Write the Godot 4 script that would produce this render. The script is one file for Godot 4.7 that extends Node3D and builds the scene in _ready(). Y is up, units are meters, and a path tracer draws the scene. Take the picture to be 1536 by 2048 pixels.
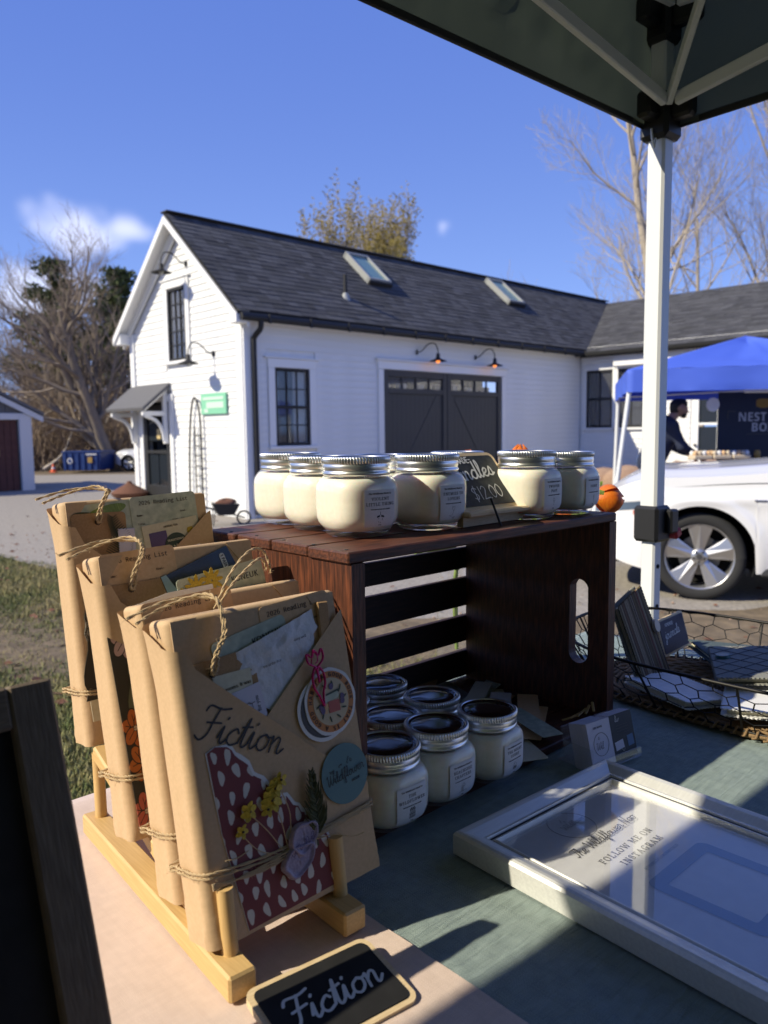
extends Node3D

const TT := 0.78
const TYAW := 43.0
var UA := Vector3(sin(deg_to_rad(47.0)), 0, -cos(deg_to_rad(47.0)))
var NA := Vector3(-cos(deg_to_rad(47.0)), 0, -sin(deg_to_rad(47.0)))
var M := {}
var used := {}
var rng := RandomNumberGenerator.new()
var SERIF := SystemFont.new()
var SANS := SystemFont.new()
var SANSB := SystemFont.new()
var MONO := SystemFont.new()
var JAR := {}
var wob := FastNoiseLite.new()


# ---------------------------------------------------------------- helpers: things and parts
class Buf:
	var v := PackedVector3Array()
	var nn := PackedVector3Array()
	var ix := PackedInt32Array()

	func tube(p: PackedVector3Array, r: PackedFloat32Array, k: int, cap := true) -> void:
		var n := p.size()
		if n < 2:
			return
		var t0 := (p[1] - p[0]).normalized()
		var e1 := t0.cross(Vector3.UP if absf(t0.y) < 0.9 else Vector3.RIGHT).normalized()
		var base := v.size()
		for i in n:
			var t := (p[mini(i + 1, n - 1)] - p[maxi(i - 1, 0)]).normalized()
			e1 = (e1 - t * e1.dot(t)).normalized()
			var e2 := t.cross(e1)
			var rr := r[mini(i, r.size() - 1)]
			for j in k:
				var a := TAU * j / k
				var d := e1 * cos(a) + e2 * sin(a)
				v.append(p[i] + d * rr)
				nn.append(d)
		for i in n - 1:
			for j in k:
				var a := base + i * k + j
				var b := base + i * k + (j + 1) % k
				ix.append_array([a, a + k, b, b, a + k, b + k])
		if cap:
			for e in 2:
				var c := v.size()
				var d := (p[0] - p[1]).normalized() if e == 0 else (p[n - 1] - p[n - 2]).normalized()
				v.append(p[0] if e == 0 else p[n - 1])
				nn.append(d)
				var ring := base if e == 0 else base + (n - 1) * k
				for j in k:
					v.append(v[ring + j])
					nn.append(d)
				for j in k:
					var a := c + 1 + j
					var b := c + 1 + (j + 1) % k
					ix.append_array([c, a, b] if e == 0 else [c, b, a])

	func line(a: Vector3, b: Vector3, r: float, k := 8) -> void:
		tube(PackedVector3Array([a, b]), PackedFloat32Array([r]), k)

	func mesh() -> ArrayMesh:
		var arr := []
		arr.resize(Mesh.ARRAY_MAX)
		arr[Mesh.ARRAY_VERTEX] = v
		arr[Mesh.ARRAY_NORMAL] = nn
		arr[Mesh.ARRAY_INDEX] = ix
		var m := ArrayMesh.new()
		m.add_surface_from_arrays(Mesh.PRIMITIVE_TRIANGLES, arr)
		return m


func V(x: float, y: float, zf: float) -> Vector3:
	return Vector3(x, y, -zf)


func TU(u: float, h: float, n: float) -> Vector3:
	return UA * u + NA * n + Vector3(0, TT + h, 0)


func numbered(called: String) -> String:
	var k: int = used.get(called, 0)
	used[called] = k + 1
	return called if k == 0 else "%s_%03d" % [called, k]


func tag(o: Node3D, label: String, category: String, group := "", kind := "") -> Node3D:
	if label:
		o.set_meta("label", label)
	if category:
		o.set_meta("category", category)
	if group:
		o.set_meta("group", group)
	if kind:
		o.set_meta("kind", kind)
	return o


func thing(called: String, label: String, category: String, at := Vector3.ZERO, yaw := 0.0, group := "") -> Node3D:
	var o := Node3D.new()
	o.name = numbered(called)
	add_child(o)
	o.position = at
	o.rotation_degrees.y = yaw
	tag(o, label, category, group)
	return o


func part(parent: Node, called: String, mesh: Mesh, mat: Material, at := Vector3.ZERO, rot := Vector3.ZERO) -> MeshInstance3D:
	var o := MeshInstance3D.new()
	o.mesh = mesh
	if mat:
		o.material_override = mat
	o.name = numbered(called) if parent == self else called
	parent.add_child(o, true)
	o.position = at
	o.rotation_degrees = rot
	return o


func struct(called: String, mesh: Mesh, mat: Material) -> MeshInstance3D:
	var o := part(self, called, mesh, mat)
	o.set_meta("kind", "structure")
	return o


# ---------------------------------------------------------------- helpers: geometry
func st_new(group := -1) -> SurfaceTool:
	var s := SurfaceTool.new()
	s.begin(Mesh.PRIMITIVE_TRIANGLES)
	s.set_smooth_group(group)
	return s


func fin(s: SurfaceTool) -> ArrayMesh:
	s.generate_normals()
	return s.commit()


func face(s: SurfaceTool, pts: Array, outward: Vector3, uvs := []) -> void:
	var nrm: Vector3 = (pts[1] - pts[0]).cross(pts[2] - pts[0])
	var n := pts.size()
	var back := nrm.dot(outward) > 0.0
	for i in range(1, n - 1):
		for k in ([0, i + 1, i] if back else [0, i, i + 1]):
			if uvs:
				s.set_uv(uvs[k])
			s.add_vertex(pts[k])


func box(s: SurfaceTool, c: Vector3, size: Vector3, b := 0.0, basis := Basis()) -> void:
	var h := size * 0.5
	b = minf(b, minf(h.x, minf(h.y, h.z)) * 0.9)
	s.set_smooth_group(-1)
	for ax in 3:
		var o1 := (ax + 1) % 3
		var o2 := (ax + 2) % 3
		for sg in [-1.0, 1.0]:
			var pts := []
			for q in [[-1, -1], [1, -1], [1, 1], [-1, 1]]:
				var p := Vector3()
				p[ax] = sg * h[ax]
				p[o1] = q[0] * (h[o1] - b)
				p[o2] = q[1] * (h[o2] - b)
				pts.append(c + basis * p)
			var d := Vector3()
			d[ax] = sg
			face(s, pts, basis * d)
			if b > 0.0:
				for sg2 in [-1.0, 1.0]:
					var e := []
					for q in [[0, -1], [0, 1], [1, 1], [1, -1]]:
						var p := Vector3()
						p[ax] = sg * (h[ax] - (b if q[0] == 1 else 0.0))
						p[o1] = sg2 * (h[o1] - (b if q[0] == 0 else 0.0))
						p[o2] = q[1] * (h[o2] - b)
						e.append(c + basis * p)
					d = Vector3()
					d[ax] = sg
					d[o1] = sg2
					face(s, e, basis * d)
	if b > 0.0:
		for sx in [-1.0, 1.0]:
			for sy in [-1.0, 1.0]:
				for sz in [-1.0, 1.0]:
					var sg := Vector3(sx, sy, sz)
					var pts := []
					for ax in 3:
						var p := sg * (h - Vector3(b, b, b))
						p[ax] = sg[ax] * h[ax]
						pts.append(c + basis * p)
					face(s, pts, basis * sg)


func bx(size: Vector3, b := 0.0, c := Vector3.ZERO) -> ArrayMesh:
	var s := st_new()
	box(s, c, size, b)
	return fin(s)


func surf(s: SurfaceTool, nu: int, nv: int, f: Callable, flip := false, group := 0) -> void:
	s.set_smooth_group(group)
	var g := []
	for i in nu + 1:
		for j in nv + 1:
			g.append(f.call(float(i) / nu, float(j) / nv))
	for i in nu:
		for j in nv:
			var id := [i * (nv + 1) + j, (i + 1) * (nv + 1) + j, (i + 1) * (nv + 1) + j + 1, i * (nv + 1) + j + 1]
			for k in ([0, 2, 1, 0, 3, 2] if flip else [0, 1, 2, 0, 2, 3]):
				var q: int = id[k]
				s.set_uv(Vector2(float(q / (nv + 1)) / nu, 1.0 - float(q % (nv + 1)) / nv))
				s.add_vertex(g[q])


func lathe(s: SurfaceTool, prof: Array, seg: int, at := Vector3.ZERO, group := 0) -> void:
	surf(s, seg, prof.size() - 1, func(u: float, v: float):
		var p: Vector2 = prof[int(round(v * (prof.size() - 1)))]
		return at + Vector3(p.x * cos(u * TAU), p.y, p.x * sin(u * TAU)), false, group)


func plate(pts: PackedVector2Array, z: float, th: float, uvr := Rect2(0, 0, 1, 1)) -> ArrayMesh:
	var s := st_new()
	var idx := Geometry2D.triangulate_polygon(pts)
	var lo := pts[0]
	var hi := pts[0]
	for p in pts:
		lo = lo.min(p)
		hi = hi.max(p)
	var uvf := func(p): return Vector2(uvr.position.x + uvr.size.x * (p.x - lo.x) / (hi.x - lo.x), uvr.position.y + uvr.size.y * (1.0 - (p.y - lo.y) / (hi.y - lo.y)))
	for k in range(0, idx.size(), 3):
		var a := pts[idx[k]]
		var b := pts[idx[k + 1]]
		var c := pts[idx[k + 2]]
		for side in [[z, 1.0], [z - th, -1.0]]:
			face(s, [Vector3(a.x, a.y, side[0]), Vector3(b.x, b.y, side[0]), Vector3(c.x, c.y, side[0])], Vector3(0, 0, side[1]), [uvf.call(a), uvf.call(b), uvf.call(c)])
	var cw := Geometry2D.is_polygon_clockwise(pts)
	for i in pts.size():
		var a := pts[i]
		var b := pts[(i + 1) % pts.size()]
		var d := (b - a).orthogonal() * (-1.0 if cw else 1.0)
		face(s, [Vector3(a.x, a.y, z), Vector3(b.x, b.y, z), Vector3(b.x, b.y, z - th), Vector3(a.x, a.y, z - th)], Vector3(d.x, d.y, 0), [uvf.call(a), uvf.call(b), uvf.call(b), uvf.call(a)])
	return fin(s)


func rrect(w: float, h: float, r: float, seg := 5) -> PackedVector2Array:
	var o := PackedVector2Array()
	for q in 4:
		var c := Vector2((w / 2 - r) * (1 if q == 0 or q == 3 else -1), (h / 2 - r) * (1 if q < 2 else -1))
		for k in seg + 1:
			var a := PI / 2 * (q + float(k) / seg)
			o.append(c + Vector2(cos(a), sin(a)) * r)
	return o


func oval(rx: float, ry: float, n := 40, wave := 0.0) -> PackedVector2Array:
	var o := PackedVector2Array()
	for k in n:
		var a := TAU * k / n
		var r := 1.0 + wave * sin(a * 9.0)
		o.append(Vector2(cos(a) * rx, sin(a) * ry) * r)
	return o


func shifted(p: PackedVector2Array, d: Vector2, rot := 0.0) -> PackedVector2Array:
	var o := PackedVector2Array()
	for q in p:
		o.append(q.rotated(rot) + d)
	return o


func torn(a: Vector2, b: Vector2, n: int, amp: float) -> PackedVector2Array:
	var o := PackedVector2Array()
	var d := (b - a).orthogonal().normalized()
	for k in n + 1:
		var t := float(k) / n
		o.append(a.lerp(b, t) + d * amp * (rng.randf() - 0.5) * (0.0 if k == 0 or k == n else 1.0))
	return o


func catmull(p: Array, per: int, close := false) -> Array:
	var o := []
	var n := p.size()
	if n < 3:
		return p.duplicate()
	for i in (n if close else n - 1):
		var a = p[(i - 1 + n) % n] if close or i > 0 else p[0]
		var b = p[i]
		var c = p[(i + 1) % n]
		var d = p[(i + 2) % n] if close or i + 2 < n else p[n - 1]
		for k in per:
			o.append(b.cubic_interpolate(c, a, d, float(k) / per))
	o.append(p[0] if close else p[n - 1])
	return o


func ribbon(s: SurfaceTool, pts: Array, w: float, z: float) -> float:
	# a flat pen stroke on the plane z, each piece a hair above the one before
	s.set_smooth_group(-1)
	var n := pts.size()
	for i in n:
		var a: Vector2 = pts[i]
		if i < n - 1:
			var b: Vector2 = pts[i + 1]
			if a.distance_to(b) > 1e-7:
				var d := (b - a).normalized().orthogonal() * w * 0.5
				face(s, [Vector3(a.x + d.x, a.y + d.y, z), Vector3(b.x + d.x, b.y + d.y, z), Vector3(b.x - d.x, b.y - d.y, z), Vector3(a.x - d.x, a.y - d.y, z)], Vector3.BACK)
		z += 0.0000015
		var fan := []
		for k in 7:
			fan.append(Vector3(a.x + cos(TAU * k / 7) * w * 0.5, a.y + sin(TAU * k / 7) * w * 0.5, z))
		face(s, fan, Vector3.BACK)
		z += 0.0000015
	return z


const SCRIPT := {
	"a": [1.2, [.9, .85, .5, 1, .1, .6, .1, .2, .4, 0, .8, .35, .92, .95, .9, .3, 1.02, 0, 1.25, .25]],
	"c": [0.9, [.72, .78, .5, 1, .12, .65, .1, .25, .4, 0, .9, .22]],
	"d": [1.25, [.9, .85, .5, 1, .1, .6, .1, .2, .4, 0, .8, .35, 1, 2, .92, .3, 1.08, 0, 1.3, .25]],
	"e": [0.9, [0, .3, .5, .5, .75, .8, .5, 1, .15, .7, .15, .2, .5, 0, .95, .3]],
	"f": [0.75, [0, .2, .5, 1.2, .6, 1.9, .4, 2, .3, 1.2, .25, -.6, .35, -1, .55, -.7, .35, 0, .8, .3]],
	"h": [1.0, [0, .2, .4, 1.5, .35, 2, .15, 1.8, .1, 0], [.1, .5, .4, .95, .65, .85, .65, .2, .8, 0, 1.05, .3]],
	"i": [0.6, [0, .3, .2, 1, .2, .25, .35, 0, .65, .3], [.25, 1.45, .3, 1.55]],
	"j": [0.6, [0, .3, .3, 1, .25, -.6, 0, -1, -.2, -.7, .6, .3], [.33, 1.45, .36, 1.52]],
	"l": [0.55, [0, .2, .4, 1.3, .4, 1.95, .2, 1.9, .12, .5, .3, 0, .6, .3]],
	"n": [1.05, [0, .85, .1, .95, .12, 0], [.12, .5, .4, .95, .65, .85, .65, .2, .8, 0, 1.1, .35]],
	"o": [1.0, [.55, 1, .15, .75, .1, .25, .45, 0, .8, .3, .8, .8, .5, 1, .7, .85, 1.05, .9]],
	"r": [0.85, [0, .2, .2, 1.05, .35, .9, .6, .85, .55, .3, .7, 0, .9, .3]],
	"s": [0.8, [0, .2, .45, 1.05, .62, .5, .5, .05, .1, .1], [.5, .05, .85, .25]],
	"t": [0.65, [0, .3, .3, 1.75, .22, .3, .4, 0, .7, .3], [-.05, 1.15, .62, 1.28]],
	"u": [1.1, [0, .9, .1, .3, .35, 0, .7, .4, .8, 1, .78, .3, .95, 0, 1.15, .3]],
	"w": [1.35, [0, .9, .1, .2, .35, 0, .6, .4, .65, .9, .65, .3, .9, 0, 1.15, .4, 1.2, .95, 1.4, .85]],
	"F": [1.5, [.1, 1.7, .3, 2.05, 1.1, 1.95, 1.7, 2.1], [1, 2, .85, 1.2, .75, .4, .4, 0, 0, .2], [.45, 1.05, 1.4, 1.15]],
	"T": [1.05, [0, 1.7, .2, 2, 1.5, 2], [.8, 2, .7, .6, .35, 0, .1, .2]],
	"W": [1.85, [0, 1.7, .25, 2, .3, .6, .5, 0, .9, 1, 1, 1.9, 1, .6, 1.3, 0, 1.7, 1, 1.75, 2, 2, 1.9]],
	"C": [1.2, [1.1, 1.7, .8, 2, .2, 1.4, .1, .5, .5, 0, 1.2, .4]],
	"N": [1.3, [0, 0, .2, 2], [.2, 2, .9, 0], [.9, 0, 1.1, 2, 1.4, 2.1]],
	"M": [1.5, [0, 0, .2, 1.9], [.2, 1.9, .65, .7], [.65, .7, 1.15, 1.9], [1.15, 1.9, 1.3, 0]],
	"A": [1.4, [0, 0, .6, 1.9], [.6, 1.9, 1.15, 0], [.25, .7, .95, .7]],
	"D": [1.3, [.1, 0, .1, 1.9], [.1, 1.9, .7, 1.7, 1.0, 1.0, .7, .2, .1, 0]],
	"E": [1.2, [.1, 0, .1, 1.9], [.1, 1.9, 1, 1.9], [.1, 1, .8, 1], [.1, 0, 1, 0]],
	"H": [1.4, [.1, 0, .1, 1.9], [1.1, 0, 1.1, 1.9], [.1, 1, 1.1, 1]],
	"O": [1.5, [.65, 1.9, .15, 1.4, .15, .5, .65, 0, 1.15, .5, 1.15, 1.4, .65, 1.9]],
	"$": [1.2, [1, 1.6, .5, 1.8, .15, 1.4, .5, 1, .9, .6, .6, .1, .1, .3], [.7, 2.1, .4, -.25]],
	"1": [0.6, [.3, 1.9, .25, 0]],
	"2": [1.2, [.1, 1.5, .5, 1.9, .9, 1.5, .5, .7, .1, 0], [.1, 0, 1.1, .1]],
	"0": [1.2, [.55, 1.9, .1, 1.3, .12, .5, .5, 0, .95, .5, .95, 1.4, .55, 1.9]],
	".": [0.4, [.1, 0, .15, .05]],
	"-": [0.9, [.1, 1, .7, 1]],
}


func script_width(word: String) -> float:
	var x := 0.0
	for ch in word:
		x += SCRIPT[ch][0] if SCRIPT.has(ch) else 0.7
	return x


func pen(word: String, at: Vector2, xh: float, w: float, z: float, rot := 0.0, slant := 0.15, s: SurfaceTool = null) -> SurfaceTool:
	# hand lettering: the word's strokes, x-height xh, from the point at
	if s == null:
		s = st_new()
	var x := 0.0
	for ch in word:
		if SCRIPT.has(ch):
			var g: Array = SCRIPT[ch]
			for k in range(1, g.size()):
				var pts := []
				for i in range(0, g[k].size(), 2):
					var q := Vector2(g[k][i] + x + g[k][i + 1] * slant, g[k][i + 1]) * xh
					pts.append(at + q.rotated(rot))
				z = ribbon(s, catmull(pts, 5), w, z)
			x += g[0]
		else:
			x += 0.7
	return s


func text(parent: Node, called: String, words: String, size: float, font: Font, mat: Material, at: Vector3, rot := Vector3.ZERO, spread := 0.0) -> MeshInstance3D:
	return part(parent, called, text_mesh(words, size, font, spread), mat, at, rot)


func text_mesh(words: String, size: float, font: Font, spread := 0.0) -> Mesh:
	var t := TextMesh.new()
	if spread > 0.0:
		var fv := FontVariation.new()
		fv.base_font = font
		fv.spacing_glyph = int(spread * 48)
		font = fv
	t.font = font
	t.text = words
	t.font_size = 48
	t.pixel_size = 0.01
	var k := size / 0.48
	t.depth = 0.0002 / k
	t.curve_step = 2.0
	var out := ArrayMesh.new()
	for i in t.get_surface_count():
		var arr := t.surface_get_arrays(i)
		var v: PackedVector3Array = arr[Mesh.ARRAY_VERTEX]
		for j in v.size():
			v[j] *= k
		arr[Mesh.ARRAY_VERTEX] = v
		out.add_surface_from_arrays(Mesh.PRIMITIVE_TRIANGLES, arr)
	return out


# ---------------------------------------------------------------- helpers: materials
func srgb(c: Color) -> Color:
	return c.linear_to_srgb()


func mat(called: String, c: Color, rough := 0.8, metal := 0.0) -> StandardMaterial3D:
	var m := StandardMaterial3D.new()
	m.resource_name = called
	m.albedo_color = srgb(c)
	m.roughness = rough
	m.metallic = metal
	M[called] = m
	return m


func noise_tex(freq: float, a: Color, b: Color, size := 256, oct := 4, sd := 1, kind := FastNoiseLite.TYPE_SIMPLEX_SMOOTH) -> NoiseTexture2D:
	var n := FastNoiseLite.new()
	n.seed = sd
	n.noise_type = kind
	n.frequency = freq
	n.fractal_octaves = oct
	var t := NoiseTexture2D.new()
	t.width = size
	t.height = size
	t.seamless = true
	t.noise = n
	var g := Gradient.new()
	g.set_color(0, srgb(a))
	g.set_color(1, srgb(b))
	t.color_ramp = g
	return t


# a material whose colour wanders between two colours; scale is repeats per metre on each axis, bump is relief in centimetres
func nmat(called: String, a: Color, b: Color, scale: Vector3, rough := 0.85, freq := 0.02, bump := 0.0, bump_freq := 0.05, world := false, sd := 1) -> StandardMaterial3D:
	var m := mat(called, Color.WHITE, rough)
	m.albedo_color = Color.WHITE
	m.albedo_texture = noise_tex(freq, a, b, 256, 5, sd)
	m.uv1_triplanar = true
	m.uv1_world_triplanar = world
	m.uv1_scale = scale
	if bump > 0.0:
		m.heightmap_enabled = true
		m.heightmap_scale = bump
		m.heightmap_texture = noise_tex(bump_freq, Color.BLACK, Color.WHITE, 256, 4, sd + 7)
	return m


func cloth_mat(called: String, a: Color, b: Color, px: int, threads: int, tile: float, sd: int, slub: float, crinkle: float, bump: float) -> StandardMaterial3D:
	# plain weave with uneven threads and, for gauze, long soft crinkles along one direction
	var m := mat(called, Color.WHITE, 0.95)
	m.albedo_color = Color.WHITE
	var r := RandomNumberGenerator.new()
	r.seed = sd
	var tu := []
	var tv := []
	for k in threads + 1:
		tu.append(1.0 + (r.randf() - 0.5) * slub)
		tv.append(1.0 + (r.randf() - 0.5) * slub)
	var nz := FastNoiseLite.new()
	nz.seed = sd
	nz.frequency = 0.012
	nz.fractal_octaves = 3
	var n := nz.get_seamless_image(px, px)
	nz.frequency = 0.02
	var long := nz.get_seamless_image(px, px / 8)
	long.resize(px, px, Image.INTERPOLATE_CUBIC)
	var im := Image.create(px, px, false, Image.FORMAT_RGB8)
	var col := Image.create(px, px, false, Image.FORMAT_RGB8)
	for y in px:
		for x in px:
			var p := float(x) / px * threads
			var q := float(y) / px * threads
			var i := int(p)
			var j := int(q)
			var h: float = (sin((p - i) * PI) * tu[i] if (i + j) % 2 == 0 else sin((q - j) * PI) * tv[j]) * 0.7 + 0.15
			var g := n.get_pixel(x, y).r
			var l := long.get_pixel(y, x).r
			h = clampf(h * (0.9 + 0.2 * g), 0, 1)
			var gs := .10 + .3 * crinkle
			col.set_pixel(x, y, srgb(a.lerp(b, clampf(h * (1.0 - gs) + gs * g, 0, 1))))
			h = clampf(h * (1.0 - crinkle) + crinkle * l, 0, 1)
			im.set_pixel(x, y, Color(h, h, h))
	m.albedo_texture = ImageTexture.create_from_image(col)
	m.heightmap_enabled = true
	m.heightmap_texture = ImageTexture.create_from_image(im)
	m.heightmap_scale = bump
	m.uv1_triplanar = true
	m.uv1_scale = Vector3.ONE / tile
	return m


func C(r: float, g: float, b: float) -> Color:
	return Color(r, g, b)


func materials() -> void:
	wob.seed = 5
	wob.frequency = 1.0
	SERIF.font_names = PackedStringArray(["Droid Serif"])
	SANS.font_names = PackedStringArray(["Droid Sans"])
	SANSB.font_names = PackedStringArray(["Droid Sans"])
	SANSB.font_weight = 700
	MONO.font_names = PackedStringArray(["Droid Sans Mono"])
	nmat("kraft", C(.53, .365, .21), C(.61, .425, .25), Vector3(14, 14, 14), 0.75, 0.05, 0.008, 0.05)
	M.kraft.rim_enabled = false
	nmat("kraft_card", C(.36, .21, .095), C(.46, .285, .14), Vector3(20, 20, 20), 0.8, 0.06)
	nmat("bamboo", C(.54, .345, .135), C(.68, .46, .20), Vector3(60, 60, 3), 0.5, 0.02, 0.008, 0.03)
	nmat("bamboo_upright", C(.55, .35, .14), C(.68, .46, .20), Vector3(60, 4, 60), 0.5, 0.02)
	nmat("walnut", C(.03, .009, .005), C(.17, .055, .025), Vector3(3, 26, 26), 0.55, 0.025, 0.03, 0.03)
	nmat("walnut_end", C(.025, .008, .0045), C(.19, .056, .022), Vector3(26, 3, 26), 0.5, 0.025, 0.03, 0.03, false, 3)
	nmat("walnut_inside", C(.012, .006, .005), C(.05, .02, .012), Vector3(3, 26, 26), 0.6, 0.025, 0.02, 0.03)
	nmat("frame_wood", C(.11, .082, .055), C(.19, .145, .10), Vector3(6, 50, 50), 0.75, 0.02, 0.03, 0.03)
	nmat("chalk_black", C(.004, .004, .005), C(.012, .012, .013), Vector3(10, 10, 10), 0.85, 0.01)
	nmat("chalk_slate", C(.02, .023, .024), C(.05, .055, .055), Vector3(20, 20, 20), 0.7, 0.015)
	mat("chalk_navy", C(.008, .014, .05), 0.6)
	nmat("pale_wood", C(.62, .46, .26), C(.76, .6, .38), Vector3(12, 80, 80), 0.6, 0.02)
	nmat("twine", C(.46, .33, .18), C(.72, .56, .36), Vector3(200, 200, 200), 0.95, 0.03, 0.03, 0.06)
	mat("ink", C(.006, .006, .008), 0.5)
	mat("ink_brown", C(.06, .04, .03), 0.7)
	mat("ink_grey", C(.08, .08, .09), 0.7)
	mat("chalk_white", C(.75, .75, .73), 0.9)
	nmat("wax", C(.80, .75, .62), C(.86, .82, .70), Vector3(25, 25, 25), 0.45, 0.02)
	M.wax.subsurf_scatter_enabled = true
	M.wax.subsurf_scatter_strength = 0.25
	var g := mat("glass", C(1, 1, 1), 0.03)
	g.transparency = BaseMaterial3D.TRANSPARENCY_ALPHA
	g.albedo_color.a = 0.03
	var g2 := mat("clear_plastic", C(1, 1, 1), 0.05)
	g2.transparency = BaseMaterial3D.TRANSPARENCY_ALPHA
	g2.albedo_color.a = 0.06
	nmat("tin", C(.78, .78, .76), C(.88, .88, .86), Vector3(15, 60, 15), 0.32, 0.03)
	M.tin.metallic = 1.0
	mat("lid_steel", C(.50, .50, .50), 0.16, 1.0)
	nmat("label_paper", C(.70, .70, .71), C(.78, .78, .78), Vector3(30, 30, 30), 0.7, 0.03)
	mat("white_card", C(.74, .74, .74), 0.6)
	mat("lilac_card", C(.62, .60, .70), 0.6)
	nmat("cream_card", C(.62, .58, .42), C(.70, .66, .50), Vector3(20, 20, 20), 0.8, 0.03)
	nmat("buff_card", C(.66, .42, .22), C(.74, .50, .28), Vector3(20, 20, 20), 0.8, 0.03)
	nmat("sage_card", C(.36, .42, .32), C(.60, .64, .50), Vector3(14, 14, 14), 0.6, 0.02)
	nmat("tissue", C(.60, .62, .66), C(.72, .74, .77), Vector3(12, 12, 12), 0.5, 0.02, 0.12, 0.02)
	mat("teal_sticker", C(.095, .20, .215), 0.55)
	mat("sticker_orange", C(.55, .20, .035), 0.5)
	mat("sticker_tan", C(.55, .44, .27), 0.5)
	mat("coral", C(.45, .09, .06), 0.5)
	mat("plum", C(.10, .06, .16), 0.5)
	mat("leaf_dark", C(.035, .06, .035), 0.6)
	nmat("fern_green", C(.05, .06, .025), C(.11, .11, .045), Vector3(40, 40, 40), 0.8)
	nmat("yellow_petal", C(.45, .30, .015), C(.68, .50, .05), Vector3(60, 60, 60), 0.7)
	nmat("seal_wax", C(.24, .185, .28), C(.44, .37, .48), Vector3(40, 40, 40), 0.35, 0.03)
	mat("magenta_wire", C(.55, .02, .16), 0.25, 0.6)
	mat("black_sachet", C(.012, .02, .022), 0.25)
	mat("pale_blue", C(.36, .50, .54), 0.5)
	mat("sky_blue_tab", C(.10, .30, .42), 0.5)
	cloth_mat("pink_cloth", C(.50, .38, .32), C(.78, .63, .545), 1024, 150, .19, 3, .5, .15, .04)
	cloth_mat("teal_cloth", C(.15, .20, .20), C(.40, .495, .475), 1024, 170, .24, 8, .9, .6, .34)
	nmat("silver_frame", C(.66, .66, .64), C(.78, .78, .75), Vector3(4, 40, 40), 0.38, 0.02, 0.01, 0.03)
	M.silver_frame.metallic = 0.25
	mat("dark_line", C(.02, .02, .022), 0.4)
	nmat("mount_paper", C(.60, .60, .62), C(.66, .66, .67), Vector3(10, 10, 10), 0.8)
	mat("code_blue", C(.14, .23, .38), 0.7)
	mat("navy_card", C(.012, .022, .036), 0.5)
	mat("wire_black", C(.012, .011, .010), 0.5, 0.4)
	nmat("wicker", C(.14, .085, .04), C(.34, .22, .11), Vector3(50, 50, 50), 0.85, 0.03, 0.05, 0.05)
	mat("button", C(.45, .40, .34), 0.35)
	mat("button_teal", C(.03, .13, .16), 0.3)
	nmat("grey_felt", C(.16, .165, .15), C(.34, .34, .31), Vector3(60, 60, 60), 0.95, 0.06, 0.05, 0.06)
	nmat("slate_felt", C(.06, .09, .10), C(.12, .16, .17), Vector3(60, 60, 60), 0.95, 0.06, 0.05, 0.06)
	nmat("tulip_orange", C(.62, .10, .008), C(.85, .30, .02), Vector3(40, 8, 40), 0.45, 0.03)
	nmat("tulip_green", C(.14, .22, .04), C(.30, .40, .10), Vector3(60, 6, 60), 0.5, 0.03)
	M.tulip_green.backlight_enabled = true
	M.tulip_green.backlight = Color(.4, .5, .1)
	M.tulip_orange.backlight_enabled = true
	M.tulip_orange.backlight = Color(.6, .25, .05)
	# the stall
	mat("canopy_cloth", C(.065, .077, .068), 0.75)
	M.canopy_cloth.backlight_enabled = true
	M.canopy_cloth.backlight = Color(.27, .30, .255)
	mat("white_metal", C(.74, .76, .76), 0.3, 0.0)
	mat("black_plastic", C(.014, .014, .015), 0.45)
	mat("grey_plastic", C(.05, .05, .052), 0.5)
	mat("red_tag", C(.5, .03, .03), 0.5)
	# the yard
	nmat("barn_white", C(.71, .715, .70), C(.82, .82, .805), Vector3(.5, 1.5, .5), 0.55, 0.02)
	mat("trim_white", C(.80, .80, .785), 0.5)
	mat("black_trim", C(.014, .014, .015), 0.6)
	mat("door_grey", C(.045, .046, .047), 0.6)
	mat("door_gap", C(.012, .012, .012), 0.7)
	var sh := nmat("shingle", C(.6, .6, .62), C(1, 1, 1), Vector3(3, 3, 3), 0.95, 0.03, 0.2, 0.08)
	sh.vertex_color_use_as_albedo = true
	var wg := mat("window_glass", C(.02, .025, .03), 0.04)
	wg.metallic_specular = 0.7
	mat("sky_glass", C(.16, .27, .25), 0.15)
	mat("skylight_grey", C(.30, .31, .30), 0.5)
	mat("curtain", C(.42, .42, .40), 0.9)
	mat("mint", C(.22, .56, .36), 0.6)
	mat("mint_pale", C(.55, .74, .60), 0.6)
	var bl := mat("bulb_glow", C(1, .55, .2), 0.4)
	bl.emission_enabled = true
	bl.emission = Color(1, .55, .18)
	bl.emission_energy_multiplier = 1.2
	nmat("rust", C(.10, .04, .022), C(.22, .10, .055), Vector3(4, 4, 4), 0.9)
	nmat("barn_red", C(.055, .018, .016), C(.14, .06, .05), Vector3(8, .6, 8), 0.85, 0.03)
	mat("shed_trim", C(.62, .62, .64), 0.6)
	nmat("shed_roof", C(.09, .09, .095), C(.17, .17, .18), Vector3(3, 3, 3), 0.95, 0.05)
	mat("dump_blue", C(.008, .035, .16), 0.45)
	mat("sign_blue", C(.04, .14, .40), 0.5)
	mat("sign_yellow", C(.55, .42, .20), 0.6)
	mat("cone_orange", C(.7, .10, .02), 0.5)
	nmat("asphalt", C(.22, .20, .17), C(.38, .34, .285), Vector3(1.1, 1.1, 1.1), 0.95, 0.05, 0.5, 0.12, true)
	nmat("turf", C(.075, .075, .022), C(.20, .17, .07), Vector3(.8, .8, .8), 1.0, 0.03, 1.0, 0.1, true)
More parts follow.
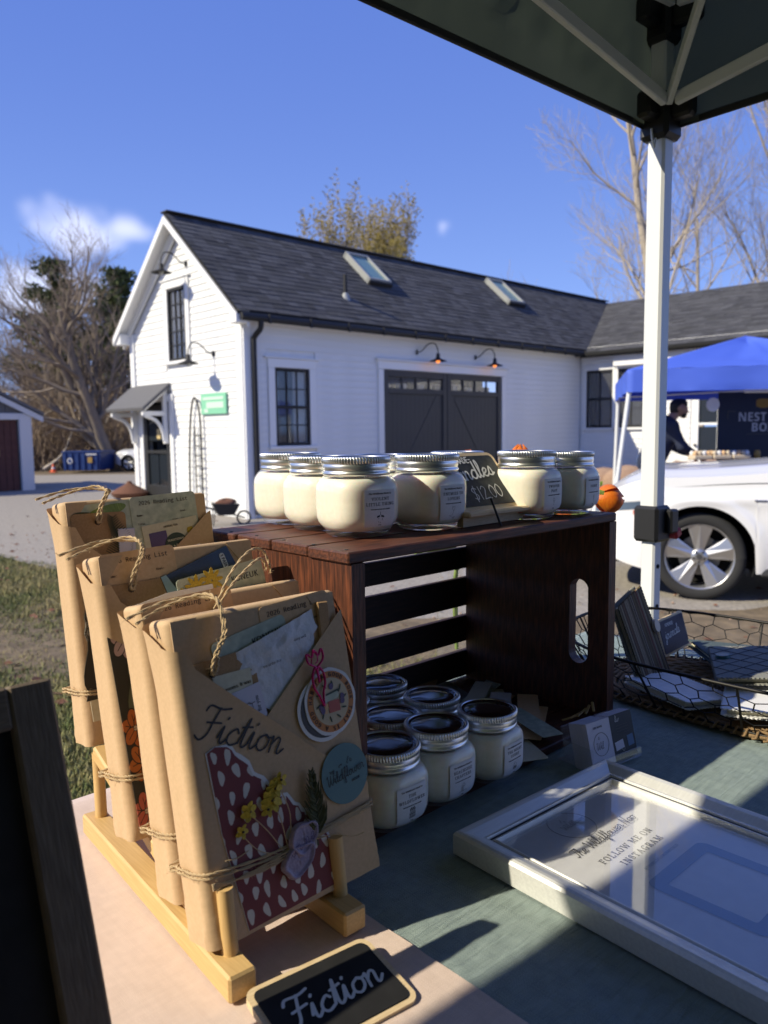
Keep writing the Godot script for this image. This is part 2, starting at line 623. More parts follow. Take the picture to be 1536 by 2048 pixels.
	nmat("leaf_litter", C(.10, .075, .045), C(.22, .165, .10), Vector3(.4, .4, .4), 1.0, 0.04, 1.0, 0.1, true)
	mat("grass_blade", C(1, 1, 1), 0.8).vertex_color_use_as_albedo = true
	M.grass_blade.albedo_color = Color.WHITE
	nmat("bark", C(.16, .125, .095), C(.33, .275, .215), Vector3(3, 1, 3), 0.95, 0.05)
	nmat("bark_pale", C(.30, .25, .195), C(.52, .46, .37), Vector3(3, 1, 3), 0.95, 0.05)
	mat("twig", C(.30, .24, .18), 0.95)
	mat("twig_pale", C(.46, .40, .33), 0.95)
	mat("bud_gold", C(.34, .27, .06), 0.9)
	nmat("pine_needle", C(.075, .10, .032), C(.14, .165, .06), Vector3(2, 2, 2), 0.9)
	mat("brush", C(.27, .20, .14), 0.95)
	var tb := mat("tent_blue", C(.07, .14, .62), 0.7)
	tb.backlight_enabled = true
	tb.backlight = Color(.03, .08, .4)
	mat("navy_banner", C(.006, .014, .04), 0.6)
	mat("gold", C(.36, .22, .05), 0.5)
	mat("banner_text", C(.45, .47, .5), 0.6)
	nmat("stone_wall", C(.26, .16, .11), C(.46, .32, .22), Vector3(2, 2, 2), 0.95, 0.05, 0.5)
	mat("jar_food", C(.6, .5, .36), 0.6)
	# people and vehicles
	mat("skin", C(.42, .25, .18), 0.6)
	mat("hair_black", C(.012, .010, .010), 0.6)
	mat("hoodie_navy", C(.02, .028, .06), 0.9)
	mat("jeans", C(.05, .085, .19), 0.9)
	mat("shoe", C(.02, .02, .02), 0.6)
	var cp := mat("car_white", C(.78, .78, .77), 0.22)
	cp.clearcoat_enabled = true
	cp.clearcoat = 0.8
	cp.clearcoat_roughness = 0.04
	mat("rubber", C(.022, .022, .022), 0.85)
	mat("alloy", C(.55, .55, .55), 0.3, 0.85)
	mat("dark_inner", C(.006, .006, .006), 0.9)
	mat("brake_grey", C(.3, .29, .27), 0.4, 0.8)
	mat("lamp_glass", C(.10, .14, .20), 0.05)
	mat("amber", C(.5, .08, .03), 0.2)
	mat("chrome", C(.7, .7, .7), 0.1, 1.0)


func _ready() -> void:
	rng.seed = 20
	# camera: held a little above the stall, tipped down and turned a hair
	var cam := Camera3D.new()
	cam.name = "camera"
	add_child(cam)
	var p := 0.1026
	var r := 0.0126
	var f := Vector3(0, -sin(p), -cos(p))
	var up0 := Vector3(0, cos(p), -sin(p))
	var rt := Vector3.RIGHT * cos(r) - up0 * sin(r)
	var up := Vector3.RIGHT * sin(r) + up0 * cos(r)
	cam.transform = Transform3D(Basis(rt, up, -f), Vector3(0, 1.217, 0))
	var at := CameraAttributesPhysical.new()
	at.frustum_focal_length = 18.25
	at.frustum_focus_distance = 0.92
	at.frustum_near = 0.02
	at.frustum_far = 900.0
	at.exposure_aperture = 5.5
	cam.attributes = at
	cam.fov = 66.65
	cam.near = 0.02
	cam.far = 900.0
	cam.current = true
	# sky
	var env := Environment.new()
	env.background_mode = Environment.BG_SKY
	var sm := ProceduralSkyMaterial.new()
	sm.sky_top_color = srgb(Color(.095, .180, .58))
	sm.sky_horizon_color = srgb(Color(.40, .625, 1.14))
	sm.sky_curve = 0.13
	sm.ground_bottom_color = Color(0.30, 0.28, 0.25)
	sm.ground_horizon_color = Color(0.55, 0.60, 0.68)
	sm.sun_angle_max = 20.0
	sm.sky_cover = cloud_cover()
	var sky := Sky.new()
	sky.sky_material = sm
	env.sky = sky
	env.tonemap_mode = Environment.TONE_MAPPER_LINEAR
	env.tonemap_exposure = 1.18
	env.sdfgi_enabled = true
	env.ssao_enabled = true
	env.ssil_enabled = true
	var we := WorldEnvironment.new()
	we.name = "world_environment"
	we.environment = env
	add_child(we)
	# sun: from the left, a little behind the camera, 37 degrees up
	var sun := DirectionalLight3D.new()
	sun.name = "sun"
	sun.light_energy = 1.6
	sun.light_color = Color(1.0, 0.96, 0.86)
	sun.light_angular_distance = 0.5
	sun.shadow_enabled = true
	add_child(sun)
	var az := deg_to_rad(-110.0)
	var el := deg_to_rad(37.0)
	var to_sun := Vector3(sin(az) * cos(el), sin(el), -cos(az) * cos(el))
	sun.look_at_from_position(Vector3.ZERO, -to_sun)
	materials()
	ground()
	barn()
	shed()
	trees()
	far_things()
	car()
	blue_tent()
	canopy()
	tables()
	crate()
	jars()
	on_crate()
	book_stand()
	books()
	boards()
	picture_frame()
	card_holder()
	basket()


func cloud_cover() -> ImageTexture:
	var w := 1024
	var h := 512
	var im := Image.create(w, h, false, Image.FORMAT_RGBA8)
	im.fill(Color(0, 0, 0, 0))
	var n := FastNoiseLite.new()
	n.seed = 4
	n.frequency = 0.035
	n.fractal_octaves = 5
	# low fair-weather heaps all round the horizon: azimuth from straight ahead, elevation, half width, half height (degrees)
	var heaps := [[-21.0, 13.2, 3.0, 1.4], [-24.0, 9.0, 4.5, 1.6], [-31, 8, 5, 1.6], [-17.6, 13.8, 1.4, 0.8], [4.2, 14.2, .4, .3]]
	var r := RandomNumberGenerator.new()
	r.seed = 12
	for k in 22:
		heaps.append([45.0 + k * 13.0 + r.randf() * 8.0, 5.0 + r.randf() * 10.0, 2.5 + r.randf() * 4.0, 1.0 + r.randf() * 1.0])
	for hp in heaps:
		var cx: float = w * hp[0] / 360.0
		var cy: float = h * (0.5 - hp[1] / 180.0)
		var rx: float = hp[2] / 360.0 * w * 1.5
		var ry: float = hp[3] / 180.0 * h * 1.7
		for y in range(int(cy - ry), int(cy + ry) + 1):
			for x in range(int(cx - rx), int(cx + rx) + 1):
				var d := Vector2((x - cx) / rx, (y - cy) / ry)
				if d.y > 0.0:
					d.y *= 1.5
				var a := clampf((1.0 - d.length()) * 1.6 + n.get_noise_2d(x * 2.0, y * 2.6) * 0.9 - 0.15, 0.0, 0.85)
				var xx := posmod(x, w)
				if a > im.get_pixel(xx, y).a:
					im.set_pixel(xx, y, Color(0.80, 0.76, 0.66, a))
	return ImageTexture.create_from_image(im)


# ---------------------------------------------------------------- ground
func gy(x: float, zf: float) -> float:
	return -0.15 * smoothstep(1.8, 5.0, zf) + 0.012 * wob.get_noise_2d(x * 0.4, zf * 0.4) * smoothstep(1.0, 3.0, zf)


func sheet(x0: float, x1: float, z0: float, z1: float, nx: int, nz: int, lift: float, cut = null) -> ArrayMesh:
	var s := st_new(0)
	surf(s, nx, nz, func(a: float, b: float):
		var zf := lerpf(z0, z1, b)
		var x := lerpf(x0, x1, a)
		if cut != null:
			var q: Vector2 = cut.call(a, b)
			x = q.x
			zf = q.y
		return V(x, gy(x, zf) + lift, zf), false)
	return fin(s)


func ground() -> void:
	# one sheet out to the horizon: fine near the stall, coarse far away
	struct("ground", sheet(-400, 400, -300, 500, 80, 80, -0.05), M.leaf_litter)
	struct("lawn", sheet(-14, 10, -8, 9.5, 70, 60, 0.0), M.turf)
	# gravel drive: from a slanting edge beside the stall to the barn and off to both sides
	struct("driveway", sheet(0, 1, 0, 1, 80, 60, 0.012, func(a: float, b: float):
		var x := lerpf(-26.0, 26.0, a)
		var e := 4.87 - 0.9 * x + 0.22 * wob.get_noise_2d(x * 1.3, 3.0)
		e = maxf(e, -7.0)
		var far := 27.0 + 1.2 * wob.get_noise_2d(x * 0.2, 8.0)
		return Vector2(x, lerpf(e, maxf(far, e + 0.1), b))), M.asphalt)
	# fallen scraps and pebbles on the drive
	var s := st_new()
	for k in 700:
		var x := rng.randf_range(-5, 5)
		var zf := 5.2 - 0.9 * x + rng.randf() * rng.randf() * 9.0
		if zf > 1.3:
			var c := rng.randf_range(.006, .02)
			box(s, V(x, gy(x, zf) + 0.012 + c * 0.3, zf), Vector3(c, c * 0.7, c * 1.2), c * 0.3, Basis(Vector3.UP, rng.randf() * 6.0))
	var peb := part(self, "gravel", fin(s), M.stone_wall)
	tag(peb, "loose brown gravel scattered over the driveway", "gravel", "", "stuff")
	# dead leaves blown over grass and drive
	s = st_new()
	for k in 1500:
		var x := rng.randf_range(-6, 4)
		var zf := rng.randf_range(1.6, 13.0)
		if k % 3 and zf > 5.0 - .9 * x:
			continue
		var q := V(x, gy(x, zf) + .022 + .012 * rng.randf(), zf)
		var R := Basis(Vector3.UP, rng.randf() * TAU) * Basis(Vector3.RIGHT, rng.randf_range(-.6, .6))
		var l := rng.randf_range(.018, .04)
		face(s, [q + R * Vector3(-l, 0, 0), q + R * Vector3(0, .004, l * .55), q + R * Vector3(l, 0, 0), q + R * Vector3(0, .004, -l * .55)], Vector3.UP)
	tag(part(self, "fallen_leaves", fin(s), M.rust), "dead brown leaves scattered over lawn and driveway", "leaves", "", "stuff")
	# grass blades near the stall
	var gs := st_new()
	for k in 3:
		var a := k * 2.1
		var d := Vector3(cos(a), 0, sin(a)) * 0.004
		var l := Vector3(cos(a + 1.2), 0, sin(a + 1.2)) * (0.012 + 0.01 * k)
		var o := Vector3(cos(a * 2.0), 0, sin(a * 2.0)) * 0.012
		face(gs, [o - d, o + d, o + d * 0.5 + l * 0.4 + Vector3(0, .022, 0), o - d * 0.5 + l * 0.4 + Vector3(0, .022, 0)], Vector3.UP)
		face(gs, [o - d * 0.5 + l * 0.4 + Vector3(0, .022, 0), o + d * 0.5 + l * 0.4 + Vector3(0, .022, 0), o + l + Vector3(0, .038, 0)], Vector3.UP)
	var mm := MultiMesh.new()
	mm.transform_format = MultiMesh.TRANSFORM_3D
	mm.use_colors = true
	mm.mesh = fin(gs)
	var spots := []
	for k in 150000:
		var zf := 1.2 + 8.0 * pow(rng.randf(), 1.4)
		var x := rng.randf_range(-0.75, 0.35) * zf
		if zf < 4.95 - 0.9 * x + 0.22 * wob.get_noise_2d(x * 1.3, 3.0) - 0.05 * rng.randf():
			if rng.randf() < 0.92 + 0.3 * wob.get_noise_2d(x * 2.0, zf * 2.0):
				spots.append(Vector2(x, zf))
	mm.instance_count = spots.size()
	for k in spots.size():
		var q: Vector2 = spots[k]
		var sc := rng.randf_range(0.6, 1.5)
		mm.set_instance_transform(k, Transform3D(Basis(Vector3.UP, rng.randf() * TAU).scaled(Vector3(sc, sc * rng.randf_range(.5, 1.1), sc)), V(q.x, gy(q.x, q.y) - 0.004, q.y)))
		var dry := clampf(0.5 + 0.9 * wob.get_noise_2d(q.x * 1.4 + 9.0, q.y * 1.4) + rng.randf_range(-.35, .35), 0, 1)
		mm.set_instance_color(k, C(.10, .13, .028).lerp(C(.34, .28, .12), dry))
	var gr := MultiMeshInstance3D.new()
	gr.name = "grass"
	gr.multimesh = mm
	gr.material_override = M.grass_blade
	add_child(gr)
	tag(gr, "short half-dry grass beside the gravel driveway", "grass", "", "stuff")


# ---------------------------------------------------------------- barn
func prism(s: SurfaceTool, pts: Array, d: Vector3) -> void:
	# a flat polygon pushed along d
	var mid := Vector3.ZERO
	for p in pts:
		mid += p / pts.size()
	face(s, pts, -d)
	var far := []
	for p in pts:
		far.append(p + d)
	face(s, far, d)
	for i in pts.size():
		var a: Vector3 = pts[i]
		var b: Vector3 = pts[(i + 1) % pts.size()]
		face(s, [a, b, b + d, a + d], (a + b) * 0.5 - mid - d * ((a + b) * 0.5 - mid).dot(d) / d.length_squared())


func gooseneck(parent: Node, at: Vector3, rot: Vector3, lit: bool) -> void:
	var o := Node3D.new()
	o.name = "barn_lamp"
	parent.add_child(o, true)
	o.position = at
	o.rotation_degrees = rot
	o.scale = Vector3.ONE * .86
	var b := Buf.new()
	b.line(Vector3(0, 0, 0), Vector3(0, 0, .03), .055, 14)
	var pts := PackedVector3Array()
	for p in catmull([Vector3(0, 0, .02), Vector3(0, .03, .12), Vector3(0, .17, .26), Vector3(0, .19, .40), Vector3(0, .08, .47), Vector3(0, -.04, .48)], 6):
		pts.append(p)
	b.tube(pts, PackedFloat32Array([.012]), 8)
	part(o, "lamp_arm", b.mesh(), M.black_trim)
	var s := st_new()
	lathe(s, [Vector2(.02, -.02), Vector2(.04, -.03), Vector2(.045, -.11), Vector2(.06, -.14), Vector2(.19, -.19), Vector2(.195, -.20), Vector2(.18, -.19), Vector2(.05, -.135)], 20, Vector3(0, 0, .48))
	part(o, "lamp_shade", fin(s), M.black_trim)
	var sp := SphereMesh.new()
	sp.radius = .045
	sp.height = .11
	part(o, "bulb", sp, M.bulb_glow if lit else M.curtain, Vector3(0, -.19, .48))
	if lit:
		var l := OmniLight3D.new()
		l.name = "lamp_light"
		l.light_color = Color(1, .62, .3)
		l.light_energy = 0.004
		l.light_size = 0.04
		l.omni_range = 6.0
		l.omni_attenuation = 2.0
		l.shadow_enabled = true
		o.add_child(l, true)
		l.position = Vector3(0, -.19, .48)


func window_unit(parent: Node, at: Vector3, rot: Vector3, w: float, h: float, cols: int, rows: int, double_hung: bool, casing: float, head: bool, curtains := false) -> void:
	# at: middle of the opening's lower edge on the wall plane; local x runs along the wall, z points out
	var s := st_new()
	for q in [[-w / 2 - casing / 2, h / 2, casing, h], [w / 2 + casing / 2, h / 2, casing, h]]:
		box(s, Vector3(q[0], q[1], .010), Vector3(q[2], q[3], .04), .006)
	box(s, Vector3(0, h + casing * .55, .012), Vector3(w + casing * 2 + .02, casing * 1.1, .044), .006)
	box(s, Vector3(0, -.03, .026), Vector3(w + casing * 2 + .05, .055, .085), .008)
	if head:
		box(s, Vector3(0, h + casing * 1.1 + .018, .022), Vector3(w + casing * 2 + .14, .03, .065), .006)
	var o := part(parent, "window", fin(s), M.trim_white, at, rot)
	s = st_new()
	var b := .045
	for q in [[0, b / 2, w, b], [0, h - b / 2, w, b], [-w / 2 + b / 2, h / 2, b, h - 2 * b], [w / 2 - b / 2, h / 2, b, h - 2 * b]]:
		box(s, Vector3(q[0], q[1], -.002), Vector3(q[2], q[3], .045), .004)
	if double_hung:
		box(s, Vector3(0, h / 2, -.004), Vector3(w - 2 * b, .05, .04), .004)
	part(o, "sash", fin(s), M.black_trim)
	var pw := (w - 2 * b) / cols
	var ph := (h - 2 * b) / rows
	var mb := st_new()
	for i in range(1, cols):
		box(mb, Vector3(-w / 2 + b + i * pw, h / 2, -.012), Vector3(.018, h - 2 * b, .02))
	for j in range(1, rows):
		if not (double_hung and j * 2 == rows):
			box(mb, Vector3(0, b + j * ph, -.0125), Vector3(w - 2 * b, .018, .019))
	if cols > 1 or rows > 1:
		part(o, "glazing_bar", fin(mb), M.black_trim)
	var pane := bx(Vector3(pw - .018, ph - .018, .004))
	for i in cols:
		for j in rows:
			part(o, "pane", pane, M.glass, Vector3(-w / 2 + b + (i + .5) * pw, b + (j + .5) * ph, -.022))
	var back := st_new()
	box(back, Vector3(0, h / 2, -.30), Vector3(w + .1, h + .1, .02))
	box(back, Vector3(-w / 2 - .03, h / 2, -.15), Vector3(.02, h, .26))
	box(back, Vector3(w / 2 + .03, h / 2, -.15), Vector3(.02, h, .26))
	part(o, "dark_room", fin(back), M.window_glass)
	if curtains:
		for sd in [-1, 1]:
			var cs := st_new()
			surf(cs, 30, 6, func(a: float, v: float): return Vector3(sd * lerpf(w * .5 - .04, w * (.02 + .10 * absf(v - .45)) if sd < 0 else w * .12, a), lerpf(b, h - b, v), -.10 + .018 * sin(a * 38.0)), sd > 0)
			if sd > 0:
				part(o, "curtain", fin(cs), M.curtain)


func barn() -> void:
	var B := thing("barn", "white clapboard barn with dark shingle roof, two skylights and grey double door", "barn", V(-2.15, -.15, 12.3), 44.0)
	var L := 9.6
	var half := 1.86
	var eave := 3.36
	var ridge := 5.0
	var sl := (ridge - eave) / half
	# wall core, set back behind the boards, with a floor-to-eave hollow for the windows left as dark recesses
	var s := st_new()
	var wt := .12
	# long wall pieces round the openings (window .57-1.28, doors 3.0-6.5)
	for q in [[0.0, .57, 0.0, eave], [.57, 1.28, 0.0, 1.16], [.57, 1.28, 2.42, eave], [1.28, 3.0, 0.0, eave], [3.0, 6.5, 2.5, eave], [6.5, L, 0.0, eave]]:
		box(s, Vector3((q[0] + q[1]) / 2, (q[2] + q[3]) / 2, -wt / 2 - .02), Vector3(q[1] - q[0], q[3] - q[2], wt))
	box(s, Vector3(L / 2, eave / 2, -half * 2 + .05), Vector3(L, eave, .1))
	part(B, "wall_core", fin(s), M.barn_white)
	s = st_new()
	for q in [[0.0, 1.68, 0.0, eave], [3.33, 2 * half, 0.0, eave], [2.28, 2.37, 0.0, eave], [2.37, 3.33, 1.98, eave], [1.68, 2.28, 0.0, 2.64]]:
		box(s, Vector3(.02 + wt / 2, (q[2] + q[3]) / 2, -(q[0] + q[1]) / 2), Vector3(wt, q[3] - q[2], q[1] - q[0]))
	var gp := func(d: float, yy: float): return Vector3(.02, yy, -d)
	prism(s, [gp.call(0.0, eave), gp.call(1.68, eave), gp.call(1.68, eave + 1.68 * sl)], Vector3(wt, 0, 0))
	prism(s, [gp.call(2 * half, eave), gp.call(2.28, eave), gp.call(2.28, eave + (2 * half - 2.28) * sl)], Vector3(wt, 0, 0))
	prism(s, [gp.call(1.68, 3.88), gp.call(2.28, 3.88), gp.call(2.28, eave + (2 * half - 2.28) * sl), gp.call(half, ridge), gp.call(1.68, eave + 1.68 * sl)], Vector3(wt, 0, 0))
	part(B, "gable_core", fin(s), M.barn_white)
	# clapboards: one shared wedge, stretched to the length of each board
	var cs := st_new()
	var ch := .112
	prism(cs, [Vector3(-.5, 0, -.012), Vector3(-.5, 0, .016), Vector3(-.5, ch + .012, .0), Vector3(-.5, ch + .012, -.012)], Vector3(1, 0, 0))
	var board := fin(cs)
	var holes := [[.43, 1.42, 1.05, 2.6], [2.86, 6.64, -1.0, 2.68]]
	var y := 0.02
	while y < 3.1:
		var spans := [[.13, L]]
		for hl in holes:
			if y + ch > hl[2] and y < hl[3]:
				var nx := []
				for sp in spans:
					if hl[0] > sp[0] and hl[1] < sp[1]:
						nx.append([sp[0], hl[0]])
						nx.append([hl[1], sp[1]])
					else:
						nx.append(sp)
				spans = nx
		for sp in spans:
			var o := part(B, "clapboard", board, M.barn_white, Vector3((sp[0] + sp[1]) / 2, y, -.008))
			o.scale = Vector3(sp[1] - sp[0], 1, 1)
		y += ch
	y = 0.02
	var gh := [[1.55, 2.42, 2.52, 4.02], [2.28, 3.42, -1.0, 2.06]]
	while y < 4.75:
		var inset := .13 if y < eave - .1 else .13 + maxf(0.0, (y + ch - eave) / sl) - .12
		var spans := [[inset, 2 * half - inset]]
		for hl in gh:
			if y + ch > hl[2] and y < hl[3]:
				var nx := []
				for sp in spans:
					if hl[0] > sp[0] and hl[1] < sp[1]:
						nx.append([sp[0], hl[0]])
						nx.append([hl[1], sp[1]])
					else:
						nx.append(sp)
				spans = nx
		for sp in spans:
			if sp[1] - sp[0] > .05:
				var o := part(B, "clapboard", board, M.barn_white, Vector3(.008, y, -(sp[0] + sp[1]) / 2), Vector3(0, -90, 0))
				o.scale = Vector3(sp[1] - sp[0], 1, 1)
		y += ch
	# corner boards and frieze
	s = st_new()
	box(s, Vector3(.055, 1.62, .012), Vector3(.15, 3.24, .05), .005)
	part(B, "corner_board", fin(s), M.trim_white)
	s = st_new()
	box(s, Vector3(-.012, 1.62, -.075), Vector3(.05, 3.24, .15), .005)
	part(B, "corner_board", fin(s), M.trim_white)
	s = st_new()
	box(s, Vector3(-.012, 1.62, -2 * half + .06), Vector3(.05, 3.24, .15), .005)
	part(B, "corner_board", fin(s), M.trim_white)
	part(B, "frieze_board", bx(Vector3(L, .20, .05), .005), M.trim_white, Vector3(L / 2, 3.22, .014))
	part(B, "soffit", bx(Vector3(L + .1, .02, .13), .003), M.trim_white, Vector3(L / 2, 3.135, .115))
	# roof slabs; the front slope carries shingle courses
	var ov := .22
	var RX0 := -.24
	var RX1 := 13.9
	for sg in [1.0, -1.0]:
		s = st_new()
		var zc := -half
		var e := Vector3(0, eave - ov * sl, zc + sg * (half + ov))
		var t := Vector3(0, ridge, zc)
		var up := Vector3(0, .055, 0)
		prism(s, [e + Vector3(RX0, 0, 0), t + Vector3(RX0, 0, 0), t + up + Vector3(RX0, 0, 0), e + up + Vector3(RX0, 0, 0)], Vector3(RX1 - RX0, 0, 0))
		part(B, "roof_deck", fin(s), M.door_gap)
	shingles(B, Vector3(RX0 - .015, eave - ov * sl + .062, ov + .015), Vector3(1, 0, 0), RX1 - RX0, Vector3(0, ridge - eave + ov * sl, -half - ov), 77)
	part(B, "ridge_cap", bx(Vector3(RX1 - RX0 + .03, .03, .22), .012), M.door_grey, Vector3((RX0 + RX1) / 2, ridge + .075, -half))
	# rake boards and the little cornice returns on the gable
	for sg in [1.0, -1.0]:
		s = st_new()
		var e := Vector3(-.03, eave - ov * sl, -half + sg * (half + ov))
		var t := Vector3(-.03, ridge, -half)
		prism(s, [e, t, t - Vector3(0, .30, 0), e - Vector3(0, .18, -.0)], Vector3(-.035, 0, 0))
		part(B, "rake_board", fin(s), M.trim_white)
		s = st_new()
		prism(s, [e + Vector3(-.20, .01, 0), t + Vector3(-.20, .01, 0), t + Vector3(-.20, -.12, 0), e + Vector3(-.20, -.12, 0)], Vector3(-.035, 0, 0))
		part(B, "barge_board", fin(s), M.trim_white)
		s = st_new()
		prism(s, [e + Vector3(-.20, -.02, 0), t + Vector3(-.20, -.02, 0), t + Vector3(-.20, -.04, 0), e + Vector3(-.20, -.04, 0)], Vector3(.165, 0, 0))
		part(B, "rake_soffit", fin(s), M.trim_white)
		part(B, "cornice_return", bx(Vector3(.22, .20, .24), .01), M.trim_white, Vector3(-.12, eave - ov * sl - .02, -half + sg * (half + .10)))
	# gutter and downpipe
	var b := Buf.new()
	b.line(Vector3(-.2, eave - ov * sl - .03, .25), Vector3(L, eave - ov * sl - .03, .25), .06, 10)
	part(B, "gutter", b.mesh(), M.black_trim)
	for k in 12:
		part(B, "gutter_bracket", bx(Vector3(.04, .14, .03), .004), M.black_trim, Vector3(.3 + k * .82, eave - ov * sl - .04, .305))
	b = Buf.new()
	var pp := PackedVector3Array()
	for q in catmull([Vector3(.16, 3.12, .25), Vector3(.16, 2.98, .24), Vector3(.14, 2.86, .10), Vector3(.14, 2.7, .075), Vector3(.14, 1.5, .075), Vector3(.14, .08, .075)], 4):
		pp.append(q)
	b.tube(pp, PackedFloat32Array([.045]), 10)
	part(B, "downpipe", b.mesh(), M.black_trim)
	# skylights, lying a hand's breadth above the shingles
	var up_dir := Vector3(0, ridge - eave, -half).normalized()
	var out := Vector3(0, half, ridge - eave).normalized()
	for q in [3.74, 8.28]:
		var o := Node3D.new()
		o.name = "skylight"
		B.add_child(o, true)
		o.transform = Transform3D(Basis(Vector3.RIGHT, up_dir, out), Vector3(q, eave + .06, 0) + up_dir * (1.62 if q < 5.0 else 1.74))
		s = st_new()
		for e in [[-.27, 0, .05, .84], [.27, 0, .05, .84]]:
			box(s, Vector3(e[0], e[1], .07), Vector3(e[2], e[3], .15), .008)
		for e in [[0, -.445, .59, .05], [0, .445, .59, .05]]:
			box(s, Vector3(e[0], e[1], .07), Vector3(e[2], e[3], .15), .008)
		part(o, "skylight_frame", fin(s), M.skylight_grey)
		part(o, "pane", bx(Vector3(.50, .84, .012)), M.sky_glass, Vector3(0, 0, .10))
		part(o, "apron", bx(Vector3(.62, .05, .11), .01), M.black_trim, Vector3(0, -.495, .06))
	b = Buf.new()
	var vb := Vector3(2.46, eave + .06, 0) + up_dir * .50
	b.line(vb - Vector3(0, .05, 0), vb + Vector3(0, .42, 0), .035, 10)
	part(B, "vent_pipe", b.mesh(), M.black_trim)
	s = st_new()
	lathe(s, [Vector2(.10, -.06), Vector2(.07, .04), Vector2(.04, .10)], 14, vb)
	part(B, "vent_flashing", fin(s), M.skylight_grey)
	# lamps, windows
	gooseneck(B, Vector3(3.89, 2.86, .006), Vector3(0, 50, 0), true)
	gooseneck(B, Vector3(5.63, 2.86, .006), Vector3(0, 50, 0), true)
	gooseneck(B, Vector3(.0, 2.67, -.86), Vector3(0, -112, 0), false)
	gooseneck(B, Vector3(.0, 4.22, -1.62), Vector3(0, -112, 0), false)
	window_unit(B, Vector3(.925, 1.16, 0), Vector3.ZERO, .71, 1.26, 3, 4, true, .13, true, true)
	window_unit(B, Vector3(0, 2.64, -1.98), Vector3(0, -90, 0), .60, 1.24, 3, 5, false, .12, true)
	# the sliding pair of doors under a row of small panes
	var D := Node3D.new()
	D.name = "carriage_door"
	B.add_child(D, true)
	D.position = Vector3(4.75, 0, 0)
	for k in 2:
		var x0 := -1.75 + k * 1.755
		var lf := st_new()
		for e in [[.06, 1.25, .12, 2.5], [1.68, 1.25, .12, 2.5]]:
			box(lf, Vector3(x0 + e[0], e[1], .0), Vector3(e[2], e[3], .06), .006)
		for e in [[.87, .12, 1.5, .24], [.87, 2.44, 1.5, .12], [.87, 2.12, 1.5, .10]]:
			box(lf, Vector3(x0 + e[0], e[1], -.002), Vector3(e[2], e[3], .056), .006)
		part(D, "door_frame", fin(lf), M.door_grey)
		var plank := bx(Vector3(.1200, 1.86, .03), .002)
		for j in 13:
			part(D, "door_plank", plank, M.door_grey, Vector3(x0 + .12 + .06 + j * .1205, 1.16, -.016))
		var br := st_new()
		var dx := 1.26 if k == 0 else -1.26
		var mid := Vector3(x0 + .87, 1.15, .003)
		var ln := Vector2(1.36, 1.80)
		box(br, mid, Vector3(ln.length() - .12, .10, .012), .002, Basis(Vector3.BACK, atan2(1.80, dx)))
		part(D, "cross_brace", fin(br), M.door_grey)
		for j in 4:
			part(D, "pane", bx(Vector3(.35, .22, .006)), M.glass, Vector3(x0 + .12 + .19 + j * .375, 2.275, -.01))
			if j:
				part(D, "glazing_bar", bx(Vector3(.03, .22, .03)), M.door_grey, Vector3(x0 + .12 + j * .375, 2.275, .002))
	part(D, "dark_room", bx(Vector3(3.5, 2.5, .02)), M.window_glass, Vector3(0, 1.25, -.5))
	# what shows through the panes: pale things on a shelf
	for k in 7:
		part(D, "shelf_box", bx(Vector3(.12 + .1 * rng.randf(), .08 + .10 * rng.randf(), .1), .01), M.curtain, Vector3(-1.5 + k * .5 + .1 * rng.randf(), 2.22, -.3))
	s = st_new()
	box(s, Vector3(-1.82, 1.25, .016), Vector3(.13, 2.5, .05), .005)
	box(s, Vector3(1.82, 1.25, .016), Vector3(.13, 2.5, .05), .005)
	box(s, Vector3(0, 2.58, .018), Vector3(3.8, .15, .055), .005)
	box(s, Vector3(0, 2.675, .034), Vector3(3.9, .035, .10), .005)
	part(D, "door_casing", fin(s), M.trim_white)
	# gable: sign, hood over the door, door
	var sg2 := Node3D.new()
	sg2.name = "wall_sign"
	B.add_child(sg2, true)
	sg2.transform = Transform3D(Basis(Vector3.UP, -PI / 2), Vector3(-.03, 1.86, -.86))
	part(sg2, "sign_board", bx(Vector3(.76, .34, .03), .006), M.mint)
	for q in [[0, .09, .62, .05], [.05, -.02, .52, .10], [-.22, -.11, .12, .06]]:
		part(sg2, "sign_lettering", bx(Vector3(q[2], q[3], .004)), M.mint_pale, Vector3(q[0], q[1], .017))
	var hd := Node3D.new()
	hd.name = "door_hood"
	B.add_child(hd, true)
	hd.transform = Transform3D(Basis(Vector3.UP, -PI / 2), Vector3(-.02, 0, -3.02))
	s = st_new()
	prism(s, [Vector3(-.72, 2.28, 0), Vector3(-.72, 1.84, .54), Vector3(-.72, 1.79, .52), Vector3(-.72, 2.22, 0)], Vector3(1.44, 0, 0))
	part(hd, "hood_roof", fin(s), M.shed_roof)
	for sd in [-.60, .60]:
		s = st_new()
		box(s, Vector3(sd, 1.74, .25), Vector3(.07, .08, .48), .006)
		box(s, Vector3(sd, 1.68, .05), Vector3(.075, .95, .08), .006)
		box(s, Vector3(sd, 2.0, .24), Vector3(.06, .08, .60), .006, Basis(Vector3.RIGHT, .68))
		part(hd, "hood_bracket", fin(s), M.trim_white)
		b = Buf.new()
		pp = PackedVector3Array()
		for q in catmull([Vector3(sd, 1.26, .08), Vector3(sd, 1.46, .12), Vector3(sd, 1.62, .24), Vector3(sd, 1.70, .44)], 5):
			pp.append(q)
		b.tube(pp, PackedFloat32Array([.035]), 6)
		part(hd, "hood_brace", b.mesh(), M.trim_white)
	var dr := Node3D.new()
	dr.name = "entry_door"
	B.add_child(dr, true)
	dr.transform = Transform3D(Basis(Vector3.UP, -PI / 2), Vector3(-.0, 0, -2.85))
	s = st_new()
